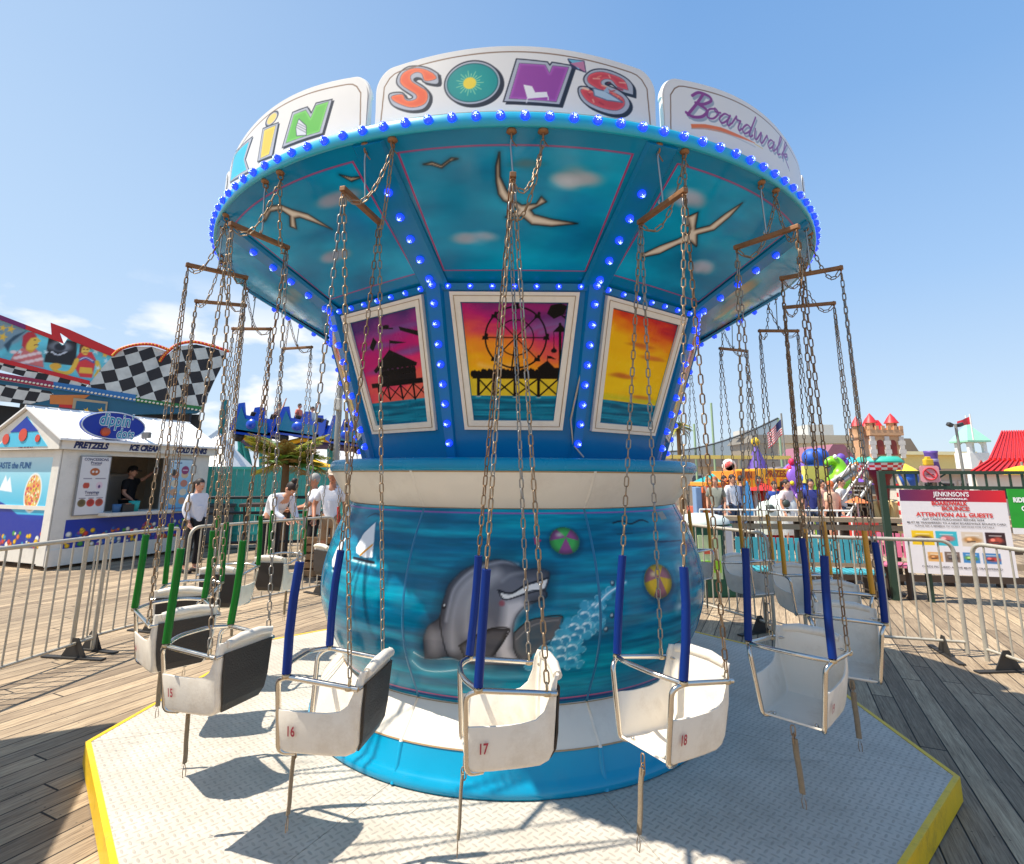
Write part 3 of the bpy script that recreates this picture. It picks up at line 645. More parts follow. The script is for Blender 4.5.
# interior closing floor of the drum
# window body: ten flat faces
PHI=R_(36); AP=math.cos(R_(18))
def face_frame(k):
    a=PHI*k; n2=Vector((math.sin(a),-math.cos(a),0)); p1=n2*(1.49*AP)+Vector((0,0,2.73)); p2=n2*(1.20*AP)+Vector((0,0,1.86)); tn=Vector((math.cos(a),math.sin(a),0)); up=(p1-p2).normalized()
    return (p2,tn,up,tn.cross(up))
def bodyR(v): return 1.20+(1.49-1.20)*v/.9127
TS=math.tan(R_(18))*AP
def w_sunset(cv,centre,vlo=.12,vhi=.81,kind=0,wl=None):
    U,V=cv.U,cv.V; t=(V-vlo)/(vhi-vlo)
    n=fbm(U*5+kind*3,V*14,5+kind,4)
    tt=t+(n-.45)*.3+ (U-centre)*(.35 if kind==0 else (-.3 if kind==-1 else .25))
    stops=[(0.0,(236,200,40)),(.35,(250,186,20)),(.55,(244,140,40)),(.72,(226,80,80)),(.85,(190,30,110)),(1.0,(110,40,110))]
    if kind==-1: stops=[(0,(220,130,90)),(.35,(232,90,80)),(.5,(222,40,110)),(.7,(190,20,110)),(.85,(150,50,130)),(1,(80,40,110))]
    if kind==1: stops=[(0,(240,180,30)),(.35,(255,206,20)),(.72,(254,186,10)),(.90,(240,110,20)),(1.02,(206,36,40)),(1.12,(120,20,70))]
    xs=[s[0] for s in stops]
    for i in range(3): cv.c[...,i]=np.interp(tt,xs,[s[1][i] for s in stops])
def water(cv,y,lim):
    n=fbm(cv.U*5,cv.V*70,11,3); m=np.clip((y-cv.V)/.004+.5,0,1); c=np.array([0,112,140])+np.array([30,60,60])*(n-.4)[...,None]*2
    cv.c=cv.c*(1-m[...,None])+c*m[...,None]
BK=[10,8,12]
def win_art(cv,kind):
    if kind==0:
        w_sunset(cv,.03); cv.stroke(A_['w0_cl'],.05,[120,110,160],.05,.7)
        cv.stroke([(-.2,.45),(-.1,.43),(.0,.45)],.02,[250,210,150],.03,.5)
        wy=A_['w0_water'][0][1]; m=(cv.V<A_['w0_pier'][2][1])&(cv.V>wy); cv.c[m]=cv.c[m]*.4+np.array([216,200,60])*.6
        water(cv,wy,None)
        c=A_['w0_wheel'][0]; r=abs(A_['w0_wheel'][1][0]-c[0])*.99; r2=abs(A_['w0_wheel'][3][0]-c[0])
        cv.ring(c,r,.009,BK); cv.ring(c,r2,.006,BK)
        for i in range(8):
            a=i*PI/4; e=(c[0]+r*math.cos(a),c[1]+r*math.sin(a)); cv.stroke([c,e],.006,BK,smooth=False)
            cv.poly([(e[0]-.018,e[1]-.012),(e[0]+.018,e[1]-.012),(e[0]+.014,e[1]+.008),(e[0]-.014,e[1]+.008)],BK,.004); cv.ell((e[0]+.008,e[1]+.014),.008,.01,BK,.004)
        cv.ell(c,.014,.014,BK)
        h=A_['w0_hub']; cv.stroke([h[0],h[1]],.008,BK); cv.stroke([h[0],h[2]],.008,BK)
        P=A_['w0_pier']; cv.poly(P,BK,.004)
        rn=random.Random(3); u=P[0][0]
        while u<P[1][0]:
            cv.ell((u,P[0][1]+rn.uniform(0,.016)),.012,rn.uniform(.010,.026),BK,.004); u+=.012
        q=A_['w0_posts']
        for i in range(0,10,2): cv.stroke([q[i],q[i+1]],.016,BK,smooth=False)
        for i in range(0,8,2):
            cv.stroke([q[i],q[i+3]],.008,BK,smooth=False); cv.stroke([q[i+1],q[i+2]],.008,BK,smooth=False)
        for i in range(1,10,2): cv.ell((q[i][0],q[i][1]-.005),.014,.004,[200,220,220],.004,.8)
        cv.poly(A_['w0_capsule'],BK,.005); a=A_['w0_arm']; cv.stroke(a,.008,BK); cv.stroke([(a[0][0]+.015,a[0][1]+.02),(a[1][0]+.02,a[1][1]+.02)],.005,BK,smooth=False)
        for i in range(4):
            f=i/4; x=a[0][0]+(a[1][0]-a[0][0])*f; y=a[0][1]+(a[1][1]-a[0][1])*f; cv.stroke([(x,y),(x+.03,y+.002)],.004,BK,smooth=False)
        cv.stroke(A_['w0_tower'],.014,BK); cv.poly(A_['w0_roof'],BK,.005); cv.poly(A_['w0_hut'],BK,.005)
        for a,b in zip(A_['w0_swt'],A_['w0_sw']): cv.stroke([a,b],.003,BK,.003); cv.ell(b,.016,.012,BK); cv.stroke([(b[0]-.012,b[1]),(b[0],b[1]+.02),(b[0]+.012,b[1])],.004,BK,smooth=False)
        f=A_['w0_flag']; cv.poly([f[0],(f[0][0]+.02,f[0][1]-.002),f[1],(f[0][0],f[0][1]-.014)],BK,.003); cv.stroke([f[0],(f[0][0],f[0][1]-.04)],.003,BK)
    elif kind==-1:
        w_sunset(cv,-.0,kind=-1); sh=-.065
        T=lambda n:[(p[0]+sh,p[1]) for p in A_['wm_'+n]]
        for i,(a,b,s) in enumerate(((-.1,.62,.16),(.12,.70,.2),(.2,.56,.16),(-.05,.46,.2))): cv.cloud((a,b),s,.03,[130,90,160],.45,i)
        wy=.5*(T('water')[0][1]+T('water')[1][1]); water(cv,wy-.0,None)
        cv.poly(T('roof'),BK,.005); cv.poly(T('body'),[20,16,20],.005); cv.poly(T('pier'),BK,.005)
        R=T('roof'); b0,b1=R[0],R[2]
        for i in range(9):
            f=(i+.5)/9; cv.ell((b0[0]+(b1[0]-b0[0])*f,b0[1]+(b1[1]-b0[1])*f-.004),.015,.012,BK,.004)
        rn=random.Random(8); B=T('body'); u=B[0][0]
        while u<B[1][0]: cv.ell((u,B[0][1]+rn.uniform(0,.01)),.01,.018,BK,.004); u+=.012
        q=T('posts')
        for i in range(0,10,2): cv.stroke([q[i],q[i+1]],.014,BK,smooth=False)
        for i in range(0,8,2): cv.stroke([q[i],q[i+3]],.007,BK,smooth=False); cv.stroke([q[i+1],q[i+2]],.007,BK,smooth=False)
        p=T('plane'); cv.stroke(p,.008,BK,smooth=False); c=((p[0][0]+p[1][0])/2,p[0][1]); cv.ell(c,.03,.012,BK)
        cv.poly(T('bar'),BK,.004); cv.poly(T('cap'),BK,.004); cv.poly(T('flag'),BK,.004); cv.stroke(T('pole'),.004,BK)
    else:
        w_sunset(cv,0,kind=1)
        for i,(a,b,s) in enumerate(((.0,.62,.12),(-.12,.42,.1),(.14,.56,.1),(.1,.30,.09))): cv.cloud((a,b),s,.02,[226,110,50],.5,i+3)
        if kind==2: pass
        wy=.265; cv.put(np.clip(1-np.abs(cv.V-wy-.02)/.03,0,1)*.7,[200,200,50]); water(cv,wy,None)
u=np.linspace(-.5,.5,2)
white_mural=None
for k in range(10):
    c=k if k<=5 else k-10
    fr=face_frame(c); o,x,y,n=fr
    mb=MB(); H1=.9127; v0=-.126
    hw=lambda v: bodyR(v)*math.sin(R_(18))
    mb.add([o+x*-hw(v0)+y*v0,o+x*hw(v0)+y*v0,o+x*hw(H1)+y*H1,o+x*-hw(H1)+y*H1],[(0,1,2,3)]); cb(mb,'body_panel',body_blue,recalc=False)
    # frame
    T0,T1,W0,W1=.070,.866,.285,.370; fw=.058
    out=[(-W0,T0),(W0,T0),(W1,T1),(-W1,T1)]; inn=[(-W0+fw-.006,T0+fw-.004),(W0-fw+.006,T0+fw-.004),(W1-fw-.004,T1-fw),(-W1+fw+.004,T1-fw)]
    mb=MB(); hh=.022
    for i in range(4):
        j=(i+1)%4; q=[out[i],out[j],inn[j],inn[i]]; mb.prism(q,fr,.001,hh)
    f=cb(mb,'window_frame',frame_cream)
    mb=MB(); mid=[(a[0]*.62+b[0]*.38,a[1]*.62+b[1]*.38) for a,b in zip(out,inn)]
    mb.tube([o+x*p[0]+y*p[1]+n*(hh+.0005) for p in mid],.0028,6,closed=True); mb.build('gold_line',gold,f)
    # mural
    dense=abs(c)<=1; nu,nv=(150,170) if dense else ((60,70) if abs(c)==2 else (12,14))
    s=np.linspace(0,1,nu); t=np.linspace(0,1,nv); Sg,Tg=np.meshgrid(s,t,indexing='ij')
    lo=inn[0][1]-.004; hi=inn[2][1]+.004; V=lo+(hi-lo)*Tg; hwid=(inn[1][0]+.004)*(1-Tg)+(inn[2][0]+.004)*Tg; U=(2*Sg-1)*hwid
    cv=Canvas(U,V,(0,0,0)); win_art(cv,c if abs(c)<=1 else (2 if c%2 else 1) if abs(c)!=2 else 1)
    edge=np.minimum(np.minimum(V-lo,hi-V),hwid-np.abs(U)); cv.put(np.clip((.010-edge)/.004,0,1),[0,120,160])
    X=np.array(o)+U[...,None]*np.array(x)+V[...,None]*np.array(y)+np.array(n)*.006
    w=cgrid('window_mural',X,cv.c,mural_dull,smooth=False)
    if c==0: w['label']='mural of ferris wheel and pier silhouettes at sunset'
    if c==-1: w['label']='mural of carousel tent silhouette on pink sunset'
    if c==1: w['label']='mural of plain yellow sunset over teal sea'
    # rib strip at the corner to the right
    a=PHI*(c+.5); d0=ringpt(bodyR(v0)+.004,a,1.86-.12); d1=ringpt(1.49+.004,a,2.73); nr=Vector((math.sin(a),-math.cos(a),-.3)).normalized(); tt=Vector((math.cos(a),math.sin(a),0))
    mb=MB()
    for lo_,hi_,w_,h_ in ((0,1,.045,.018),):
        vs=[]
        for p,ww in ((d0,.030),(d1,.052)):
            vs+=[p-tt*ww-nr*.02,p+tt*ww-nr*.02,p+tt*ww*.85+nr*.014,p-tt*ww*.85+nr*.014]
        mb.add(vs,[(0,1,2,3),(7,6,5,4),(0,4,5,1),(1,5,6,2),(2,6,7,3),(3,7,4,0)])
    cb(mb,'body_rib',body_blue)
# canopy underside
zi,zo,ri0,ro=2.73,3.165,1.49,2.21
def under_xyz(k,A,B):
    ri=ri0*AP/np.cos(A/1.9); s=B/.88; ph=PHI*k+A/1.9; r=ri+(ro-ri)*s; z=zi+(zo-zi)*s
    return np.stack([r*np.sin(ph),-r*np.cos(ph),z],-1)
GULL=[170,156,140]
def gull(cv,P,big=True):
    cv.poly(P,[6,60,90],.03,.010,.35)
    cv.poly(P,[24,28,30],.008,.004); cv.poly(P,GULL,.004,-.002)
    if big: cv.glow(P,[70,62,56],.012,.8); cv.poly(P,[240,234,224],.018,-.010,.9)
def under_art(cv,k):
    n=fbm(cv.U*2+k,cv.V*6,31,4)[...,None]; n2=fbm(cv.U*3,cv.V*4+k*3,41,4)[...,None]
    cv.c=np.array([0,132,182])+np.array([8,52,50])*(n-.3)*1.8-np.array([0,22,10])*np.clip(n2-.5,0,1)*3
    A=A_
    if k==0:
        cv.cloud((-.24,.30),.12,.05,[186,200,226],.9,1); cv.cloud((.27,.64),.11,.06,[206,216,236],.95,2); cv.cloud((.05,.70),.08,.03,[90,140,160],.5,3)
        gull(cv,A['u0_gull']); gull(cv,A['u0_sg'],False)
    elif k==1:
        for p in A['u1_cl']: cv.cloud(p,.10,.06,[186,194,220],.9,5)
        gull(cv,A['u1_gull'])
    elif k==-1:
        for p in A['um_cl']: cv.cloud(p,.13,.05,[160,172,200],.9,6)
        gull(cv,A['um_gull']); gull(cv,A['um_sg'],False)
    elif k==2:
        for i in range(8): cv.cloud((-.45+i*.13,.30+.09*math.sin(i*1.7)),.12,.10,[[190,180,170],[200,170,130],[150,160,165],[190,150,140]][i%4],.7,20+i)
    elif k==-2:
        for i in range(6): cv.cloud((-.4+i*.16,.34+.05*math.sin(i)),.12,.07,[[176,190,196],[140,170,180]][i%2],.7,30+i)  # cloud row painted in place of a white reflection streak
    else: cv.cloud((0,.5),.14,.06,[150,150,165],.8,k+50)
    # magenta border
    hw=(1.9*R_(18))-.108
    for vv in (.095,.795):
        cv.put(np.clip((.003-np.abs(cv.V-vv))/.004+.5,0,1)*(np.abs(cv.U)<hw),[150,60,120])
    cv.put(np.clip((.003-np.abs(np.abs(cv.U)-hw))/.004+.5,0,1)*((cv.V>.095)&(cv.V<.795)),[150,60,120])
    out=((cv.V<.095)|(cv.V>.795)|(np.abs(cv.U)>hw)); cv.c[out]=cv.c[out]*.35+np.array([0,112,160])*.65
    m=(np.abs(np.abs(cv.U)-hw)<.0034)&(cv.V>.093)&(cv.V<.797); cv.c[m]=[170,60,120]
    m=(np.abs(cv.V-.795)<.0034)&(np.abs(cv.U)<hw+.004); cv.c[m]=[170,60,120]
    m=(np.abs(cv.V-.095)<.0034)&(np.abs(cv.U)<hw+.004); cv.c[m]=[170,60,120]
spoke_m=mat('spoke_teal_gloss',(0,122,174),.22,var=.12,spec=.3)
for k in range(10):
    c=k if k<=5 else k-10
    dense=abs(c)<=1; nu,nv=(260,160) if dense else ((120,80) if abs(c)==2 else (30,16))
    hw=1.9*R_(18)
    a=np.linspace(-hw,hw,nu); b=np.linspace(0,.88,nv); Ag,Bg=np.meshgrid(a,b,indexing='ij'); cv=Canvas(Ag,Bg,(0,0,0)); under_art(cv,c)
    cgrid('canopy_panel',under_xyz(c,Ag,Bg),cv.c,mural)
    # spoke beam
    ph=PHI*(c+.5); p0=ringpt(1.49,ph,2.73); p1=ringpt(2.20,ph,3.158); tt=Vector((math.cos(ph),math.sin(ph),0)); ax=(p1-p0).normalized(); nn=ax.cross(tt)
    if nn.z>0: nn=-nn
    mb=MB(); vs=[]
    for p in (p0-ax*.02,p1): vs+=[p-tt*.085,p-tt*.07+nn*.018,p+tt*.07+nn*.018,p+tt*.085]
    mb.add(vs,[(0,1,2,3),(7,6,5,4),(0,4,5,1),(1,5,6,2),(2,6,7,3),(3,7,4,0)]); cb(mb,'canopy_spoke',spoke_m)
# head band where windows meet the canopy
mb=MB()
for k in range(10):
    fr=face_frame(k); o,x,y,n=fr; w1=bodyR(.872)*math.sin(R_(18)); w2=bodyR(.9127)*math.sin(R_(18))
    vs=[o+x*-w1+y*.874+n*.001,o+x*w1+y*.874+n*.001,o+x*w1+y*.874+n*.012,o+x*-w1+y*.874+n*.012,o+x*-w2+y*.915+n*.001,o+x*w2+y*.915+n*.001,o+x*w2+y*.913+n*.026,o+x*-w2+y*.913+n*.026]
    mb.add(vs,[(0,3,2,1),(4,5,6,7),(0,1,5,4),(1,2,6,5),(2,3,7,6),(3,0,4,7)])
cb(mb,'head_band',body_blue)
# rim and roof
cb(revolve([(3.163,2.203),(3.160,2.216),(3.166,2.225),(3.222,2.225),(3.232,2.218),(3.235,2.205),(3.236,2.17),(3.25,.0)],n=180),'canopy_rim',rim_cyan)
cb(revolve([(3.168,2.200),(3.2,2.200)],n=120),'rim_inner',under_blue)
# signs
sign_white=mat('sign_gloss',(0,0,0),.35,attr='Col',var=.03,scale=4,coat=.3)
sign_edge=mat('sign_edge_white',(232,228,222),.4,var=.05)
def sign_art(cv,k,z0,htop):
    A=A_; U,V=cv.U,cv.V
    wt=[226,222,216]; cv.c[:]=wt
    if k==-1: A={n:[(a,z0+.01+(z-3.262)*.84) for a,z in v] if n in ('s_N2','s_N2i','s_cone','s_i','s_ii','s_dot','s_K','s_Ki') else v for n,v in A.items()}
    DK=[28,26,34]; SV=[176,178,186]
    def letter(P,Pi,col,sh=(.012,-.012),hl=[255,255,255],sm=False):
        if sm: P=spline(P+[P[0]],4)[:-1]; Pi=spline(Pi+[Pi[0]],4)[:-1]
        cv.poly([(p[0]+sh[0],p[1]+sh[1]) for p in P],DK,.004,.002); cv.poly(P,DK,.004,.003); cv.poly(P,SV,.003,-.003); cv.poly(Pi,DK,.004,.003,.55); cv.poly(Pi,col,.003)
        cv.glow(Pi,[min(255,c+50) for c in col],.014,.5)
    if k==0:
        letter(A['s_S1'],A['s_S1i'],[232,92,36],sm=True)
        c=A['s_O'][0]; rx=abs(A['s_O'][1][0]-c[0])*1.14; ry=abs(A['s_O'][2][1]-c[1])*1.14
        cv.ell((c[0]+.014,c[1]-.012),rx,ry,DK,.004); cv.ell(c,rx,ry,DK,.004); cv.ell(c,rx*.955,ry*.94,SV,.004); cv.ell(c,rx*.90,ry*.865,[16,70,76],.004); cv.ell(c,rx*.87,ry*.83,[10,140,134],.006); cv.ell(c,rx*.6,ry*.5,[30,160,150],.08,.6)
        s=A['s_Osun'][0]; r=abs(A['s_Osun'][1][0]-s[0])
        for i in range(22):
            a=i*2*PI/22; l=(1.6 if i%2 else 2.1); cv.stroke([s,(s[0]+r*l*math.cos(a),s[1]+r*l*math.sin(a))],.004,[200,226,160],.004,.7,smooth=False)
        cv.ell(s,r,r,[236,206,50],.004)
        letter(A['s_N'],A['s_Ni'],[150,62,150])
        cv.poly(A['s_chair'],[232,228,226],.003); ch=A['s_chair']; cv.stroke([ch[5],(ch[5][0]-.004,ch[5][1]-.02)],.005,[220,216,216],smooth=False); cv.stroke([ch[4],(ch[4][0],ch[4][1]-.014)],.005,[220,216,216],smooth=False)
        K=A['s_kite']; cv.poly(K,[50,40,70],.003,.004); cv.poly([K[0],K[1],((K[2][0]+K[3][0])/2,(K[2][1]+K[3][1])/2)],[110,180,200],.003); cv.poly([K[1],K[2],((K[0][0]+K[3][0])/2,(K[0][1]+K[3][1])/2)],[190,120,150],.003)
        letter(A['s_S2'],A['s_S2i'],[206,60,62],sm=True)
        rn=random.Random(5)
        for i in range(26):
            a=rn.uniform(-3,3); p=A['s_S2i'][rn.randrange(len(A['s_S2i']))]; q=(p[0]*.75+.25*A['s_shark'][1][0],p[1]*.8+.2*A['s_shark'][1][1]); cv.stroke([q,(q[0]+.03*math.cos(a),q[1]+.012*math.sin(a))],.006,[[240,150,110],[250,210,170],[150,20,40]][i%3],.006,.75,smooth=False)
        cv.poly(A['s_shark'],[90,110,130],.004,.004); cv.poly(A['s_shark'],[176,196,210],.004,-.002)
        c2=A['s_shark'][1]; cv.poly([(c2[0]-.01,c2[1]),(c2[0]+.012,c2[1]+.03),(c2[0]+.018,c2[1]-.006)],[150,176,196],.003)
    elif k==1:
        PU=[136,44,124]; SH=[150,160,170]
        # brush script: letter strokes in unit boxes (x, y with x-height .5)
        LT={'B':([(0,.78),(.25,1.0),(.75,1.0),(.9,.85),(.6,.6),(.25,.55)],[(.45,.98),(.30,.5),(.1,.0)],[(.3,.55),(.85,.42),(.75,.12),(.35,-.02),(.0,.06)]),
            'o':([(.55,.5),(.1,.35),(.15,.0),(.6,.02),(.85,.35),(.5,.52),(.6,.38),(1.0,.42)],),
            'a':([(.75,.46),(.3,.46),(.02,.15),(.3,-.02),(.65,.2),(.8,.5)],[(.8,.5),(.72,.1),(.9,.0),(1.05,.15)]),
            'r':([(0,.15),(.25,.6)],[(.25,.6),(.35,.45),(.75,.48)],[(.75,.48),(.68,.12),(.85,.0),(1.05,.15)]),
            'd':([(.7,.42),(.3,.46),(.02,.15),(.28,-.02),(.65,.2),(.8,.5)],[(.95,1.1),(.72,.1),(.9,.0),(1.05,.12)]),
            'w':([(0,.5),(.08,.05),(.25,.02),(.48,.5),(.52,.05),(.7,.02),(.95,.55),(1.0,.45)],),
            'l':([(0,.15),(.6,.75),(.75,1.08),(.5,1.05),(.3,.2),(.45,.0),(.9,.15)],),
            'k':([(0,.15),(.35,.8),(.45,1.05),(.25,1.0),(.12,.0)],[(.15,.25),(.6,.5),(.55,.3),(.25,.25)],[(.3,.26),(.6,.05),(.95,-.15)])}
        LAY=[('B',.838,.13,3.362,.145),('o',.962,.085,3.388,.125),('a',1.05,.08,3.388,.125),('r',1.14,.075,3.39,.125),('d',1.225,.085,3.392,.125),('w',1.325,.12,3.396,.125),('a',1.462,.08,3.40,.125),('l',1.555,.065,3.402,.125),('k',1.63,.12,3.404,.125)]
        for off,col in (((.010,-.013),SH),((0,0),PU)):
            for ch,x0,w,zb,hh_ in LAY:
                for st in LT[ch]:
                    cv.stroke([(x0+off[0]+p[0]*w+p[1]*hh_*.42,zb+off[1]+p[1]*hh_) for p in st],.016 if ch=='B' else .0105,col)
        cv.poly(A['s_sw'],[232,110,30],.004,.002); cv.stroke(A['s_sw2'],.004,[226,190,60])
        cv.stroke([(p[0],p[1]-.022) for p in A['s_sw'][:5]],.006,[170,176,184],.006,.8)
    elif k==-1:
        letter(A['s_N2'],A['s_N2i'],[104,184,70]); cv.poly(A['s_cone'],[60,60,66],.003,.003); cv.poly(A['s_cone'],[214,214,218],.003,-.001)
        cn=A['s_cone']
        for f in (.25,.5,.75): cv.stroke([(cn[1][0]*(1-f)+cn[2][0]*f,cn[1][1]*(1-f)+cn[2][1]*f-.01),(cn[4][0],cn[4][1]*(1-f)+cn[3][1]*f)],.003,[90,90,96],smooth=False)
        letter(A['s_i'],A['s_ii'],[244,196,60]); D=A['s_dot']; c=D[0]; r=abs(D[1][0]-c[0])*1.1; ry=abs(D[2][1]-c[1])*.9
        cv.ell(c,r,ry,DK,.004); cv.ell(c,r*.85,ry*.85,SV,.004); cv.ell(c,r*.7,ry*.7,[244,206,110],.004)
        letter(A['s_K'],A['s_Ki'],[30,186,220])
    elif k==-2:   # J E N, mostly edge-on
        x=-2.2*R_(72); 
        letter([(x-.42,3.5),(x-.25,3.5),(x-.27,3.30),(x-.42,3.30),(x-.44,3.36),(x-.34,3.36),(x-.33,3.45),(x-.42,3.45)],[(x-.40,3.485),(x-.27,3.485),(x-.29,3.315),(x-.41,3.315),(x-.42,3.345),(x-.32,3.345),(x-.31,3.465),(x-.40,3.465)],[200,50,60])
        letter([(x-.1,3.52),(x+.1,3.52),(x+.1,3.47),(x-.03,3.47),(x-.03,3.44),(x+.07,3.44),(x+.07,3.40),(x-.03,3.40),(x-.03,3.35),(x+.1,3.35),(x+.1,3.30),(x-.1,3.30)],[(x-.085,3.505),(x+.085,3.505),(x+.085,3.485),(x-.045,3.485),(x-.045,3.43),(x+.06,3.43),(x+.06,3.412),(x-.045,3.412),(x-.045,3.335),(x+.085,3.335),(x+.085,3.315),(x-.085,3.315)],[60,120,200])
        letter([(x+.2,3.30),(x+.24,3.52),(x+.31,3.52),(x+.36,3.43),(x+.38,3.52),(x+.46,3.52),(x+.42,3.30),(x+.36,3.30),(x+.29,3.41),(x+.27,3.30)],[(x+.215,3.315),(x+.25,3.505),(x+.30,3.505),(x+.365,3.40),(x+.39,3.505),(x+.445,3.505),(x+.41,3.315),(x+.37,3.315),(x+.285,3.43),(x+.255,3.315)],[236,150,40])
    # border pinstripe
for k in range(10):
    c=k if k<=5 else k-10
    hw=2.2*R_(17.35); cx=2.2*PHI*c; z0=3.24; H=.285; rc=.085
    def top(a):   # height over a in [-hw,hw]
        d=hw-abs(a); h=H+.062*(math.cos(a/hw*PI/2)-0)
        if d<rc: h-= (rc-math.sqrt(max(0,rc*rc-(rc-d)**2)))*1.25
        return h
    dense=abs(c)<=1; nu,nv=(420,110) if dense else ((160,50) if abs(c)==2 else (40,6))
    th=np.linspace(-PI/2,PI/2,nu) if 0 else None
    a=np.linspace(-hw,hw,nu-16); ea=hw-rc*(1-np.cos(np.linspace(0,PI/2,9)[1:-1])) if 0 else np.array([])
    extra=hw-rc*(np.linspace(0,1,9)[:-1]**2); a=np.unique(np.concatenate([a,extra,-extra])); nu=len(a)
    hh=np.array([top(v) for v in a]); t=np.linspace(0,1,nv); Ag=np.repeat(a[:,None],nv,1)+cx; Zg=z0+hh[:,None]*t[None]
    cv=Canvas(Ag,Zg,(226,222,216)); sign_art(cv,c,z0,top)
    # pin line parallel to the outline
    outl=[(cx-hw+.03,z0+.012),(cx+hw-.03,z0+.012)]+[(cx+v*(hw-.03)/hw,z0+top(v)-.028) for v in np.linspace(hw*.985,-hw*.985,50)]
    if abs(c)<=2:
        d,_=cv.sd(outl); cv.put(np.clip((.0035-d)/.003+.3,0,1),[120,84,50])
    rr=2.19; X=np.stack([rr*np.sin(Ag/2.2),-rr*np.cos(Ag/2.2),Zg],-1)
    o=cgrid('sign_face',X,cv.c,sign_white)
    if c in (0,1,-1,-2): o['label']={0:"curved sign panel lettered SON'S",1:'curved sign panel lettered Boardwalk',-1:'curved sign panel lettered KiN',-2:'curved sign panel lettered JEN'}[c]
    # board behind with a rounded lip
    lo=[(a[i]+cx,z0-.004) for i in range(0,nu,6)]; hi=[(a[i]+cx,z0+hh[i]+.004) for i in range(nu)]
    mb=MB(); aa=a; n=nu
    P=lambda r,av,z: (r*math.sin(av/2.2),-r*math.cos(av/2.2),z)
    vs=[]
    for r,g in ((2.186,.0),(2.186,.006),(2.170,.010),(2.150,.006),(2.150,.0)):
        for i in range(n):
            av=aa[i]*(1+g/hw)+cx
            vs.append(P(r,av,z0+hh[i]+g))
    for r in (2.150,2.186):
        for i in range(n): vs.append(P(r,aa[i]*(1+.0)+cx,z0-.001))
    fs=[]; rows=7; order=[0,1,2,3,4,5,6]
    for j in range(6):
        for i in range(n-1): fs.append((j*n+i,j*n+i+1,(j+1)*n+i+1,(j+1)*n+i))
    for i in range(n-1): fs.append((6*n+i,6*n+i+1,i+1,i))
    for e in (0,n-1): fs.append(tuple(j*n+e for j in range(7)))
    mb.add(vs,fs,0,False); cb(mb,'sign_board',sign_edge)
# bulbs
blue_lens=mat('blue_bulb_lens',(20,40,235),.15,emit=(24,56,255),es=1.3,coat=.5)
blue_core=mat('blue_bulb_core',(150,180,255),.2,emit=(140,170,255),es=3.0)
def bulb_mb(p,n,s=1.0,mb=None):
    mb=mb or MB()
    mb.lathe([(.0001,-.004),(.019*s,-.004),(.020*s,.006*s),(.0165*s,.016*s),(.011*s,.0215*s)],10,0,p,n)
    mb.lathe([(.011*s,.0215*s),(.0055*s,.0255*s)],10,0,p,n); mb.lathe([(.0055*s,.0255*s),(.0001,.0265*s)],8,1,p,n)
    for k in range(4):
        q=Vector((0,0,1)).rotation_difference(n); a=k*2*PI/5+p[0]*37+p[2]*91
        mb.ell(Vector(p)+q@Vector((.0085*s*math.cos(a*1.25+k),.0085*s*math.sin(a*1.25+k),.0215*s)),(.0028*s,.0028*s,.0025*s),1,5)
    return mb
BULBS=[]
for i in range(130):
    a=R_(1.09)+R_(360/130)*i; nr=Vector((math.sin(a),-math.cos(a),-.08)).normalized(); BULBS.append((ringpt(2.226,a,3.204),nr,1.12,'rim'))
for c in range(10):
    ph=PHI*(c+.5); p0=ringpt(1.49,ph,2.73); p1=ringpt(2.20,ph,3.158); tt=Vector((math.cos(ph),math.sin(ph),0)); nn=(p1-p0).normalized().cross(tt)
    if nn.z>0: nn=-nn
    for f in (.06,.22,.38,.54,.71): BULBS.append((p0.lerp(p1,f)+nn*.019,nn,1.08,'spoke'))
    d0=ringpt(bodyR(-.126)+.004,ph,1.74); d1=ringpt(1.494,ph,2.73); nr=Vector((math.sin(ph),-math.cos(ph),-.3)).normalized()
    for v in (.05,.17,.29,.41,.53,.65,.77,.89,1.0): 
        p=d0.lerp(d1,.11+.88*(v-.05)/.95)+nr*.016; BULBS.append((p,nr,1.08,'rib'))
    o,x,y,n=face_frame(c)
    for i in range(7): BULBS.append((o+x*((i-3)*.125)+y*.897+n*.018,n,.85,'band'))
F2=Vector((0,1,0))
def vis(b):
    p,n=b[0],b[1]; d=CAMP-p; 
    return (n.dot(d)>0.0, -d.length)
BULBS.sort(key=lambda b:(not vis(b)[0],(b[0]-CAMP).length))
for b in BULBS[:100]: cb(bulb_mb(b[0],b[1],b[2]),'bulb',[blue_lens,blue_core])
mb=MB()
for b in BULBS[100:]: bulb_mb(b[0],b[1],b[2],mb)
o=cb(mb,'bulbs',[blue_lens,blue_core]); o['kind']='stuff'
# screws, a conduit and small red lenses
mb=MB(); mb.tube([ringpt(1.49*.99,PHI*.5+.02,2.7)]*1+[ringpt(1.26,PHI*.5-.05,1.98),ringpt(1.20,PHI*.5-.02,1.84),ringpt(1.24,PHI*.5+.02,1.765)],.006,6); cb(mb,'conduit',steel)
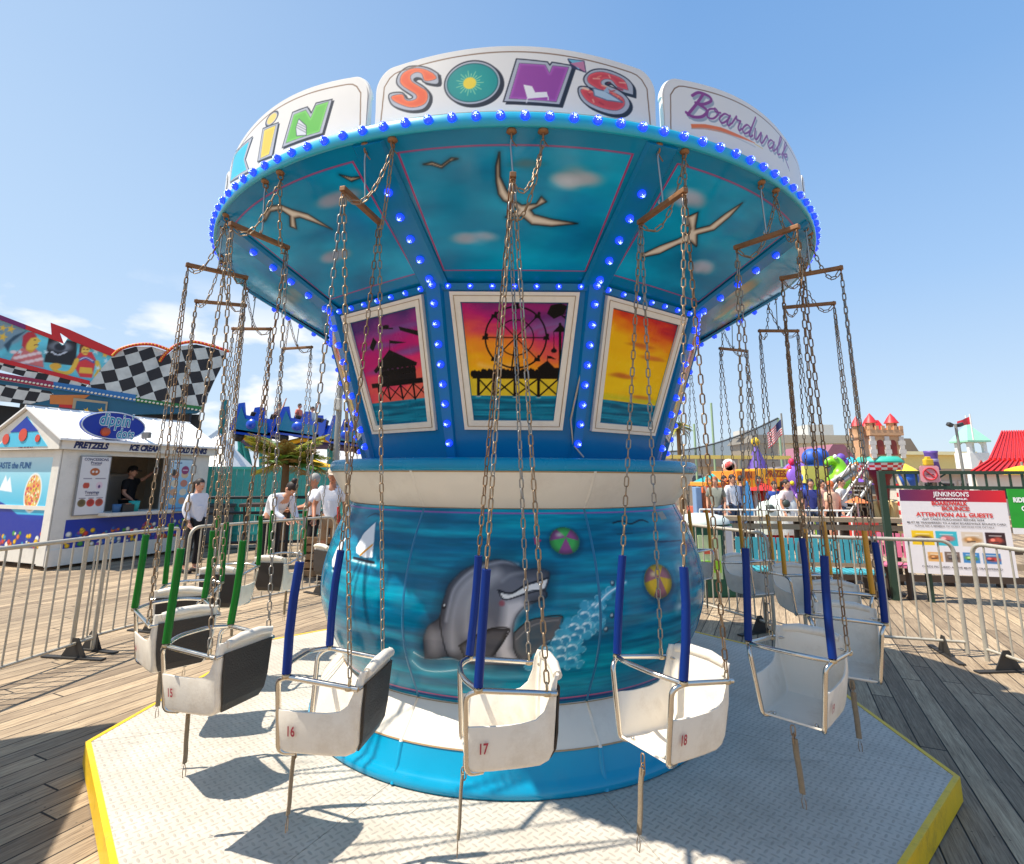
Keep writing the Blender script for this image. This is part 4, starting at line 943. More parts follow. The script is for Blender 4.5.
# ================================================================ swings
RS=2.185
rust=mat('rusty_chain_steel',(156,134,108),.42,metal=.65,var=.4,scale=45,dirt=.6,dirtcol=(96,58,30))
bar_m=mat('rusty_flat_bar',(146,104,68),.6,metal=.4,var=.3,scale=20,dirt=.5,dirtcol=(84,50,30))
chrome=mat('chrome_tube',(205,200,192),.18,metal=1,var=.08,scale=15)
brass=mat('brass_link',(188,170,140),.35,metal=.8,var=.2,scale=30)
seat_m=mat('seat_cream_plastic',(230,221,206),.36,var=.09,scale=5,dirt=.42,dirtcol=(176,154,124),coat=.2,bump=.08,bscale=90)
black_m=mat('black_back_pad',(44,37,33),.5,var=.25,scale=14,bump=.3,bscale=150)
strap_m=mat('worn_webbing',(138,122,100),.8,var=.3,scale=60,bump=.5,bscale=300)
tube_m={'blue':mat('blue_hose',(0,40,112),.45,var=.12,scale=10,spec=.25),'green':mat('green_hose',(0,104,22),.45,var=.14,scale=10,spec=.3),'red':mat('red_hose',(190,20,26),.35,coat=.2),'yellow':mat('yellow_hose',(204,140,14),.4,var=.12,scale=10,coat=.2)}
num_m=mat('faded_red_numeral',(170,50,66),.6,var=.3,scale=60)
PITCH=.0400
def link_pts(n=10,L=.05,w=.025,r=.0035):
    h=L/2-w/2; P=[]
    for k in range(n):
        a=2*PI*k/n; x=math.cos(a)*(w/2-r); y=math.sin(a)*(w/2-r)
        P.append((x,0,y+(h if y>=0 else -h)))
    return P
LP=[(.0082,-.0140),(.0082,.0140),(.0050,.0205),(-.0050,.0205),(-.0082,.0140),(-.0082,-.0140),(-.0050,-.0205),(.0050,-.0205)]
steel_old=mat('worn_steel_chain',(150,144,136),.38,metal=.8,var=.4,scale=50,dirt=.35,dirtcol=(110,76,48))
brown_old=mat('brown_chain',(128,100,72),.5,metal=.55,var=.4,scale=50,dirt=.6,dirtcol=(70,46,30))
def add_link(mb,c,ax,side,r=.0032):
    ax=ax.normalized(); side=(side-ax*side.dot(ax)).normalized()
    mb.tube([c+side*x+ax*z for x,z in LP],r,5,closed=True)
def chain_mesh(name,n,v=0):
    mb=MB(); rn=random.Random(n+v*7)
    for i in range(n):
        a=(i%2)*PI/2+.5+rn.uniform(-.12,.12)+i*.02
        add_link(mb,Vector((0,0,-(i+.5)*PITCH)),Vector((0,0,-1)),Vector((math.cos(a),math.sin(a),0)))
    for i in range(len(mb.mi)): mb.mi[i]=0
    for j in range(n):
        if rn.random()<.18:
            for q in range(j*len(mb.f)//n,(j+1)*len(mb.f)//n): mb.mi[q]=1
    o=mb.build(name,[[rust,steel_old],[steel_old,rust],[brown_old,rust]][v]); me=o.data; bpy.data.objects.remove(o); return me
MCH={}
def put_chain(name,parent,p,q,n=None):
    p=Vector(p);q=Vector(q); L=(q-p).length; n=n or max(2,round(L/PITCH))
    key=(n,rng.choice([0,0,1,2]))
    if key not in MCH: MCH[key]=chain_mesh('chain_links',n,key[1])
    o=link(name,MCH[key],parent); o.location=p; o.rotation_mode='QUATERNION'; o.rotation_quaternion=Vector((0,0,-1)).rotation_difference((q-p).normalized()); o.scale=(1,1,L/(n*PITCH))
    return o
def sag_chain(p,q,slack,m,n_links):
    # hanging curve: parabola sampled at equal arc
    p=Vector(p);q=Vector(q); K=80
    P=[p.lerp(q,i/K)-Vector((0,0,slack*4*(i/K)*(1-i/K))) for i in range(K+1)]
    d=[0]
    for i in range(K): d.append(d[-1]+(P[i+1]-P[i]).length)
    n=max(3,round(d[-1]/PITCH)); mb=MB()
    for i in range(n):
        s=(i+.5)*d[-1]/n; j=max(0,min(K-1,int(np.searchsorted(d,s))-1)); f=(s-d[j])/max(1e-9,d[j+1]-d[j]); c=P[j].lerp(P[j+1],f); ax=P[j+1]-P[j]
        sd=ax.cross(Vector((.3,1,.2))).normalized(); 
        if i%2: sd=ax.cross(sd).normalized()
        add_link(mb,c,ax,sd)
    return mb
SAG={}
def shell_mesh():
    # side outline (x,z) relative to seat floor; tub opening towards -x
    path=[(-.150,.008),(-.13,-.002),(-.06,-.004),(.04,-.003),(.100,.0),(.130,.014),(.145,.045),(.150,.16),(.158,.265),(.166,.288)]
    top=[(.150,.287),(.138,.262),(.128,.215),(.110,.175),(.080,.153),(.03,.145),(-.05,.143),(-.148,.148)]
    bm=bmesh.new(); 
    def wy(x,z): return .118+.026*min(1,max(0,z/.15))
    L=[bm.verts.new((x,wy(x,z),z)) for x,z in path]; Rr=[bm.verts.new((x,-wy(x,z),z)) for x,z in path]
    TL=[bm.verts.new((x,wy(x,z),z)) for x,z in top]; TR=[bm.verts.new((x,-wy(x,z),z)) for x,z in top]
    for i in range(len(path)-1): bm.faces.new((L[i],L[i+1],Rr[i+1],Rr[i]))
    # sides as strips: connect top curve to path
    def strip(A,B):
        # A path front->back, B top back->front
        Bf=list(reversed(B)); i=j=0
        while i<len(A)-1 or j<len(Bf)-1:
            if j>=len(Bf)-1 or (i<len(A)-1 and (A[i+1].co-Bf[j].co).length<=(A[i].co-Bf[min(j+1,len(Bf)-1)].co).length): bm.faces.new((A[i],A[i+1],Bf[j])); i+=1
            else: bm.faces.new((A[i],Bf[j+1],Bf[j])); j+=1
    strip(L,TL); strip(Rr,TR)
    ed=[e for e in bm.edges if len(e.link_faces)==2 and (e.verts[0] in L and e.verts[1] in L or e.verts[0] in Rr and e.verts[1] in Rr)]
    bmesh.ops.recalc_face_normals(bm,faces=bm.faces)
    bmesh.ops.bevel(bm,geom=ed,offset=.022,segments=4,affect='EDGES',profile=.55,clamp_overlap=True)
    bmesh.ops.triangulate(bm,faces=bm.faces); 
    me=bpy.data.meshes.new('seat_shell'); bm.to_mesh(me); bm.free()
    o=link('tmp',me); sm=o.modifiers.new('s','SOLIDIFY'); sm.thickness=.007; sm.offset=0
    bv=o.modifiers.new('b','BEVEL'); bv.width=.002; bv.segments=2; bv.limit_method='ANGLE'; bv.angle_limit=R_(50)
    dg=bpy.context.evaluated_depsgraph_get(); dg.update(); m2=bpy.data.meshes.new_from_object(o.evaluated_get(dg)); bpy.data.objects.remove(o)
    m2.polygons.foreach_set('use_smooth',[True]*len(m2.polygons)); m2.set_sharp_from_angle(angle=R_(38)); m2.name='seat_shell'; m2.materials.clear(); m2.materials.append(seat_m)
    return m2
SHELL=shell_mesh()
def arcpts(P,r,k=5):
    # round the inner corners of a polyline
    P=[Vector(p) for p in P]; out=[P[0]]
    for i in range(1,len(P)-1):
        a=(P[i-1]-P[i]); b=(P[i+1]-P[i]); ra=min(r,a.length*.48,b.length*.48); A=P[i]+a.normalized()*ra; B=P[i]+b.normalized()*ra
        for j in range(k+1):
            t=j/k; out.append(A*(1-t)**2+P[i]*2*t*(1-t)+B*t*t)
    out.append(P[-1]); return out
ZS=.68   # seat floor height over the boardwalk
FR=(-.118,.168); RE=(.118,.160); ZF,ZR=.945,.915
def swing_parts():
    parts={}
    def mk(n,mb,m): o=mb.build(n,m); me=o.data; bpy.data.objects.remove(o); parts[n]=me
    mb=MB()
    for s in (1,-1):
        mb.tube(arcpts([(-.095,.10*s,ZS-.008),(-.150,.118*s,ZS-.004),(-.158,.150*s,ZF-.02),(-.118,.168*s,ZF),(.15,.160*s,ZR)],.035),.0098,8)
    mb.tube(arcpts([(-.118,.168,ZF),(-.165,.08,ZF+.012),(-.165,-.08,ZF+.012),(-.118,-.168,ZF)],.06,6),.0095,8)
    mb.tube(arcpts([(.15,.160,ZR),(.162,.10,ZR+.004),(.162,-.10,ZR+.004),(.15,-.160,ZR)],.03),.007,8)
    mb.tube([(-.095,.10,ZS-.009),(-.095,-.10,ZS-.009)],.0075,8)
    mk('seat_frame',mb,chrome)
    mb=MB(); pa=[(.134,.012),(.150,.045),(.1555,.10),(.157,.16),(.163,.245)]; hwd=[.098,.112,.122,.127,.130]; vs=[]
    for t in (.001,.009):
        for (x,z),w in zip(pa,hwd): vs+=[(x+t,-w,ZS+z),(x+t,w,ZS+z)]
    n=len(pa); fs=[]
    for i in range(n-1):
        fs.append((2*i,2*i+1,2*i+3,2*i+2)); o2=2*n; fs.append((o2+2*i,o2+2*i+2,o2+2*i+3,o2+2*i+1)); fs.append((2*i,2*i+2,o2+2*i+2,o2+2*i)); fs.append((2*i+1,o2+2*i+1,o2+2*i+3,2*i+3))
    fs+= [(0,2*n,2*n+1,1),(2*n-2,2*n-1,4*n-1,4*n-2)]
    mb.add(vs,fs); mk('back_pad',mb,black_m)
    mb=MB(); mb.tube([(.166,-.118,ZS+.278),(.170,-.05,ZS+.290),(.170,.05,ZS+.290),(.166,.118,ZS+.278)],[.017,.02,.02,.017],10); mk('top_roll',mb,seat_m)
    mb=MB(); mb.box((0,0,2.85),(.026,.335,.022),bev=.003)
    for s in (1,-1): mb.tube([(0,.155*s,2.865),(0,.155*s,2.83)],.006,8); mb.tube([Vector((.009*math.cos(t),.155*s,2.826+.012*math.sin(t))) for t in [k*2*PI/10 for k in range(10)]],.003,5,closed=True)
    mb.tube([(0,0,2.845),(0,0,2.872)],.007,6)
    mk('spreader_bar',mb,bar_m)
    mb=MB(); 
    mb.tube(arcpts([(0,0,3.13),(-.004,0,3.09),(.012,.0,2.885),(.0,0,2.862),(-.012,0,2.872),(-.006,0,2.885)],.012,4),.0042,7); mk('hanger_rod',mb,steel)
    for x in (0,.14):
        mb=MB(); mb.lathe([(.001,3.162),(.024,3.162),(.024,3.150),(.007,3.143)],12,0,(x,0,0))
        mb.tube([Vector((x,.013*math.cos(t),3.132+.014*math.sin(t))) for t in [k*2*PI/12 for k in range(12)]],.0042,6,closed=True)
        mb.tube([(x,.002,3.119),(x+.008,.0,3.104),(x+.024,.002,3.084)],.003,5)
        mk('eye_bolt%d'%(x>0),mb,bar_m)
    for s in (1,-1):
        for i_,(x,y,z) in enumerate(((-.118,.168*s,ZF),(.118,.160*s,ZR))):
            mb=MB(); mb.lathe([(.0145,-.006),(.0165,0),(.0145,.006)],12,0,(x,y,z+.002)); mb.tube([Vector((x,y+.0*math.cos(t)+.008*math.cos(t),z+.022+.016*math.sin(t))) for t in [k*2*PI/10 for k in range(10)]],.0034,5,closed=True)
            mk('shackle%d%d'%(s>0,i_),mb,brass)
    for s in (0,1):
        mb=MB(); mb.lathe([(.0065,-.012),(.0075,.004),(.005,.008),(.001,.009)],10,0,(-.118,(.082 if s else -.082),ZS+.003)); mk('bolt%d'%s,mb,chrome)
    mb=MB(); z0=ZS-.012
    for i in range(2): add_link(mb,Vector((-.150,0,z0-.016-i*.03)),Vector((0,0,1)),Vector((1,0,0)) if i else Vector((0,1,0)),.0025)
    mk('strap_link',mb,rust)
    mb=MB(); mb.tube([(-.150,.0,z0-.045),(-.152,.001,z0-.10),(-.1505,-.001,z0-.16),(-.149,0,z0-.21),(-.151,0,z0-.245)],.012,8,flat=.5); 
    mk('crotch_strap',mb,strap_m)
    mb=MB(); mb.tube([(-.151,0,z0-.243),(-.151,.008,z0-.275),(-.150,.006,z0-.30),(-.151,-.006,z0-.30),(-.151,-.008,z0-.275)],.0018,5,closed=True); mk('strap_clip',mb,rust)
    return parts
PT=swing_parts()
HZ=2.843
TH={}
NUMMESH={}
tz=1.335
rng=random.Random(11)
yaws={0:10,1:14,-1:11,2:9,-2:17,-3:12,3:6}
col_of=lambda n: 'yellow' if n<=5 else 'red' if n<=10 else 'green' if n<=15 else 'blue'
where={17:'nearest the camera, marked 17, in front of the dolphin',16:'marked 16, lower left of the dolphin',18:'marked 18, in front of the yellow beach ball',15:'marked 15, over the left corner of the deck',19:'large open seat right of the drum',20:'just behind the big open seat on the right',14:'close behind the seat marked 15',13:'third behind the green pair at the left rim',12:'far left, before the woman in white',11:'left of the drum, before the leaning woman',1:'behind the blue pair at the right rim',2:'second behind the blue seats at right',3:'third behind the blue seats at right',4:'farthest right of the yellow, beside the drum',10:'emerging at the left edge of the drum'}
for k in range(-10,10):
    num=((17+k-1)%20)+1; ph=R_(18)*k+R_(-.45); col=col_of(num)
    lab='white swing seat with %s hoses, %s'%(col,where.get(num,'hidden behind the drum, number %d'%num))
    sw=thing('chain_swing',lab,'swing seat',(RS*math.sin(ph),-RS*math.cos(ph),PZ),ph,'swing seats hanging round the carousel')
    yaw=R_(yaws.get(k,rng.uniform(-6,12))); tilt=R_(rng.uniform(-2.0,2.0)); dx=rng.uniform(-.012,.012); dy=rng.uniform(-.008,.008); dz=rng.uniform(-.008,.008)
    dx+={1:-.048,2:-.03,-1:.022,0:-.012}.get(k,0)
    Rz=Matrix.Rotation(yaw,4,'Z'); Rt=Matrix.Translation((dx,dy,dz))@Rz@Matrix.Translation((0,0,.9))@Matrix.Rotation(tilt,4,'Y')@Matrix.Translation((0,0,-.9))
    base=Matrix.Translation((0,0,-PZ)); yb=Matrix.Rotation(yaw*.35,4,'Z')
    def put(n,mat4,parent=sw,name=None):
        o=link(name or n,PT[n],parent); o.matrix_local=base@mat4 if parent is sw else Matrix(); return o
    put('seat_frame',Rt)
    for q_ in ('00','01','10','11'): put('shackle'+q_,Rt,name='shackle')
    sh=link('seat_shell',SHELL,sw); sh.matrix_local=base@Rt@Matrix.Translation((0,0,ZS))
    bp=link('back_pad',PT['back_pad'],sh); bp.matrix_local=Matrix.Translation((0,0,-ZS)); tr=link('top_roll',PT['top_roll'],sh); tr.matrix_local=Matrix.Translation((0,0,-ZS))
    # number on the outward side
    vs,fs=text_polys(str(num),.048,0,.0012); mb=MB(); xo=-.115
    mb.add([Vector((xo+v.x*.7,-.1275-.0165*min(1,(v.y+.06)/.12)-.0065,.062+v.y)) for v in vs],fs)
    nm=mb.build('seat_number',num_m,sh,recalc=False)
    for q_ in ('bolt0','bolt1'): b_=link('bolt',PT[q_],sh); b_.matrix_local=Matrix.Translation((0,0,-ZS))
    sl_=link('strap_link',PT['strap_link'],sw); sl_.matrix_local=base@Rt
    st=link('crotch_strap',PT['crotch_strap'],sw); st.matrix_local=base@Rt@Matrix.Translation((-.15,0,ZS))@Matrix.Rotation(R_(rng.uniform(-3,3)),4,'X')@Matrix.Rotation(R_(rng.uniform(-2,4)),4,'Y')@Matrix.Translation((.15,0,-ZS))
    cl=link('strap_clip',PT['strap_clip'],st)
    put('spreader_bar',yb); put('hanger_rod',Matrix()); put('eye_bolt0',Matrix(),name='eye_bolt'); put('eye_bolt1',Matrix(),name='eye_bolt')
    for s in (1,-1):
        topp=base@yb@Vector((0,.155*s,HZ-.03))
        f=base@Rt@Vector((-.118,.168*s,ZF+.012)); r=base@Rt@Vector((.118,.160*s,ZR+.035))
        tf=topp.lerp(f,(topp.z-(tz-PZ))/(topp.z-f.z))
        put_chain('front_chain',sw,topp+Vector((-.004,0,0)),tf,n=37); put_chain('rear_chain',sw,topp+Vector((.004,0,0)),r)
        mb=MB(); dr=(f-tf); bow=Vector((rng.uniform(-.006,.006),rng.uniform(-.006,.006),0)); mb.tube([tf-dr*.0,tf+dr*.33+bow,tf+dr*.66+bow,f],.0165,10); mb.build('hose_sleeve',tube_m[col],sw)
        # safety chain from the second eye bolt
        key=(s,round(yaw*.35,2))
        mb=sag_chain(base@Vector((.14,0,3.115)),base@yb@Vector((0,.150*s,2.835)),.15 if s>0 else .13,rust,0)
        mb.build('safety_chain',rust,sw)
# ================================================================ crowd barriers
galv=mat('barrier_galvanised',(188,180,164),.5,metal=.35,var=.2,scale=18,dirt=.2,dirtcol=(130,100,70))
foot_m=mat('barrier_foot_dark',(60,58,56),.6,metal=.4)
def mesh_only(mb,name,m): o=mb.build(name,m); me=o.data; bpy.data.objects.remove(o); return me
mb=MB(); mb.tube([(0,0,.13),(0,0,1.04)],.0085,6,cap=False); PICK=mesh_only(mb,'picket',galv)
def vis_barrier(A,B,label,h=1.06,cr_=.13):
    A=Vector((A[0],A[1],0));B=Vector((B[0],B[1],0)); L=(B-A).length; rz=math.atan2(B.y-A.y,B.x-A.x)
    t=thing('crowd_barrier',label,'barrier',A,rz,'crowd barriers fencing off the ride')
    mb=MB(); P=arcpts([(.03,0,.03),(.03,0,h),(L-.03,0,h),(L-.03,0,.03)],cr_,7); mb.tube(P,.019,10); mb.build('frame',galv,t)
    mb=MB(); mb.tube([(.03,0,.13),(L-.03,0,.13)],.014,8); mb.build('bottom_rail',galv,t)
    n=int((L-.2)/.118)
    for i in range(n):
        x=.03+(L-.06)*(i+1)/(n+1); o=link('picket',PICK,t); o.location=(x,0,0)
        if x<.15 or x>L-.15: o.scale=(1,1,.95)
    for x in (.22,L-.22):
        mb=MB(); mb.box((x,0,.010),(.06,.62,.012)); 
        mb.prism([(-.13,.0),(.13,.0),(.03,.16),(-.03,.16)],(Vector((x,0,.016)),Vector((0,1,0)),Vector((0,0,1)),Vector((1,0,0))),-.004,.004); mb.build('foot',foot_m,t)
    return t
g2=lambda px,py,z=0:(gnd(px,py,z).x,gnd(px,py,z).y)
j_=g2(74,657)
vis_barrier((j_[0]-.27,j_[1]-2.25),(j_[0]+.06,j_[1]+.17),'barrier cut off by the left edge of the photo',cr_=.04)
vis_barrier((j_[0]-.05,j_[1]-.02),(-3.78,2.05),'short looking barrier between the left edge piece and the one by the woman',cr_=.04)
vis_barrier((-3.74,2.12),(-2.62,3.95),'barrier on the left in front of the woman and leaning worker')
vis_barrier((-2.45,4.05),(-.2,4.75),'barrier behind the drum, left of centre')
vis_barrier((0.05,4.75),(1.75,3.95),'barrier behind the drum, right of centre')
a_=g2(722,531,1.04); b_=g2(786,537,1.04); c_=g2(795,538,1.04); 
vis_barrier((1.86,3.85),(b_[0]-.12,b_[1]+.12),'barrier behind the yellow hoses, right of the drum')
vis_barrier(c_,(4.36,1.20),'long barrier on the right in front of the attention board')
vis_barrier((4.33,1.02),(4.55,-1.4),'barrier cut off by the right edge of the photo')
# ================================================================ vertical planes placed in the world
class VPl:
    def __init__(s,A,B):
        s.A=Vector((A[0],A[1],0)); s.x=(Vector((B[0],B[1],0))-s.A).normalized(); s.z=Vector((0,0,1)); s.n=s.x.cross(s.z)
        s.fr=(s.A,s.x,s.z,s.n)
    def uv(s,px,py):
        d=ray(px,py); t=(s.A-CAMP).dot(s.n)/d.dot(s.n); X=CAMP+d*t-s.A; return (X.dot(s.x),X.z)
    def pts(s,P): return [s.uv(*p) for p in P]
def from_plane(A,pxA,YA,pxB,YB):
    a=at(pxA,470,YA); b=at(pxB,470,YB); return VPl(a,b)
FL=lambda n,c,**k: M(n,c,**{**dict(rough=.5,var=.08),**k})
def slab(pl,P,m,t0=0,t1=.03,name='panel',parent=None,uv=True):
    mb=MB(); mb.prism(pl.pts(P) if uv else P,pl.fr,t0,t1); return mb.build(name,m,parent)
def clip_rect(pl,x0,y0,x1,y1):
    # pixel rect -> frame rect (averaged)
    a=pl.uv(x0,y0);b=pl.uv(x1,y0);c=pl.uv(x1,y1);d=pl.uv(x0,y1); return (a[0]+d[0])/2,(b[0]+c[0])/2,(c[1]+d[1])/2,(a[1]+b[1])/2
# ================================================================ snack kiosk
C0=gnd(44,571); fdir=(gnd(183,552)-C0); fdir.z=0; fdir.normalize(); LK=3.05
KF=VPl(C0,C0+fdir); ddir=Vector((-fdir.y,fdir.x,0)); WK=2.0
eave=KF.uv(58,449)[1]; etop=eave+.17; KS=VPl(C0+ddir*WK,C0)     # side plane, x runs towards the corner
kiosk=thing('snack_kiosk','white gabled snack kiosk with blue panels selling pretzels and ice cream beyond the left barrier','kiosk',C0)
def kb(mb,name,m,parent=None,**k):
    o=mb.build(name,m,parent or kiosk,**k)
    if parent is None: o.matrix_parent_inverse=Matrix.Translation(-C0)
    return o
def kfix(o): o.matrix_parent_inverse=Matrix.Translation(-C0); return o
kw=FL('kiosk_white',(226,220,208),dirt=.2,dirtcol=(150,140,125)); kroof=FL('kiosk_roof_white',(236,234,230),rough=.4,dirt=.15,dirtcol=(180,175,165)); kblue=FL('kiosk_blue',(0,48,158),rough=.5); kdark=FL('kiosk_interior',(214,194,168),rough=.8,var=.2); kcy=FL('kiosk_cyan',(80,186,216)); ink=FL('ink_navy',(20,34,92)); 
F_=lambda s,z,d=0: C0+fdir*s+ddir*d+Vector((0,0,z))   # d inward
def fpanel(s0,s1,z0,z1,d0,d1,name,m,parent=None):
    mb=MB(); mb.prism([(s0,z0),(s1,z0),(s1,z1),(s0,z1)],(C0,fdir,Vector((0,0,1)),-ddir),-d1,-d0); return kb(mb,name,m,parent)
zw0=KF.uv(110,512)[1]; zw1=KF.uv(110,456)[1]; so=KF.uv(104,480)[0]; s1_=KF.uv(163,480)[0]
fpanel(0,so,.30,eave,0,.05,'front_wall',kw); fpanel(s1_,LK,.30,eave,0,.05,'front_wall',kw); fpanel(so,s1_,.30,zw0,.0,.05,'front_wall',kw); fpanel(so,s1_,zw1,eave,.0,.05,'front_wall',kw)
fpanel(-.02,LK+.02,.06,.34,-.03,.0,'base_skirt',kw)
fpanel(so-.05,s1_+.05,zw0-.06,zw0,-.36,.35,'counter',kw)
# side walls, back wall, floor
for s in (0.0,LK-.05):
    mb=MB(); mb.prism([(0.05,.1),(WK,.1),(WK,eave),(0.05,eave)],(C0+fdir*s,ddir,Vector((0,0,1)),fdir),.0,.05); kb(mb,'side_wall',kw)
fpanel(.05,LK-.05,.1,eave,WK-.05,WK,'back_wall',kdark)
fpanel(.06,LK-.06,.1,.18,.06,WK-.06,'floor',kdark)
fpanel(.06,LK-.06,eave-.05,eave,.06,WK-.06,'ceiling',kdark)
fpanel(so,s1_,1.30,1.34,WK-.4,WK-.06,'shelf',kw)
fpanel(so+.55,so+.62,zw0,eave-.05,WK-.5,WK-.42,'post',FL('kiosk_post_tan',(150,124,100)))
# fascia, gables, roof
ov=.12; fpanel(-ov,LK+ov,eave,etop,-.10,-.06,'fascia',kw); 
apx=KS.uv(27,411); zr=max(apx[1],etop+.45); mid=WK/2
for s in (-ov,LK+ov-.03):
    mb=MB(); mb.prism([(-.10,eave),(WK+.10,eave),(WK+.10,etop),(mid,zr),(-.10,etop)],(C0+fdir*s,ddir,Vector((0,0,1)),fdir),0,.03); kb(mb,'gable',kw)
for sg in (0,1):
    e=Vector((0,0,0)); a=F_(-ov-.06,etop-.015,(-.18 if sg==0 else WK+.18)); b=F_(LK+ov+.06,etop-.015,(-.18 if sg==0 else WK+.18)); c=F_(LK+ov+.06,zr+.03,mid); d=F_(-ov-.06,zr+.03,mid); nn=Vector((0,0,.035))
    mb=MB(); vs=[a,b,c,d,a+nn,b+nn,c+nn,d+nn]; mb.add(vs,[(0,3,2,1),(4,5,6,7),(0,1,5,4),(1,2,6,5),(2,3,7,6),(3,0,4,7)])
    for i in range(16):
        f=(i+.5)/16; p=a.lerp(b,f)+nn*1.15; q=d.lerp(c,f)+nn*1.15; mb.tube([p,q],.012,5)
    kb(mb,'roof',kroof)
mb=MB(); mb.tube([F_(-ov-.06,zr+.06,mid),F_(LK+ov+.06,zr+.06,mid)],.03,6); kb(mb,'ridge_cap',kroof)
for i in range(6):
    mb=MB(); p=F_(-.0+i*.55,zr+.10,mid); mb.box(p,(.03,.36,.02),rot=Matrix.Rotation(math.atan2(fdir.y,fdir.x)-PI/2,3,'Z')); kb(mb,'roof_light_strip',FL('dark_strip',(70,68,66)))
# lettering on the fascia
ff=(C0-ddir*.10,fdir,Vector((0,0,1)),-ddir)
for txt,px0,px1 in (('PRETZELS',70,105),('ICE CREAM',126,157),('COLD DRINKS',173,204)):
    a=KF.uv(px0,447)[0]; b=KF.uv(px1,450)[0]; vs,fs=text_polys(txt,.155,.25,.010); w=max(v.x for v in vs); mb=MB(); mb.add([ff[0]+fdir*(a+v.x*(b-a)/w)+Vector((0,0,eave+.035+v.y))+ff[3]*.004 for v in vs],fs); kb(mb,'fascia_lettering',ink,recalc=False)
sf=(C0+ddir*WK-fdir*(ov+.004),-ddir,Vector((0,0,1)),-fdir)
vs,fs=text_polys('ICE CREAM',.14,.1,.003); mb=MB(); mb.add([sf[0]-ddir*0+sf[1]*(.9+v.x*.62)+Vector((0,0,eave+.035+v.y))+sf[3]*.004 for v in vs],fs); kb(mb,'fascia_lettering',FL('ink_plum',(110,40,70)),recalc=False)
# canvases
paint_m=mat('printed_vinyl',(0,0,0),.4,attr='Col',var=.04)
def kcanvas(name,fr,w,h,base,painter,res=.012):
    return kfix(flat_canvas(name,fr,w,h,res,base,painter,paint_m,kiosk,.004))
def blobs(cv,z0,z1,n,seed,r=.06):
    rn=random.Random(seed); w=cv.U.max()
    cols=[[220,60,50],[240,190,30],[60,160,70],[40,150,200],[230,120,40],[150,70,160],[240,240,230],[30,90,190]]
    for i in range(n):
        c=(rn.uniform(0,w),z0+(z1-z0)*rn.random()**1.7); q=r*rn.uniform(.5,1.1); k=rn.choice(cols); cv.ell(c,q,q,[int(x*.6) for x in k],.01); cv.ell((c[0]-q*.15,c[1]+q*.15),q*.75,q*.75,k,.02)
zb1=zw0-.10
def low_art(cv):
    cv.c[:]=[0,48,160]; n=fbm(cv.U*1.5,cv.V*2,7)[...,None]; cv.c=cv.c*(.85+n*.3); blobs(cv,.02,.34,150,3,.05)
kcanvas('lower_panel',(C0+fdir*.22+Vector((0,0,.34)),fdir,Vector((0,0,1)),-ddir),LK-.34,zb1-.34,(4,38,150),low_art)
def side_art(cv):
    H=cv.V.max(); Wd=cv.U.max(); t=cv.V/H
    for i in range(3): cv.c[...,i]=np.interp(t,[0,.35,.36,1],[[0,42,130][i],[0,50,164][i],[60,180,216][i],[190,224,232][i]])
    wave=.40*H+.10*H*np.sin(cv.U/Wd*5+1); cv.put(np.clip((wave-cv.V)/.02,0,1),[4,40,152])
    cv.ell((Wd*.70,H*.60),.25,.36,[230,236,236],.02); cv.ell((Wd*.70,H*.60),.22,.32,[222,170,90],.02)
    rn=random.Random(2)
    for i in range(120):
        a=rn.uniform(0,2*PI); q=math.sqrt(rn.random()); cv.ell((Wd*.70+.2*q*math.cos(a),H*.60+.3*q*math.sin(a)),.022,.022,rn.choice([[226,90,60],[240,200,60],[120,160,60],[240,230,190],[200,70,90]]),.01)
    cv.poly([(.25,H*.62),(.38,H*.80),(.46,H*.72),(.52,H*.78),(.66,H*.60)],[240,244,246],.02)
    blobs(cv,.0,.25,60,9,.055)
    cv.ell((.05,H*.55),.1,.12,[200,60,60],.02,.8)
kcanvas('side_mural',(C0+ddir*(WK-.05)+Vector((0,0,.36)),-ddir,Vector((0,0,1)),-fdir),WK-.18,eave-.50,(0,0,0),side_art)
mb=MB(); mb.prism([(.0,0),(WK,0),(WK,.07),(0,.07)],(C0+ddir*WK+Vector((0,0,1.02)),-ddir,Vector((0,0,1)),-fdir),.006,.02); kb(mb,'side_trim',kw)
mb=MB(); mb.prism([(0,0),(.20,0),(.20,eave-.08),(0,eave-.08)],(C0-fdir*.012+ddir*.20+Vector((0,0,.08)),-ddir,Vector((0,0,1)),-fdir),.0,.02); kb(mb,'corner_board',kw)
for z,tx,sz in ((eave-.34,'TASTE the FUN!',.16),):
    vs,fs=text_polys(tx,sz,0,.004); mb=MB(); mb.add([C0+ddir*(WK-.1)-ddir*(v.x*.95)+Vector((0,0,z+v.y))-fdir*.010 for v in vs],fs); kb(mb,'side_lettering',FL('ink_blue',(40,110,170)),recalc=False)
# gable artwork
mb=MB(); mb.prism([(.25,etop-.12),(WK-.25,etop-.12),(mid,zr-.12)],(C0-fdir*ov,ddir,Vector((0,0,1)),-fdir),.002,.010); kb(mb,'gable_panel',kcy)
mb=MB(); mb.prism([(mid-.42,etop+.16),(mid+.42,etop+.16),(mid,zr-.14)],(C0-fdir*ov,ddir,Vector((0,0,1)),-fdir),.010,.016); kb(mb,'gable_panel',kblue)
mb=MB()
for (a,z,r,) in ((mid,etop+.10,.12),(mid+.5,etop+.03,.10),(mid-.45,etop+.03,.07)): mb=MB(); mb.lathe([(.001,.006),(r,.006),(r,.0)],20,0,C0-fdir*(ov+.018)+ddir*a+Vector((0,0,z)),-fdir,smooth=False); kb(mb,'gable_dot',FL('dot_red',(206,70,50)))
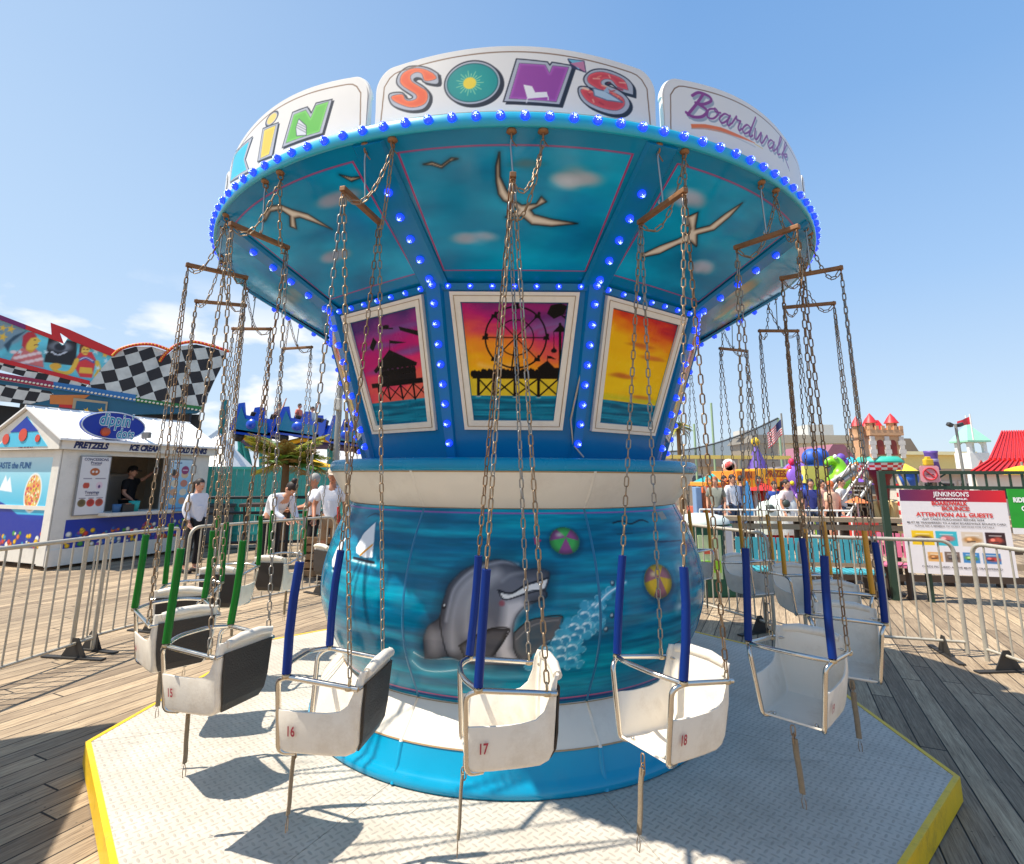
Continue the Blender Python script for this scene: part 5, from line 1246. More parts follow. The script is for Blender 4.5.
# menu boards
def menu(cv,kind):
    H=cv.V.max(); Wd=cv.U.max()
    if kind==0:
        cv.c[:]=[222,218,216]; 
        for i in range(2): pass
        cv.ell((Wd*.5,H*.74),.085,.07,[176,90,40],.01); cv.ell((Wd*.44,H*.74),.022,.022,[222,218,216],.01); cv.ell((Wd*.56,H*.74),.022,.022,[222,218,216],.01)
        for i in range(3): 
            cv.ell((Wd*(.22+.05*i),H*.50),.03,.05,[190,70,50],.01)
        cv.ell((Wd*.72,H*.50),.06,.07,[226,200,206],.01); cv.ell((Wd*.72,H*.48),.02,.03,[90,60,110],.01)
        for i,c in enumerate(([120,100,60],[206,60,50],[196,80,60])): cv.ell((Wd*(.2+.3*i),H*.2),.07,.07,c,.012); cv.ell((Wd*(.2+.3*i),H*.21),.045,.045,[int(x*.8) for x in c],.03)
        for (y,x0,x1) in ((.86,.35,.65),(.62,.15,.42),(.62,.56,.9),(.33,.3,.72),(.28,.1,.3),(.28,.42,.58),(.28,.7,.9)): cv.stroke([(Wd*x0,H*y),(Wd*x1,H*y)],.014,[120,110,120],.01,smooth=False)
    else:
        for i in range(3): cv.c[...,i]=np.interp(cv.V/H,[0,1],[[90,170,220][i],[200,224,236][i]])
        for j in range(4):
            for i in range(2): cv.ell((Wd*(.28+.42*i),H*(.2+.17*j)),.085,.075,[[222,190,150],[206,160,130],[230,216,190],[200,130,110]][(i+j)%4],.012)
        cv.ell((Wd*.7,H*.80),.09,.09,[150,60,110],.012); cv.stroke([(Wd*.6,H*.80),(Wd*.8,H*.80)],.02,[230,220,230],.01,smooth=False)
        cv.stroke([(Wd*.2,H*.94),(Wd*.5,H*.94)],.02,[30,60,120],.01,smooth=False); cv.ell((Wd*.2,H*.75),.05,.07,[60,60,60],.012)
        cv.stroke([(Wd*.1,H*.06),(Wd*.8,H*.06)],.02,[90,90,150],.01,smooth=False)
def fboard(name,px0,py0,px1,py1,kind,lab):
    a0,a1,z0,z1=clip_rect(KF,px0,py0,px1,py1); mb=MB(); mb.prism([(a0-.02,z0-.02),(a1+.02,z0-.02),(a1+.02,z1+.02),(a0-.02,z1+.02)],(C0,fdir,Vector((0,0,1)),-ddir),.03,.055); o=kb(mb,name,FL('menu_frame',(150,150,150),metal=.5)); o['label']=lab
    kcanvas('menu_print',(C0+fdir*a0+Vector((0,0,z0))-ddir*.056,fdir,Vector((0,0,1)),-ddir),a1-a0,z1-z0,(0,0,0),lambda cv:menu(cv,kind),.008)
    return a0,a1,z0,z1
a0,a1,z0,z1=fboard('menu_board',76,457,105,514,0,'white menu board with pretzel and three round pictures')
for tx,y in (('CONCESSIONS',.935),('Pretzel',.875),('Toppings',.36)):
    vs,fs=text_polys(tx,.07,0,.001); w=max(v.x for v in vs); mb=MB(); k_=min(1,(a1-a0)*.85/w); mb.add([C0+fdir*((a0+a1)/2+(v.x-w/2)*k_)+Vector((0,0,z0+(z1-z0)*y+v.y))-ddir*.064 for v in vs],fs); kb(mb,'menu_lettering',ink,recalc=False)
fboard('menu_board',166,460,188,511,1,'blue menu board with round flavour pictures')
# oval roof sign
sc=KF.uv(109,426); mb=MB(); Rv=(sc[0],sc[1]); ry=KF.uv(109,412)[1]-sc[1]; rx=abs(KF.uv(141,426)[0]-sc[0])*.97
el=[(Rv[0]+rx*math.cos(t),Rv[1]+ry*math.sin(t)) for t in [i*2*PI/40 for i in range(40)]]
mb.prism(el,(C0-ddir*.12,fdir,Vector((0,0,1)),-ddir),0,.05); osn=kb(mb,'oval_sign',kblue)
mb=MB(); mb.tube([C0-ddir*.172+fdir*p[0]+Vector((0,0,p[1])) for p in [(Rv[0]+(rx-.015)*math.cos(t),Rv[1]+(ry-.015)*math.sin(t)) for t in [i*2*PI/40 for i in range(40)]]],.012,5,closed=True); kb(mb,'oval_rim',FL('rim_white',(210,220,230)))
lt=FL('letter_cyan',(120,206,226))
for tx,dx,dz,sz in (("dippin'",-.40,.00,.34),("dots",.06,-.23,.27)):
    for off,mm,bo in ((.174,FL('letter_white',(240,240,240)),.016),(.178,FL('letter_teal',(40,150,180)),.004)):
        vs,fs=text_polys(tx,sz,.15,bo); mb=MB(); mb.add([C0-ddir*off+fdir*(Rv[0]+dx*rx/.8+v.x*rx/.62*.72)+Vector((0,0,Rv[1]+dz+v.y)) for v in vs],fs); kb(mb,'sign_lettering',mm,recalc=False)
mb=MB(); mb.ell(C0-ddir*.185+fdir*(Rv[0]-rx*.28)+Vector((0,0,Rv[1]-.13)),(.085,.085,.085),0,14); kb(mb,'sign_ball',FL('dot_orange',(200,84,50)))
# things on the counter
def onc(name,label,cat,s,size,col,kind='box',grp=None):
    p=C0+fdir*s-ddir*.16+Vector((0,0,zw0)); mb=MB()
    if kind=='box':
        mb.box((0,0,size[2]*.45),(size[0],size[1],size[2]*.9),bev=.01); mb.box((0,size[1]*.1,size[2]*.92),(size[0]*.8,size[1]*.6,size[2]*.16),bev=.01)
    else:
        mb.lathe([(.001,0),(size[0]*.4,0),(size[0]*.5,size[2]),(size[0]*.46,size[2]),(size[0]*.36,.01),(.001,.01)],16)
    o=mb.build(name,FL('c_'+name+str(col),col),None,loc=p); o.rotation_euler.z=math.atan2(fdir.y,fdir.x); return tag(o,label,cat,grp)
onc('card_terminal','dark card terminal with pale screen at the front of the kiosk counter','card reader',KF.uv(118,520)[0],(.22,.2,.16),(50,44,40))
onc('cup','teal cup stack at the middle of the kiosk counter','cup',KF.uv(128,508)[0],(.20,.2,.20),(40,160,150),'cup')
onc('cup','orange tub beside the teal cup on the kiosk counter','tub',KF.uv(121,508)[0],(.14,.2,.16),(190,110,60),'cup')
onc('cup','blue tub at the left end of the kiosk counter','tub',KF.uv(111,508)[0],(.16,.2,.15),(60,100,140),'cup')
# floodlight on kiosk roof
mb=MB(); p=F_(KF.uv(144,440)[0],etop+.02,-.05); mb.tube([p,p+Vector((0,0,.12))],.012,6); mb.box(p+Vector((0,0,.17)),(.16,.08,.12),bev=.01); tag(mb.build('floodlight',FL('floodlight_grey',(120,118,112))),'small grey floodlight on the kiosk roof edge right of the oval sign','lamp')
# kit inside the kiosk and beside it
def inside(name,label,cat,s_,d_,z_,size,col,grp=None,kind='box'):
    p=C0+fdir*s_+ddir*d_+Vector((0,0,z_)); mb=MB()
    if kind=='box': mb.box((0,0,size[2]*.5),size,bev=min(size)*.12); mb.box((0,-size[1]*.5,size[2]*.55),(size[0]*.7,.012,size[2]*.5))
    else: mb.lathe([(.001,0),(size[0]*.5,0),(size[0]*.5,size[2]*.7),(size[0]*.25,size[2]*.85),(size[0]*.25,size[2]),(.001,size[2])],14)
    o=mb.build(name,FL('i%s'%str(col),col),None,loc=p); o.rotation_euler.z=math.atan2(fdir.y,fdir.x); return tag(o,label,cat,grp)
inside('freezer','pale freezer cabinet at the back of the kiosk right of the worker','freezer',so+1.05,WK-.45,.18,(.7,.6,1.5),(190,186,180))
inside('syrup_bottle','red syrup bottle on the back shelf in the kiosk','bottle',so+.18,WK-.22,1.345,(.09,.09,.24),(190,50,40),'syrup bottles on the kiosk shelf','b')
inside('syrup_bottle','yellow syrup bottle on the back shelf in the kiosk','bottle',so+.34,WK-.22,1.345,(.09,.09,.24),(220,180,50),'syrup bottles on the kiosk shelf','b')
inside('syrup_bottle','blue syrup bottle on the back shelf in the kiosk','bottle',so+.80,WK-.22,1.345,(.09,.09,.24),(60,110,180),'syrup bottles on the kiosk shelf','b')
mb=MB(); p0=F_(LK+.05,0.02,-.3); mb.tube([p0+Vector((0,0,.9)),p0+Vector((.02,.0,.3)),p0+Vector((.1,-.1,.0)),p0+Vector((.7,.2,.0)),p0+Vector((1.6,.1,.0))],.012,6); tag(mb.build('power_cable',FL('cable_black',(24,24,24))),'black power cable trailing from the right end of the kiosk','cable')
bp_=F_(LK+.55,0,.1); t=thing('litter_bin','grey wheeled litter bin between the kiosk and the teal fence','bin',bp_,.4)
mb=MB(); mb.prism([(-.26,.06),(.26,.06),(.30,.92),(-.30,.92)],(Vector((0,0,0)),Vector((1,0,0)),Vector((0,0,1)),Vector((0,-1,0))),-.26,.26); mb.build('body',FL('bin_grey',(90,94,96)),t); mb=MB(); mb.box((0,0,.96),(.66,.60,.07),bev=.02); mb.build('lid',FL('bin_lid',(60,64,66)),t)
# ================================================================ checkered ride front
RF=from_plane(0,0,12.6,225,15.6)
ride=thing('thrill_ride_front','long painted ride front with checkered flags and red zigzag edge behind the kiosk','fairground ride',RF.A)
def rb(o): o.matrix_parent_inverse=Matrix.Translation(-RF.A); return o
def checker_mat(name,c1,c2,sc,ang,shy=0):
    m,t,b=newmat(name); tc=t.n('ShaderNodeTexCoord'); s=t.n('ShaderNodeSeparateXYZ',i_0=tc.outputs['Object'])
    x=t.math('ADD',t.math('MULTIPLY',s.outputs[0],RF.x.x),t.math('MULTIPLY',s.outputs[1],RF.x.y)); z=s.outputs[2]
    wob=t.math('MULTIPLY',t.math('SINE',t.math('MULTIPLY',x,2.2)),.08); z=t.math('ADD',z,wob)
    u=t.math('ADD',t.math('MULTIPLY',x,math.cos(ang)),t.math('MULTIPLY',z,math.sin(ang))); v=t.math('SUBTRACT',t.math('MULTIPLY',z,math.cos(ang)),t.math('MULTIPLY',x,math.sin(ang)+shy))
    k=t.math('MODULO',t.math('ABSOLUTE',t.math('ADD',t.math('FLOOR',t.math('DIVIDE',u,sc)),t.math('FLOOR',t.math('DIVIDE',v,sc)))),2.0)
    n=t.n('ShaderNodeTexNoise',i_Vector=tc.outputs['Object'],i_Scale=3.0,i_Detail=5.0); c=t.mix(k,rgb(*c1),rgb(*c2)); f=t.math('ADD',t.math('MULTIPLY',n.outputs[0],.8),.55); cc=t.n('ShaderNodeCombineColor',i_0=f,i_1=f,i_2=f)
    t.nt.links.new(t.mix(1.0,c,cc.outputs[0],'MULTIPLY'),b.inputs['Base Color']); b.inputs['Roughness'].default_value=.5; return m
ck=checker_mat('checker_flag',(26,20,24),(196,200,196),.40,R_(22)); ck2=checker_mat('checker_band',(24,18,22),(206,206,200),.30,R_(-14))
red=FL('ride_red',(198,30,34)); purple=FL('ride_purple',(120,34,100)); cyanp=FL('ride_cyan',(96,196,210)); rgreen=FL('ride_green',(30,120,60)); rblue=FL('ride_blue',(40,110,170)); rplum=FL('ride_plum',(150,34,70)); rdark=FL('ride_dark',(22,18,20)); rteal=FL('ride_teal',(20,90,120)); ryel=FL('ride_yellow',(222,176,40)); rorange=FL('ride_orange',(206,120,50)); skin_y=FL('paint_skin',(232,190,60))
# backing panels
rb(slab(RF,[(-60,300),(0,319),(50,336),(63,345),(70,335),(116,354),(98,375),(88,384),(40,373),(0,361),(-60,347)],cyanp,-.1,0,'painted_panel',ride))
rb(slab(RF,[(-60,286),(0,315),(26,325),(52,335),(51,323),(70,330),(117,351),(113,357),(72,341),(60,333),(64,344),(30,331),(0,320),(-60,293)],red,.0,.06,'red_edge',ride))
rb(slab(RF,[(-60,286),(0,315),(26,325),(26,330),(0,320),(-60,293)],purple,.061,.065,'purple_edge',ride))
def px_arc(P): return spline(P,5)
f1=[(84,391),(104,366),(117,352),(135,347),(152,347),(168,352),(158,368),(136,398)]; f2=[(136,398),(156,370),(164,358),(178,347),(196,345),(214,349),(227,353),(222,366),(214,382),(203,407)]
rb(slab(RF,f1,ck,.0,.05,'checkered_flag',ride)); rb(slab(RF,f2,ck,.06,.11,'checkered_flag',ride))
rope=FL('ride_red_bulbs',(206,44,30))
for P in ([(113,356),(120,350),(135,345.5),(152,345),(168,350)],[(160,362),(166,354),(178,345),(194,342.5),(212,346.5),(229,352)]):
    q=[RF.uv(*p) for p in px_arc(P)]; mb=MB(); mb.tube([RF.A+RF.x*a+Vector((0,0,z))+RF.n*.1 for a,z in q],.055,6)
    for a,z in q: mb.ell(RF.A+RF.x*a+Vector((0,0,z))+RF.n*.155,(.028,.028,.028),1,6)
    rb(mb.build('red_edge',[rope,ryel],ride))
rb(slab(RF,[(-60,347),(0,361),(88,384),(84,390),(40,381),(0,370),(-60,354)],ck2,.0,.04,'checkered_band',ride))
rb(slab(RF,[(-60,345),(0,358),(90,381),(90,385),(0,362.5),(-60,349)],red,.041,.06,'red_edge',ride))
for (P,m_,) in (([(-60,362),(0,373),(54,382),(54,389),(0,380),(-60,370)],rplum),([(54,382),(136,395),(136,402),(54,389)],rblue),([(136,395),(202,404),(202,410),(136,402)],rgreen)):
    rb(slab(RF,P,m_,.02,.07,'fluted_band',ride)); 
mb=MB()
for i in range(66):
    f=i/65; px=-50+f*250; py=370+(px+50)*.165-.6; a,z=RF.uv(px,py); mb.ell(RF.A+RF.x*a+Vector((0,0,z))+RF.n*.09,(.05,.03,.035),0,6)
rb(mb.build('lamp_row',FL('lamp_white',(226,220,206)),ride))
# soffit and dark interior
rb(slab(RF,[(-60,370),(54,389),(202,410),(196,413),(150,414),(108,416),(60,408),(-60,392)],rteal,-.35,.0,'soffit_panel',ride))
rb(slab(RF,[(-60,376),(50,391),(58,398),(30,404),(-60,396)],ck2,-.0,.012,'soffit_check',ride)); rb(slab(RF,[(50,395),(90,395),(76,405),(50,404)],rorange,-.0,.015,'soffit_flame',ride)); rb(slab(RF,[(60,400),(76,400),(72,416),(58,414)],red,-.0,.014,'soffit_flame',ride))
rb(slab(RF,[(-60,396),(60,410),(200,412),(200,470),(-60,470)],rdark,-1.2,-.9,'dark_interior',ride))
rb(slab(RF,[(74,398),(108,402),(106,420),(71,418)],FL('ride_frame_cream',(170,150,120)),.02,.06,'picture_frame',ride)); rb(slab(RF,[(77,401),(106,404),(104,420),(74,418)],rteal,.06,.07,'picture_panel',ride))
# posts down to the boards
for px in (-30,20,110,190):
    a,z=RF.uv(px,400); mb=MB(); mb.box(RF.A+RF.x*a+Vector((0,0,z/2))-RF.n*.5,(.14,.14,z)); rb(mb.build('post',rdark,ride))
# painted figures and stars: one airbrushed print covering the panel
OUT=RF.pts([(-60,298),(0,317),(26,326),(50,336),(63,345),(70,335),(116,354),(98,375),(88,386),(40,375),(0,363),(-60,349)])
us=[p[0] for p in OUT]; vs_=[p[1] for p in OUT]; u=np.arange(min(us),max(us),.03); v=np.arange(min(vs_),max(vs_),.03); U,V=np.meshgrid(u,v,indexing='ij'); cv=Canvas(U,V,(96,196,214))
n_=fbm(U*1.5,V*2,3)[...,None]; cv.c=cv.c*(.75+.5*n_)
T=lambda P: RF.pts(P)
cv.poly(T([(0,320),(22,328),(28,334),(18,342),(0,350),(-60,340),(-60,300)]),[120,150,166],.1); cv.poly(T([(26,331),(12,342),(8,352),(4,345),(14,336)]),[40,70,90],.05)
cv.poly(T([(10,361),(14,354),(22,348),(34,347),(42,355),(44,368)]),[206,110,110],.03)
for i in range(16): cv.ell(RF.uv(13+(i*7)%30,352+(i*5)%13),.07,.05,[236,214,214],.04)
cv.poly(T([(26,350),(27,345),(33,345),(35,350),(31,353)]),[214,160,50],.02)
cv.poly(T([(24,346),(24,338),(28,334),(34,334),(38,338),(41,341),(38,343),(38,347),(33,350),(28,350)]),[236,196,70],.03); cv.poly(T([(22,346),(23,336),(28,332),(34,332),(37,337),(31,338),(27,343),(25,349)]),[190,40,50],.04); cv.stroke(T([(34,345),(38,345)]),.03,[120,50,30]); cv.ell(RF.uv(35,340),.03,.03,[40,30,30])
cv.poly(T([(44,362),(49,337),(77,342),(76,366),(60,364)]),[22,18,22],.03); cv.cloud(RF.uv(59,347),.28,.22,[150,160,172],.8,4); cv.ell(RF.uv(60,347),.14,.12,[30,30,40],.05); cv.stroke(T([(52,352),(58,355),(66,352)]),.05,[190,196,206])
cv.poly(T([(75,368),(77,357),(80,352),(92,352),(96,360),(92,378),(80,377)]),[214,50,54],.03); cv.poly(T([(80,367),(92,368),(93,374),(79,373)]),[232,186,60],.03); cv.stroke(T([(79,360),(86,358),(94,362)]),.10,[60,80,160],.02); cv.stroke(T([(80,359.5),(86,357.5),(93,361)]),.03,[230,226,230],.02)
cv.poly(T([(81,352),(81,346),(84,344),(88,345),(90,350),(87,355),(84,355)]),[236,196,80],.03); cv.poly(T([(79,352),(80,345),(85,342),(90,345),(91,350),(89,348),(84,346),(82,348),(81,353)]),[120,50,36],.03); cv.ell(RF.uv(84,349),.02,.02,[40,30,30]); cv.ell(RF.uv(87.5,349.5),.02,.02,[40,30,30]); cv.stroke(T([(84,352.5),(87,353)]),.02,[160,60,50])
cv.stroke(T([(97,362),(99,370),(96,376)]),.12,[232,186,60],.03); cv.stroke(T([(77,360),(70,372),(58,372),(52,366)]),.13,[232,186,60],.03); cv.ell(RF.uv(56,366),.14,.10,[226,170,50],.03)
for (px,py,r) in ((3,328,4),(11,329,4.5),(3,337,5),(96,351,4),(105,355,3.4),(106,361,3),(20,352,3),(46,352,3),(98,368,3),(-20,320,5),(-40,318,6)):
    P=[(px+(r if i%2==0 else r*.42)*math.sin(i*PI/5+.3),py-(r if i%2==0 else r*.42)*math.cos(i*PI/5+.3)) for i in range(10)]; cv.poly(T(P),[236,190,60] if px%2 else [210,236,244],.03)
X=np.array(RF.A+RF.n*.004)[None,None]+U[...,None]*np.array(RF.x)+V[...,None]*np.array(RF.z)
go=grid_mesh('panel_print',X,cv.c,paint_m,ride,False); rb(go)
_,ins=cv.sd(OUT); bm=bmesh.new(); bm.from_mesh(go.data); bm.verts.ensure_lookup_table(); fl=ins.reshape(-1); bmesh.ops.delete(bm,geom=[v_ for v_ in bm.verts if not fl[v_.index]],context='VERTS'); bm.to_mesh(go.data); bm.free()
for px_,py_ in ((87,411),(101,411)):
    P=[(px_+(3.5 if i%2==0 else 1.5)*math.sin(i*PI/5+.3),py_-(3.5 if i%2==0 else 1.5)*math.cos(i*PI/5+.3)) for i in range(10)]; rb(slab(RF,P,ryel,.071,.078,'painted_star',ride))
# ================================================================ teal slatted fence, palm, pole, coaster
TF=from_plane(190,0,8.6,345,9.3); L0=TF.uv(192,480)[0]; L1=TF.uv(352,480)[0]; zt=TF.uv(270,469)[1]
tealm=FL('teal_fence',(64,178,166),var=.18,dirt=.25,dirtcol=(170,190,176)); tf=thing('teal_fence','tall teal board fence with splashed white paint behind the three people','fence',TF.A+TF.x*L0)
n=22
for i in range(n):
    a=L0+(L1-L0)*(i+.04)/n; b=L0+(L1-L0)*(i+.94)/n; mb=MB(); mb.prism([(a,.1),(b,.1),(b,zt),(a,zt)],TF.fr,0,.03); o=mb.build('board',tealm,tf); o.matrix_parent_inverse=Matrix.Translation(-tf.location)
for z in (zt+.02,.75,.3): mb=MB(); mb.prism([(L0,z-.03),(L1,z-.03),(L1,z+.03),(L0,z+.03)],TF.fr,.035,.08); o=mb.build('rail',tealm,tf); o.matrix_parent_inverse=Matrix.Translation(-tf.location)
# black queue rail with dark table
q=thing('queue_rail','low black pipe rail with a dark folding stand in front of the teal fence','railing',at(230,560,6.9)); q.location.z=0
qm=FL('black_pipe',(34,34,38),metal=.3); Q0=at(205,510,6.6); Q1=at(330,510,7.2)
mb=MB()
for z in (1.22,.92,.35): mb.tube([(Q0.x-q.location.x,Q0.y-q.location.y,z),(Q1.x-q.location.x,Q1.y-q.location.y,z)],.03,8)
mb.build('rail',qm,q)
for f in (0,.33,.66,1): p=Q0.lerp(Q1,f); mb=MB(); mb.tube([(p.x-q.location.x,p.y-q.location.y,0),(p.x-q.location.x,p.y-q.location.y,1.25)],.035,8); mb.build('post',qm,q)
st=thing('folding_stand','brown folding stand with tilted top in front of the teal fence between the workers','stand',(at(263,520,6.0).x,6.0,0),.2)
mb=MB(); mb.box((0,0,1.12),(.75,.5,.06),bev=.01,rot=None); mb.build('top',FL('stand_brown',(70,52,44)),st)
for s in (-.3,.3): mb=MB(); mb.tube([(s,-.2,0),(s,.18,1.1)],.018,6); mb.tube([(s,.2,0),(s,-.18,1.1)],.018,6); mb.build('leg',qm,st)
# wooden crate steps near the leaning worker
cr=thing('wooden_step_box','slatted wooden step box beside the men in white','box',(at(322,575,5.4).x,5.4,0),.1); wood=FL('raw_wood',(150,116,80),var=.25,scale=5)
for i in range(5): mb=MB(); mb.box((0,0,.06+i*.13),(.62,.5,.10),bev=.008); mb.build('slat',wood,cr)
# light pole
lp=at(333,500,7.6); pole=thing('light_pole','tall grey light pole with a white box, left of the blue window section','pole',(lp.x,lp.y,0)); pm_=FL('pole_grey',(150,148,142),metal=.4)
mb=MB(); mb.tube([(0,0,0),(0,0,at(344,366,7.6).z+.1)],[.075,.06],12); mb.build('shaft',pm_,pole)
mb=MB(); mb.box((.0,-.09,at(343,405,7.6).z),(.16,.12,.26),bev=.02); mb.build('box',FL('box_white',(206,200,188)),pole)
lp=at(188,425,17); pole=thing('flood_light_pole','thin distant pole with twin floodlights above the kiosk roof end','pole',(lp.x,lp.y,0)); mb=MB(); mb.tube([(0,0,0),(0,0,lp.z-.05)],.05,8); mb.build('shaft',pm_,pole); mb=MB(); mb.box((-.16,0,lp.z),(.2,.16,.2)); mb.box((.16,0,lp.z),(.2,.16,.2)); mb.box((0,0,lp.z-.1),(.4,.05,.05)); mb.build('lamp_head',FL('flood_dark',(60,60,60)),pole)
# palm
def palm(px,py,Y,label,sz=1.0,n=26,seed=1,up=0):
    c=at(px,py,Y); t=thing('palm_plant',label,'palm',(c.x,c.y,0)); rn=random.Random(seed)
    mb=MB(); mb.tube([(0,0,0),(.02,.01,c.z*.5),(0,0,c.z)],[.10,.09,.07],10); mb.build('trunk',M('palm_trunk',(110,84,56),rough=.9,var=.3,scale=20,bump=.8),t)
    gm=[M('palm_leaf_a',(96,132,40),rough=.5,var=.3),M('palm_leaf_b',(168,164,52),rough=.5,var=.3),M('palm_leaf_c',(150,120,60),rough=.6,var=.3)]
    for i in range(n):
        a=rn.uniform(0,2*PI); el=rn.uniform(-.25+up*.6,1.35); L=sz*rn.uniform(.75,1.15); d=Vector((math.cos(a),math.sin(a),0)); mb=MB(); P=[]
        for j in range(9):
            f=j/8; P.append(Vector((0,0,c.z))+d*L*f*math.cos(el*(1-f*.6))+Vector((0,0,L*(f*math.sin(el)-(.62-up)*f*f*1.1))))
        mb.tube(P,[.012*(1-j/10) for j in range(9)],4)
        sd=d.cross(Vector((0,0,1)))
        for j in range(1,34):
            f=j/34; k=min(7,int(f*8)); p=P[k].lerp(P[k+1],f*8-k); ax=(P[k+1]-P[k]).normalized(); ll=L*.42*math.sin(PI*min(1,f*.85+.12))
            for s in (1,-1):
                tip=p+sd*s*ll*.75+ax*ll*.7-Vector((0,0,ll*rn.uniform(.1,.4))); w=ax*.013*sz; m2=p.lerp(tip,.5)+Vector((0,0,.01)); mb.add([p-w,p+w,m2+w*1.1,tip,m2-w*1.1],[(0,1,2,3,4)])
        mb.build('frond',gm[rn.choice([0,0,1,1,2])],t,recalc=False)
palm(286,464,7.4,'bushy green and yellow palm in front of the teal fence under the blue coaster',.85,60,up=.35)
# coaster
CY=20.0
cs=thing('coaster_track','yellow steel coaster track on teal supports behind the palm','coaster track',(at(290,450,CY).x,CY,0)); o_=cs.location
ctrack=FL('track_yellow',(232,178,20)); cteal=FL('support_teal',(30,140,140)); 
def cpts(P,Y=CY): return [at(x,y,Y)-Vector(o_) for x,y in P]
for dy in (-.35,.35):
    mb=MB(); mb.tube([p+Vector((0,dy,0)) for p in cpts([(236,424),(243,434),(256,443),(272,447),(288,444),(305,440),(325,440),(345,442),(400,447)])],.11,8); mb.build('rail',ctrack,cs)
mb=MB(); mb.tube([p+Vector((0,0,-.25)) for p in cpts([(236,424),(243,434),(256,443),(272,447),(288,444),(305,440),(325,440),(345,442),(400,447)])],.16,8); mb.build('spine',FL('track_purple',(90,80,120)),cs)
mb=MB(); mb.tube([p for p in cpts([(300,458),(315,463),(335,469),(360,474)],CY-1)],.12,8); mb.build('rail',ctrack,cs)
for x0,y0,x1,y1 in ((243,438,226,520),(262,449,262,520),(243,438,262,520),(300,452,300,520),(330,446,330,520),(262,470,243,500),(226,400,206,520),(240,436,247,520)):
    a,b=cpts([(x0,y0),(x1,y1)]); mb=MB(); mb.tube([a,b],.13,8); mb.build('support',cteal,cs)
blu=[FL('car_blue',(10,70,190),coat=.5,rough=.3),FL('car_teal',(20,110,150),coat=.4,rough=.35)]
def coaster_car(px0,px1,py0,py1,lab,rid):
    Y=CY-.1; a=at(px0,(py0+py1)/2,Y); b=at(px1,(py0+py1)/2,Y); L=(b-a).length; H=at(px0,py0,Y).z-at(px0,py1,Y).z; c=(a+b)/2; t=thing('coaster_car',lab,'coaster car',(c.x,c.y,c.z-H/2),0,'coaster train on the yellow track'); t.rotation_euler=(0,R_(7),0)
    mb=MB(); prof=[(-L/2,.1*H),(-L*.42,H*.95),(-L*.30,H),(-L*.22,H*.62),(-L*.02,H*.60),(.05*L,H*.9),(.16*L,H*.92),(.2*L,H*.6),(.42*L,H*.58),(.48*L,H*.75),(L/2,.25*H),(.40*L,0),(-.36*L,0)]
    mb.prism(prof,(Vector((0,-.75,0)),Vector((1,0,0)),Vector((0,0,1)),Vector((0,-1,0))),-.08,.0); mb.prism(prof,(Vector((0,.75,0)),Vector((1,0,0)),Vector((0,0,1)),Vector((0,-1,0))),-.08,.0); mb.box((0,0,.12*H),(L*.8,1.5,.1*H)); mb.build('body',blu[0],t)
    mb=MB(); mb.prism([(-L*.40,.15*H),(-L*.33,H*.85),(-L*.2,.5*H),(L*.3,.45*H),(.34*L,.12*H)],(Vector((0,-.76,0)),Vector((1,0,0)),Vector((0,0,1)),Vector((0,-1,0))),.0,.03); mb.build('side_panel',blu[1],t)
    mb=MB(); mb.ell((-.05*L,-.66,.34*H),(.15*L,.2,.20*H),0,14); mb.build('pod',blu[0],t)
    for s in (-.3,.3):
        mb=MB(); mb.lathe([(.001,-.08),(.2,-.08),(.2,.08),(.001,.08)],14,0,(s*L,-.6,-.12),(0,1,0)); mb.build('wheel',rdark,t)
    for s in (-.14,.3):
        mb=MB(); mb.box((s*L,0,.58*H),(.08*L,1.1,.36*H),bev=.05,rot=Matrix.Rotation(.15,3,'Y')); mb.build('seat',rdark,t)
    return t
coaster_car(238,283,406,437,'rear blue coaster car left of the palm, high on the track',0)
coaster_car(281,330,410,438,'middle blue coaster car with two riders above the palm',1)
coaster_car(331,372,418,446,'front blue coaster car beside the light pole',2)
# white canopy behind kiosk
wc=at(216,440,15); t=thing('white_marquee','white peaked marquee roof seen between the kiosk and the teal fence','marquee',(wc.x,wc.y,0)); zc=at(222,468,15).z
mb=MB(); a=1.0; mb.add([(-a,-a,zc),(a,-a,zc),(a,a,zc),(-a,a,zc),(0,0,at(216,430,15).z),(-a,-a,zc-.25),(a,-a,zc-.25),(a,a,zc-.25),(-a,a,zc-.25)],[(0,1,4),(1,2,4),(2,3,4),(3,0,4),(0,5,6,1),(1,6,7,2),(2,7,8,3),(3,8,5,0)]); mb.build('canopy',FL('marquee_white',(230,228,222)),t,recalc=False)
for sx in (-1,1):
    for sy in (-1,1): mb=MB(); mb.tube([(sx*a,sy*a,0),(sx*a,sy*a,zc)],.04,6); mb.build('pole',pm_,t)
# unseen booth added at the left, its roof sized to shade the deck corner
bo=thing('shade_booth','white operator booth with flat roof just outside the left edge, shading the deck corner','booth',(-4.45+gnd(115,722).x-gnd(62,753).x,-2.44+gnd(115,722).y-gnd(62,753).y,0),R_(26))
bx=bo
mb=MB(); mb.box((0,0,2.66),(1.9,2.3,.10),bev=.02); mb.build('roof',kroof,bo)
for sx in (-.55,.55):
    for sy in (-.75,.75): mb=MB(); mb.box((sx,sy,1.3),(.07,.07,2.6)); mb.build('post',kw,bo)
mb=MB(); mb.box((0,-.77,.55),(1.06,.04,1.0)); mb.box((0,.77,.55),(1.06,.04,1.0)); mb.box((-.57,0,.55),(.04,1.45,1.0)); mb.build('lower_panel',kblue,bo)
mb=MB(); mb.box((.55,0,1.06),(.4,1.4,.05)); mb.build('counter',kw,bo)
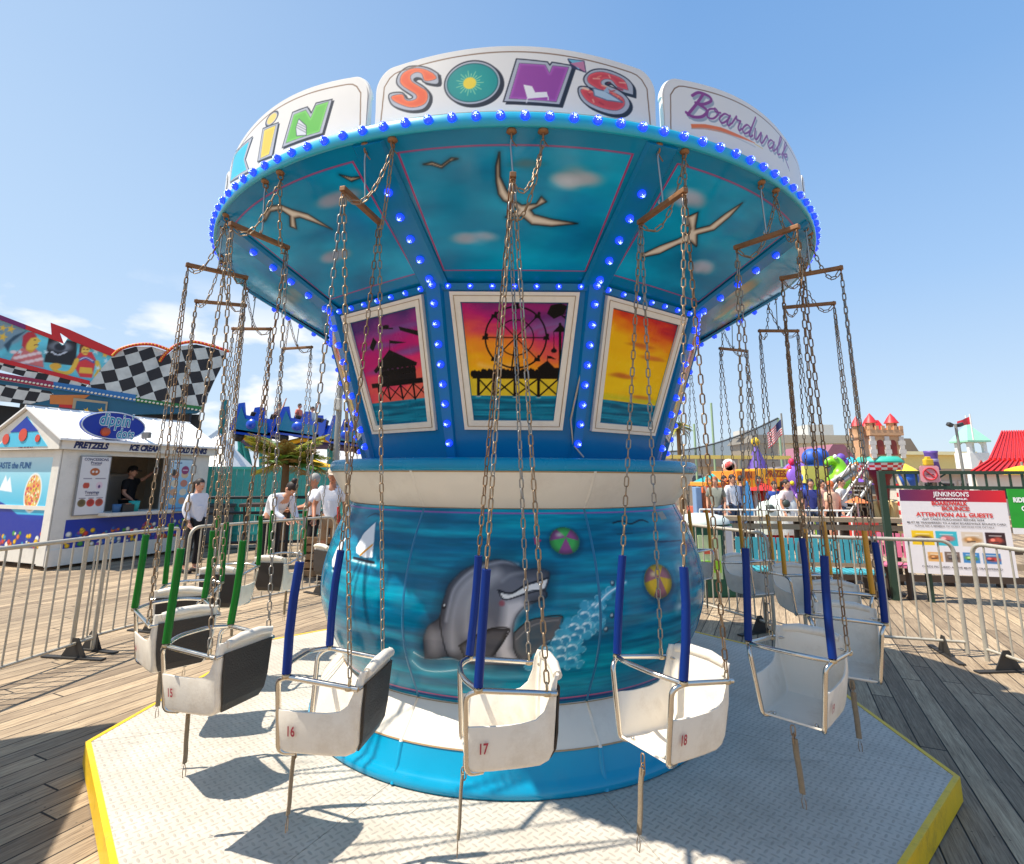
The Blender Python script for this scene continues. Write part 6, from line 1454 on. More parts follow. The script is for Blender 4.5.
# ================================================================ right side: wooden rail, signs, park
wood2=M('deck_rail_wood',(170,150,124),rough=.8,var=.25,scale=4,stretch=(1,1,12),bump=.3); woodd=M('dark_timber',(74,60,50),rough=.85,var=.3,scale=5)
def wp(px,py,Y): return at(px,py,Y)
A0=at(640,520,5.2); A1=at(1100,520,4.4)
WR=VPl(A0,A1); wl=(Vector((A1.x,A1.y,0))-Vector((A0.x,A0.y,0))).length
wr=thing('timber_railing','long weathered timber railing with wide planks behind the barriers on the right','railing',WR.A)
def wfix(o): o.matrix_parent_inverse=Matrix.Translation(-WR.A); return o
ztop=WR.uv(800,517)[1]; z2=WR.uv(800,528)[1]
def plank(z0,z1,d0,d1,m_,name='plank'):
    mb=MB(); mb.prism([(0,z0),(wl,z0),(wl,z1),(0,z1)],WR.fr,d0,d1); return wfix(mb.build(name,m_,wr))
plank(ztop-.07,ztop,-.16,.06,wood2); plank(ztop-.20,ztop-.115,-.02,.03,wood2); plank(.50,.60,-.02,.03,woodd); plank(.26,.36,-.02,.03,wood2); plank(.06,.16,-.02,.03,woodd)
for i in range(10):
    a=.3+i*wl/9.5; mb=MB(); mb.prism([(a,0),(a+.09,0),(a+.09,ztop-.07),(a,ztop-.07)],WR.fr,-.12,-.03); wfix(mb.build('post',woodd,wr))
# raised far deck the park stands on
mb=MB(); mb.box((14,20,.35),(30,28,.7)); 
# slatted seats
def slat_bench(px0,px1,py_t,Y,col,lab,grp='slatted waiting benches'):
    a=at(px0,py_t,Y); b=at(px1,py_t,Y-.3); L=(b-a).length; t=thing('slatted_bench',lab,'bench',(a.x,a.y,0),math.atan2(b.y-a.y,b.x-a.x),grp); m_=FL('bench_paint%s'%str(col),col,var=.15)
    h=a.z; mb=MB(); n=max(6,int(L/.085))
    for i in range(n): mb.box(((i+.5)*L/n,.18,h-.17),(L/n*.74,.025,.34))
    mb.build('backrest',m_,t); mb=MB()
    for i in range(n): mb.box(((i+.5)*L/n,-.06,h-.42),(L/n*.74,.42,.025))
    mb.build('seat',m_,t)
    for x in (.1,L-.1): mb=MB(); mb.box((x,.0,(h-.44)/2),(.05,.4,h-.44)); mb.build('leg',woodd,t)
slat_bench(737,873,538,4.15,(70,160,172),'long teal slatted bench behind the yellow hoses')
slat_bench(874,912,533,4.05,(206,110,140),'short pink slatted bench left of the attention board')
# green trash kiosk (green bin) beside the drum
gb=at(705,560,4.0); t=thing('green_bin','dark green bin with rounded white top and framed poster, just right of the drum','bin',(gb.x,gb.y,0),.1); gm_=FL('bin_green',(12,84,60)); 
mb=MB(); mb.box((0,0,.5),(.66,.55,1.0),bev=.03); mb.build('body',gm_,t); mb=MB(); mb.lathe([(.38,0),(.37,.05),(.30,.10),(.15,.135),(.001,.14)],20,0,(0,0,1.0)); mb.build('lid',FL('lid_pale',(196,206,200)),t); mb=MB(); mb.box((-.05,-.285,.55),(.34,.015,.6)); mb.build('poster',FL('poster_pale',(206,226,170)),t); mb=MB(); mb.box((-.05,-.296,.42),(.30,.01,.16)); mb.build('poster_band',FL('poster_lime',(150,206,30)),t); mb=MB(); mb.box((.24,-.285,.7),(.12,.015,.55)); mb.build('poster',FL('poster_white',(216,214,216)),t); mb=MB(); mb.box((-.05,-.297,.62),(.18,.01,.05)); mb.build('poster_band',FL('poster_red',(220,90,60)),t)
# green steel portal with boards
GP=VPl(at(884,500,3.65),at(1030,500,3.15)); gs=FL('portal_green',(44,66,52),metal=.3)
pt=thing('green_sign_frame','dark green steel frame with cross braces carrying the notice boards on the right','sign frame',GP.A)
def gfix(o): o.matrix_parent_inverse=Matrix.Translation(-GP.A); return o
za=GP.uv(890,471)[1]; zb=GP.uv(890,487)[1]; L=GP.uv(1100,480)[0]; x1=GP.uv(1000,480)[0]
def gbar(a,za_,b,zb_,w=.045,d=0):
    mb=MB(); p=GP.A+GP.x*a+Vector((0,0,za_))-GP.n*d; q=GP.A+GP.x*b+Vector((0,0,zb_))-GP.n*d; dr=(q-p).normalized(); s=dr.cross(GP.n).normalized()*w/2; n=GP.n*w/2
    mb.add([p-s-n,p+s-n,p+s+n,p-s+n,q-s-n,q+s-n,q+s+n,q-s+n],[(0,3,2,1),(4,5,6,7),(0,1,5,4),(1,2,6,5),(2,3,7,6),(3,0,4,7)]); return gfix(mb.build('beam',gs,pt))
gbar(0,za-.02,L,za-.02); gbar(0,zb,L,zb)
for i in range(19): a=.02+i*L/18.2; gbar(a,zb+.022,a,za-.042,.022)
for i in (1,4): gbar(.1+i*.45,zb+.02,.35+i*.45,za-.04,.02,.03); gbar(.35+i*.45,zb+.02,.1+i*.45,za-.04,.02,.05)
for a in (0,L*.97): mb=MB(); mb.prism([(a-.04,0),(a+.04,0),(a+.04,za),(a-.04,za)],GP.fr,-.05,.04); gfix(mb.build('post',gs,pt))
mb=MB(); mb.prism([(.40,0),(.46,0),(.46,zb),(.40,zb)],GP.fr,-.05,.02); gfix(mb.build('post',gs,pt))
a0,a1,z0,z1=clip_rect(GP,902,490,1008,574)
bd=thing('notice_board','large white notice board headed ATTENTION ALL GUESTS hung on the green frame','notice board',GP.A+GP.x*(a0+a1)/2+Vector((0,0,z0)))
def bfix(o): o.matrix_parent_inverse=Matrix.Translation(-Vector(bd.location)); return o
mb=MB(); mb.prism([(a0,z0),(a1,z0),(a1,z1),(a0,z1)],GP.fr,.05,.075); bfix(mb.build('board',FL('board_white',(226,222,222)),bd))
bw,bh=a1-a0,z1-z0
def notice(cv):
    H=bh;Wd=bw
    cv.c[:]=[228,222,224]; m=cv.V>H*.86; tcol=(cv.U/Wd)[...,None]; grad=np.array([96,30,84])*(1-tcol)+np.array([220,26,40])*tcol; cv.c[m]=grad[m]
    cards=[(.07,.335,.21,.17,[240,196,20],[90,60,40]),(.30,.335,.20,.17,[50,180,196],[230,120,120]),(.54,.335,.20,.17,[214,196,176],[190,130,70]),(.76,.335,.18,.17,[50,24,30],[200,80,60]),(.20,.145,.14,.11,[226,170,100],[180,110,50]),(.36,.145,.14,.12,[120,100,90],[70,60,60]),(.53,.145,.15,.12,[60,130,190],[120,170,70]),(.71,.145,.16,.12,[60,120,180],[200,60,50])]
    for x,y,w,h,c,c2 in cards:
         cv.poly([(x*Wd,y*H),((x+w)*Wd,y*H),((x+w)*Wd,(y+h)*H),(x*Wd,(y+h)*H)],c,.008); cv.cloud(((x+w*.5)*Wd,(y+h*.42)*H),w*Wd*.36,h*H*.26,c2,.9,int(x*90)); cv.ell(((x+w*.35)*Wd,(y+h*.5)*H),w*Wd*.12,h*H*.10,[min(255,q+60) for q in c2],.01); cv.stroke([((x+w*.25)*Wd,(y+h*.3)*H),((x+w*.6)*Wd,(y+h*.36)*H)],.012,[30,30,40],.01,.8,smooth=False); cv.stroke([((x+w*.2)*Wd,(y+h*.78)*H),((x+w*.8)*Wd,(y+h*.78)*H)],.012,[240,236,230],.008,.7,smooth=False)
bfix(flat_canvas('print',(GP.A+GP.x*a0+Vector((0,0,z0)),GP.x,Vector((0,0,1)),GP.n),bw,bh,.007,(0,0,0),notice,paint_m,bd,.078))
def btext(tx,cx,cy,h,w,col,bold=.002,pl=GP,ox=a0,oz=z0,off=.083,fix=bfix,par=bd,W_=bw,H_=bh):
    vs,fs=text_polys(tx,h,0,bold); ww=max(v.x for v in vs)-min(v.x for v in vs); k=w*W_/ww; mb=MB(); mb.add([pl.A+pl.x*(ox+cx*W_+(v.x-ww/2)*k)+Vector((0,0,oz+cy*H_+v.y))+pl.n*off for v in vs],fs); return fix(mb.build('lettering',FL('txt%s'%str(col),col),par,recalc=False))
btext("JENKINSON'S",.50,.925,.085,.34,(236,230,232)); btext('BOARDWALK',.50,.885,.03,.30,(230,220,224))
btext('BOARDWALK',.47,.815,.075,.34,(206,60,60),.004); btext('BOUNCE',.52,.755,.075,.26,(200,70,70),.004)
btext('ATTENTION ALL GUESTS',.50,.68,.075,.72,(214,60,56),.003)
btext('ANY CARDS PURCHASED BEFORE 2024',.48,.635,.034,.58,(70,66,74),.0005); btext('MUST BE TRANSFERRED TO A NEW BOARDWALK BOUNCE CARD',.50,.592,.034,.92,(70,66,74),.0005); btext('PLEASE SEE A MEMBER OF GUEST SERVICES FOR DETAILS',.48,.555,.030,.74,(120,112,116),.0003)
btext('CARDS PICTURED ABOVE MUST BE TRANSFERRED',.50,.075,.034,.74,(90,84,90),.0005)
c0,c1,w0,w1=clip_rect(GP,1007,489,1066,528)
gd=thing('notice_board','green notice board about open rides, cut off by the right edge of the photo','notice board',GP.A+GP.x*c0+Vector((0,0,w0-.1)))
gdf=lambda o:(setattr(o,'matrix_parent_inverse',Matrix.Translation(-Vector(gd.location))),o)[1]
mb=MB(); mb.prism([(c0,w0-.08),(c1,w0-.08),(c1,w0),(c0,w0)],GP.fr,.05,.075); gdf(mb.build('border',FL('board_white',(0,0,0)),gd))
mb=MB(); mb.prism([(c0,w0),(c1,w0),(c1,w1),(c0,w1)],GP.fr,.05,.076); gdf(mb.build('board',FL('board_green',(30,150,40),var=.2),gd))
for tx,cy in (('RIDE WRISTBANDS',.66),('OPEN RIDES',.44)):
    btext(tx,.45 if 0 else .50,cy,.085,.86 if 'WR' in tx else .62,(240,240,240),.004,ox=c0,oz=w0,off=.08,fix=gdf,par=gd,W_=c1-c0,H_=w1-w0)
# no smoking sign
ns=GP.uv(928,474); s=.115
t=thing('no_smoking_sign','small square no smoking sign standing on the green frame','sign',GP.A+GP.x*ns[0]+Vector((0,0,ns[1]-s)))
nf=lambda o:(setattr(o,'matrix_parent_inverse',Matrix.Translation(-Vector(t.location))),o)[1]
rr=[(ns[0]+x,ns[1]+y) for x,y in ((-s,-s+.02),(-s+.02,-s),(s-.02,-s),(s,-s+.02),(s,s-.02),(s-.02,s),(-s+.02,s),(-s,s-.02))]
mb=MB(); mb.prism(rr,GP.fr,.05,.065); nf(mb.build('plate',FL('nosmoke_plate',(214,150,160)),t))
cc=GP.A+GP.x*ns[0]+Vector((0,0,ns[1]))+GP.n*.072
mb=MB(); mb.tube([cc+GP.x*.082*math.cos(a)+Vector((0,0,.082*math.sin(a))) for a in [i*2*PI/24 for i in range(24)]],.010,5,closed=True); mb.tube([cc+GP.x*-.058+Vector((0,0,.058)),cc+GP.x*.058-Vector((0,0,.058))],.009,5); nf(mb.build('ring',FL('nosmoke_red',(200,50,60)),t)); mb=MB(); mb.box(cc-Vector((0,0,.005))-GP.n*.004,(.09,.01,.018),rot=Matrix.Rotation(math.atan2(GP.x.y,GP.x.x),3,'Z')); nf(mb.build('cigarette',FL('nosmoke_dark',(90,60,70)),t))
mb=MB(); p=GP.A+GP.x*(ns[0]+.02)+Vector((0,0,ns[1]+s)); mb.box(p+Vector((0,0,.05)),(.12,.07,.10),bev=.02); mb.box(p+Vector((0,0,.11)),(.06,.05,.04),bev=.01); tag(mb.build('beacon',FL('beacon_yellow',(222,180,40)),None),'small yellow beacon box on top of the no smoking sign','beacon')
# ---------------------------------------------------------------- buildings
def zpx(px,py,Y): return at(px,py,Y).z
def block(name,label,cat,px0,px1,pyt,Y,depth,m_,roof=None,rpx=None,extra=None):
    a=at(px0,470,Y); b=at(px1,470,Y); h=zpx((px0+px1)/2,pyt,Y); t=thing(name,label,cat,((a.x+b.x)/2,Y+depth/2,0)); w=b.x-a.x
    mb=MB(); mb.box((0,0,h/2),(w,depth,h)); mb.build('wall',m_,t)
    if roof: 
        rh=zpx((px0+px1)/2,rpx,Y+depth/2)-h; mb=MB(); mb.prism([(-w/2-.4,h-.05),(w/2+.4,h-.05),(w/2-.6,h+rh),(-w/2+.6,h+rh)],(Vector((0,0,0)),Vector((1,0,0)),Vector((0,0,1)),Vector((0,-1,0))),-depth/2-.3,depth/2+.3); mb.build('roof',roof,t)
    return t,w,h
def win_row(t,w,h,d,n,z,ww,wh,m_=None):
    m_=m_ or FL('far_glass',(90,100,112),rough=.2)
    for i in range(n):
        x=-w/2+w*(i+.5)/n; f=MB(); f.box((x,-d/2-.03,z),(ww+.2,.08,wh+.2)); o=f.build('window',FL('far_frame',(220,214,204)),t); f=MB(); f.box((x,-d/2-.09,z),(ww,.06,wh)); f.build('pane',m_,o)
tan=FL('far_tan_wall',(206,190,166),var=.1); 
t,w,h=block('beige_building','long beige building with low parapet far beyond the orange stalls','building',752,862,443,62,6,tan,FL('far_tan_roof',(176,166,150)),437); win_row(t,w,h,6,9,h-2.2,1.2,1.4)
mb=MB(); mb.box((3,0,h+1.6),(3.2,3,1.6)); mb.box((-6,0,h+1.2),(2,2,.9)); mb.build('roof_unit',FL('roof_unit',(196,196,192)),t)
t,w,h=block('yellow_building','pale yellow flat building between the castle and the cupola','building',896,972,455,46,12,FL('yellow_wall',(236,214,140)),None); win_row(t,w,h,12,6,h-3.3,1.0,1.2); mb=MB(); mb.box((0,-.2,h+.15),(w+.6,12.6,.3)); mb.build('cornice',FL('yellow_trim',(240,228,180)),t)
t,w,h=block('grey_roofed_house','brown gabled house roof beyond the yellow building','house',893,918,455,58,8,FL('house_wall',(170,150,130)),FL('house_roof',(140,124,108)),441); win_row(t,w,h,8,2,h-2,.9,1.1)
t,w,h=block('mauve_gable_house','small mauve gabled building left of the castle','house',826,852,460,40,7,FL('mauve_wall',(180,120,130)),FL('mauve_roof',(150,96,110)),447); win_row(t,w,h,7,2,h-1.6,.8,1)
# cupola
cx=at(974,470,38); t=thing('white_cupola','white open cupola tower with pale green roof left of the red roof','tower',(cx.x,38,0)); zt_=zpx(974,441,38); zm=zpx(974,453,38); za_=zpx(974,427,38); w=(at(986,470,38).x-at(963,470,38).x)*.84
white=FL('cupola_white',(232,232,228)); 
mb=MB(); mb.box((0,0,zm/2),(w,w,zm)); mb.build('base',white,t)
mb=MB(); mb.prism([(-.35,zm-1.15),(0,zm-.55),(.35,zm-1.15),(.2,zm-1.15),(0,zm-.85),(-.2,zm-1.15)],(Vector((0,-w/2,0)),Vector((1,0,0)),Vector((0,0,1)),Vector((0,-1,0))),.0,.04); mb.build('emblem',FL('emblem_red',(190,70,60)),t)
for sx in (-1,1):
    for sy in (-1,1): mb=MB(); mb.box((sx*w*.38,sy*w*.38,(zm+zt_)/2),(.24,.24,zt_-zm)); mb.build('column',white,t)
mb=MB()
for sy in (-1,1):
    P=[(-w*.36,zt_)]+[(-w*.34*math.cos(a),zt_-.75+.62*math.sin(a)) for a in [i*PI/10 for i in range(11)]]+[(w*.36,zt_),]
    mb.prism(P,(Vector((0,sy*w*.38,0)),Vector((1,0,0)),Vector((0,0,1)),Vector((0,-1,0))),-.06,.06)
mb.build('arch',white,t)
ww=w*.60; mb=MB(); mb.add([(-ww,-ww,zt_),(ww,-ww,zt_),(ww,ww,zt_),(-ww,ww,zt_),(-.25,-.25,za_-.1),(.25,-.25,za_-.1),(.25,.25,za_-.1),(-.25,.25,za_-.1),(0,0,za_+.35),(-ww,-ww,zt_-.12),(ww,-ww,zt_-.12),(ww,ww,zt_-.12),(-ww,ww,zt_-.12)],[(0,1,5,4),(1,2,6,5),(2,3,7,6),(3,0,4,7),(4,5,8),(5,6,8),(6,7,8),(7,4,8),(0,9,10,1),(1,10,11,2),(2,11,12,3),(3,12,9,0),(9,12,11,10)]); mb.build('roof',FL('cupola_green',(150,206,180)),t)
mb=MB(); mb.tube([(0,0,za_+.2),(0,0,za_+.9)],.06,6); mb.build('finial',white,t)
# red roof pavilion
a=at(968,471,13.5); t=thing('red_roof_pavilion','open pavilion with bright red ribbed two slope roof at the right edge','pavilion',(a.x,13.5,0)); e0=a; 
zr0=zpx(968,472,13.5); zr1=zpx(1003,452,14.6); zr2=zpx(1000,430,17)
rm=mat('red_ribbed_roof',(214,36,24),.45,var=.08,scale=4); xw=9.0; O=Vector((a.x,13.5,0))
def rq(px,py,Y): return at(px,py,Y)-O
P=[rq(966,472,13.5),Vector((xw,0,zr0-.0)),rq(1003,457,15.0),rq(992,436,17.5),Vector((xw,4,zr2+.25))]
b0=rq(1000,461,14.6); b1=rq(1016,434,17.3); zA=zr0; zB=zpx(1000,461,14.6); zC=zpx(1016,434,17.3)
mb=MB(); up=Vector((0,0,.06))
V=[Vector((0,0,zA)),Vector((xw,-.4,zA)),Vector((xw,1.1,zB)),Vector((at(986,459,14.6).x-O.x,1.1,zB))]
mb.add(V+[v-up for v in V],[(0,1,2,3),(7,6,5,4),(0,4,5,1),(1,5,6,2),(2,6,7,3),(3,7,4,0)])
V2=[Vector((at(988,459,14.6).x-O.x,1.1,zB+.05)),Vector((xw,1.1,zB+.05)),Vector((xw,3.9,zC+.2)),Vector((at(1004,436,17.3).x-O.x,3.9,zC+.1))]
mb.add(V2+[v-up for v in V2],[(0,1,2,3),(7,6,5,4),(0,4,5,1),(1,5,6,2),(2,6,7,3),(3,7,4,0)])
mb.build('roof',rm,t)
mb=MB()
for i in range(44):
    f=(i+.5)/44; mb.tube([V[0].lerp(V[1],f)+Vector((0,0,.03)),V[3].lerp(V[2],f)+Vector((0,0,.03))],.03,4); mb.tube([V2[0].lerp(V2[1],f)+Vector((0,0,.03)),V2[3].lerp(V2[2],f)+Vector((0,0,.03))],.03,4)
mb.build('roof_rib',rm,t)
for x in (.6,3,5.5,8): mb=MB(); mb.box((x,.6,zA/2),(.16,.16,zA)); mb.build('post',white,t)
mb=MB(); mb.prism([(.4,zA-.5),(xw,zA-.5),(xw,zA-.05),(.4,zA-.05)],(Vector((0,.2,0)),Vector((1,0,0)),Vector((0,0,1)),Vector((0,-1,0))),-.05,.0); mb.build('valance',FL('awn_white',(222,214,200)),t)
# yellow scalloped umbrella at right edge
p=at(1024,478,9); t=thing('yellow_umbrella','bright yellow scalloped umbrella under the red roof at the right edge','umbrella',(p.x,9,0)); z=zpx(1018,468,9); mb=MB(); mb.lathe([(.001,z+.06),(.15,z+.03),(.34,z-.04),(.37,z-.16),(.34,z-.16)],10,0,(0,0,0),smooth=False); mb.build('canopy',FL('umb_yellow',(240,196,30)),t); mb=MB(); mb.tube([(0,0,0),(0,0,z+.15)],.025,8); mb.build('pole',pm_,t)
# lamp pole + red flag
p=at(964,470,11); t=thing('twin_lamp_pole','slim lamp pole with twin heads and a red flag left of the cupola','lamp post',(p.x,11,0)); z=zpx(957,424,11); mb=MB(); mb.tube([(0,0,0),(-.05,0,z)],.035,8); mb.build('shaft',pm_,t)
for s in (-.16,.13): mb=MB(); mb.box((s-.05,0,z-.02),(.14,.12,.10),bev=.02,rot=Matrix.Rotation(.5 if s<0 else -.4,3,'Y')); mb.build('lamp_head',FL('flood_dark',(60,60,60)),t)
p=at(972,430,36); t=thing('red_flag','small red flag flying on the cupola','flag',(p.x,36,zpx(972,440,36))); zz_=zpx(972,418,36)-t.location.z; mb=MB(); mb.tube([(0,0,0),(0,0,zz_+.3)],.05,6); mb.build('pole',white,t)
mb=MB(); n=9; top=[(-i*.12,.07*math.sin(i*.9),zz_+.1-i*.045) for i in range(n)]; bot=[(x,y,z-.55+.02*i) for i,(x,y,z) in enumerate(top)]
mb.add(top+bot+[(x,y+.03,z) for x,y,z in top+bot],[(i,i+1,n+i+1,n+i) for i in range(n-1)]+[(2*n+n+i,2*n+n+i+1,2*n+i+1,2*n+i) for i in range(n-1)]); mb.build('cloth',FL('flag_red',(206,40,60)),t,recalc=False)
# purple barrel
p=at(932,463,14); t=thing('purple_barrel_topper','purple flared barrel shape on a post above the no smoking sign','ride decoration',(p.x,14,0)); z0_=zpx(932,470,14); z1_=zpx(932,451,14); mb=MB(); r=(at(938,463,14).x-at(926,463,14).x)/2; mb.lathe([(.001,z0_),(r*1.1,z0_),(r*.85,(z0_+z1_)/2),(r*.95,z1_-.08),(r*1.02,z1_),(.001,z1_)],20); mb.build('barrel',FL('barrel_purple',(96,70,150)),t); mb=MB(); mb.lathe([(r*.9,(z0_+z1_)/2-.05),(r*.97,(z0_+z1_)/2),(r*.9,(z0_+z1_)/2+.05)],20); mb.build('hoop',FL('barrel_pale',(170,160,200)),t); mb=MB(); mb.tube([(0,0,0),(0,0,z0_)],.06,8); mb.build('post',woodd,t)
# ---------------------------------------------------------------- castle ride
CYY=13.0; K=at(880,470,CYY); t=thing('castle_ride','toy castle ride with red pointed turrets on a checkered turquoise ring','fairground ride',(K.x,CYY,0)); S1=lambda px:(at(px,470,CYY).x-K.x); Z1=lambda py: zpx(880,py,CYY)
stone=FL('castle_stone',(206,160,120),var=.2,scale=10); stone2=FL('castle_quoin',(220,212,204),var=.15); cred=FL('castle_red',(206,44,50)); cturq=FL('castle_turquoise',(60,180,160))
hw=(S1(898)-S1(861))/2*.80
z5,z4,z3=Z1(461),Z1(436),Z1(431)
mb=MB(); mb.box((0,0,(z5+z4)/2),(2*hw,2*hw,z4-z5)); mb.build('keep',stone,t)
mb=MB(); mb.prism([(hw*1.12*a,hw*1.12*b) for a,b in ((-1,-1),(1,-1),(1,1),(-1,1))],(Vector((0,0,0)),Vector((1,0,0)),Vector((0,1,0)),Vector((0,0,1))),z4-.02,z3)
for i in range(6):
    x=-hw*1.0+i*hw*.4
    for y in (-hw*1.08,hw*1.08): mb.box((x,y,z3+.06),(hw*.2,.06,.12))
    for y in (-hw*1.08,hw*1.08): mb.box((y,x,z3+.06),(.06,hw*.2,.12))
mb.build('parapet',stone,t)
for x in (-hw*.45,hw*.40):
    mb=MB(); zc_=(z5+z4)/2; P=[(x-.10,zc_-.22),(x+.10,zc_-.22),(x+.10,zc_+.12)]+[(x+.10*math.cos(a),zc_+.12+.12*math.sin(a)) for a in [i*PI/8 for i in range(1,8)]]+[(x-.10,zc_+.12)]
    mb.prism(P,(Vector((0,-hw,0)),Vector((1,0,0)),Vector((0,0,1)),Vector((0,-1,0))),.0,.02); mb.build('window',FL('castle_window',(140,50,40)),t)
mb=MB()
for sx in (-1,0,1):
    mb=MB()
    for i in range(5): mb.box((sx*hw*.96,-hw-.021,z5+.14+i*(z4-z5-.12)/5),(.14+.07*(i%2),.04,(z4-z5-.12)/5*.97))
    mb.build('quoins',stone2,t)
for (px,pyt,pyb,r,yy) in ((857.5,419,437,.13,-.3),(870,416,434,.14,-.4),(877,419,434,.11,.4),(891,416,434,.15,-.4)):
    x=S1(px); zt2,zb2=Z1(pyt),Z1(pyb)-.1; tr_=MB(); tr_.lathe([(.001,zb2),(r*1.12,zb2),(r,zb2+.1),(r,zt2-.28),(r*1.2,zt2-.24),(.001,zt2-.24)],14,0,(x,yy*hw*1.5,0)); o=tr_.build('turret',stone,t); tr_=MB(); tr_.lathe([(r*1.4,zt2-.26),(r*.7,zt2-.08),(.001,zt2+.06)],14,0,(x,yy*hw*1.5,0)); tr_.build('turret_roof',cred,o); tr_=MB(); tr_.box((x,yy*hw*1.5-r,(zb2+zt2)/2),(.05,.04,.12)); tr_.build('turret_window',FL('castle_window',(0,0,0)),o)
mb=MB(); mb.add([(-hw*.5,-hw*.4,z3),(hw*.5,-hw*.4,z3),(hw*.5,hw*.4,z3),(-hw*.5,hw*.4,z3),(-hw*.3,0,z3+.35),(hw*.3,0,z3+.35)],[(0,1,5,4),(1,2,5),(2,3,4,5),(3,0,4)]); mb.build('roof',cred,t)
za1,zb1_=Z1(461.5),Z1(457)
mb=MB(); mb.lathe([(.001,zb1_),(hw*1.2,zb1_),(hw*1.42,za1),(hw*1.42,za1-.05),(.001,za1-.05)],24); mb.build('ring_roof',cturq,t)
zq=Z1(470)
for row in range(3):
    for cidx in range(2):
        mb=MB()
        for i in range(24):
            if (i+row)%2==cidx:
                a0_=i*2*PI/24; a1_=(i+1)*2*PI/24; zt3=za1-.05-(za1-.05-zq)*row/3; zb3=za1-.05-(za1-.05-zq)*(row+1)/3; r1=hw*(1.40-.05*row); r2=hw*(1.35-.05*row); mb.add([(r1*math.cos(a0_),r1*math.sin(a0_),zt3),(r1*math.cos(a1_),r1*math.sin(a1_),zt3),(r2*math.cos(a1_),r2*math.sin(a1_),zb3),(r2*math.cos(a0_),r2*math.sin(a0_),zb3)],[(0,1,2,3)])
        mb.build('checker_row',cred if cidx else stone2,t)
mb=MB(); mb.lathe([(hw*.9,zq),(hw*.5,zq-.3),(hw*.32,.9),(hw*.40,.3),(hw*.45,.0)],20); mb.build('column',FL('castle_maroon',(120,20,30)),t)
for i in range(8):
    a=i*PI/4+.2; d=Vector((math.cos(a),math.sin(a),0)); mb=MB(); mb.tube([d*hw*1.1+Vector((0,0,zq-.02)),d*hw*1.9+Vector((0,0,.9))],.045,6); mb.build('arm',FL('arm_cream',(206,190,160)),t)
    mb=MB(); q_=d*hw*1.35+Vector((0,0,.25)); mb.tube([d*hw*.45+Vector((0,0,.35)),d*hw*.9+Vector((0,0,1.0))],[.10,.14],8); mb.build('rocket',FL('rocket_cream',(222,200,150)),t)
mb=MB(); 
for i in range(9): mb.lathe([(.07,.35+i*.13),(.07,.48+i*.13)],12,i%2,(S1(884),-hw*1.2,0))
mb.build('striped_post',[cred,stone2],t)
mb=MB(); mb.lathe([(.001,0),(hw*1.7,0),(hw*1.75,.25),(hw*1.6,.32),(.001,.32)],24); mb.build('base',FL('castle_base',(200,176,130)),t)
# slide / steps
SP=at(836,520,9.6); t=thing('metal_stair_ramp','grey metal stair ramp with two handrails sloping down left of the castle','stairs',(SP.x,9.6,0)); a=at(858,484,9.6)-SP; gm2=FL('stair_grey',(176,172,168),metal=.4)
z0_=SP.z; zlow=at(836,520,9.6).z; zhi=at(862,482,9.6).z; dx=at(862,482,9.6).x-SP.x
for s in (-.35,.35): mb=MB(); mb.tube([(0,s,zlow),(dx,s,zhi)],.04,6); mb.build('stringer',gm2,t); mb=MB(); mb.tube([(0,s,zlow+.5),(dx,s,zhi+.5)],.025,6); mb.build('handrail',gm2,t)
for i in range(9): f=i/9; mb=MB(); mb.box((dx*f,0,zlow+(zhi-zlow)*f),(.10,.7,.03)); mb.build('tread',gm2,t)
for f in (0.02,.5,1): mb=MB(); mb.box((dx*f,0,(zlow+(zhi-zlow)*f)/2),(.06,.6,max(.1,zlow+(zhi-zlow)*f))); mb.build('support',woodd,t)
t=thing('slide_chute','pair of long pale chutes slanting across the green dragon slide','slide',(at(835,500,11).x,11,0)); 
for dz in (0,.32): a=at(822,495-dz*20,11)-Vector(t.location); b=at(856,472-dz*20,11)-Vector(t.location); mb=MB(); mb.tube([a,b],.07,6); mb.build('chute',gm2,t)
mb=MB(); mb.tube([(0,0,0),(0,0,at(840,484,11).z)],.05,6); mb.build('support',gm2,t)
# inflatables: one lump skin through the skin modifier
def skin_mesh(nodes,edges,sub=2):
    me=bpy.data.meshes.new('s'); me.from_pydata([n[0] for n in nodes],edges,[]); o=link('s',me); o.modifiers.new('k','SKIN'); 
    for i,n in enumerate(nodes): 
        v=me.skin_vertices[0].data[i]; v.radius=(n[1],n[2] if len(n)>2 else n[1]); v.use_root=(i==0)
    ss=o.modifiers.new('u','SUBSURF'); ss.levels=sub; ss.render_levels=sub
    dg=bpy.context.evaluated_depsgraph_get(); dg.update(); m2=bpy.data.meshes.new_from_object(o.evaluated_get(dg)); bpy.data.objects.remove(o); m2.polygons.foreach_set('use_smooth',[True]*len(m2.polygons)); m2.materials.clear(); return m2
def skin_obj(name,nodes,edges,m_,parent,sub=2):
    me=skin_mesh(nodes,edges,sub); me.materials.append(m_); me.name=name; return link(name,me,parent)
DY=12.0; D0=at(838,480,DY); t=thing('inflatable_dragon','lime green inflatable dragon with open mouth and orange wing beside the purple inflatable','inflatable',(D0.x,DY,0)); q=lambda px,py:(at(px,py,DY).x-D0.x,0,at(px,py,DY).z)
lime=FL('dragon_lime',(130,206,30),rough=.35,coat=.3)
nodes=[(q(835,496),.42),(q(838,484),.40),(q(840,473),.28),(q(839,465),.22),(q(834,460),.20),(q(828,461),.13),(q(826,466),.08),(q(830,504),.35),((q(830,490)[0],-.35,q(830,490)[2]),.10),((q(826,487)[0],-.55,q(826,487)[2]),.09)]
skin_obj('body',nodes,[(0,1),(1,2),(2,3),(3,4),(4,5),(5,6),(0,7),(1,8),(8,9)],lime,t)
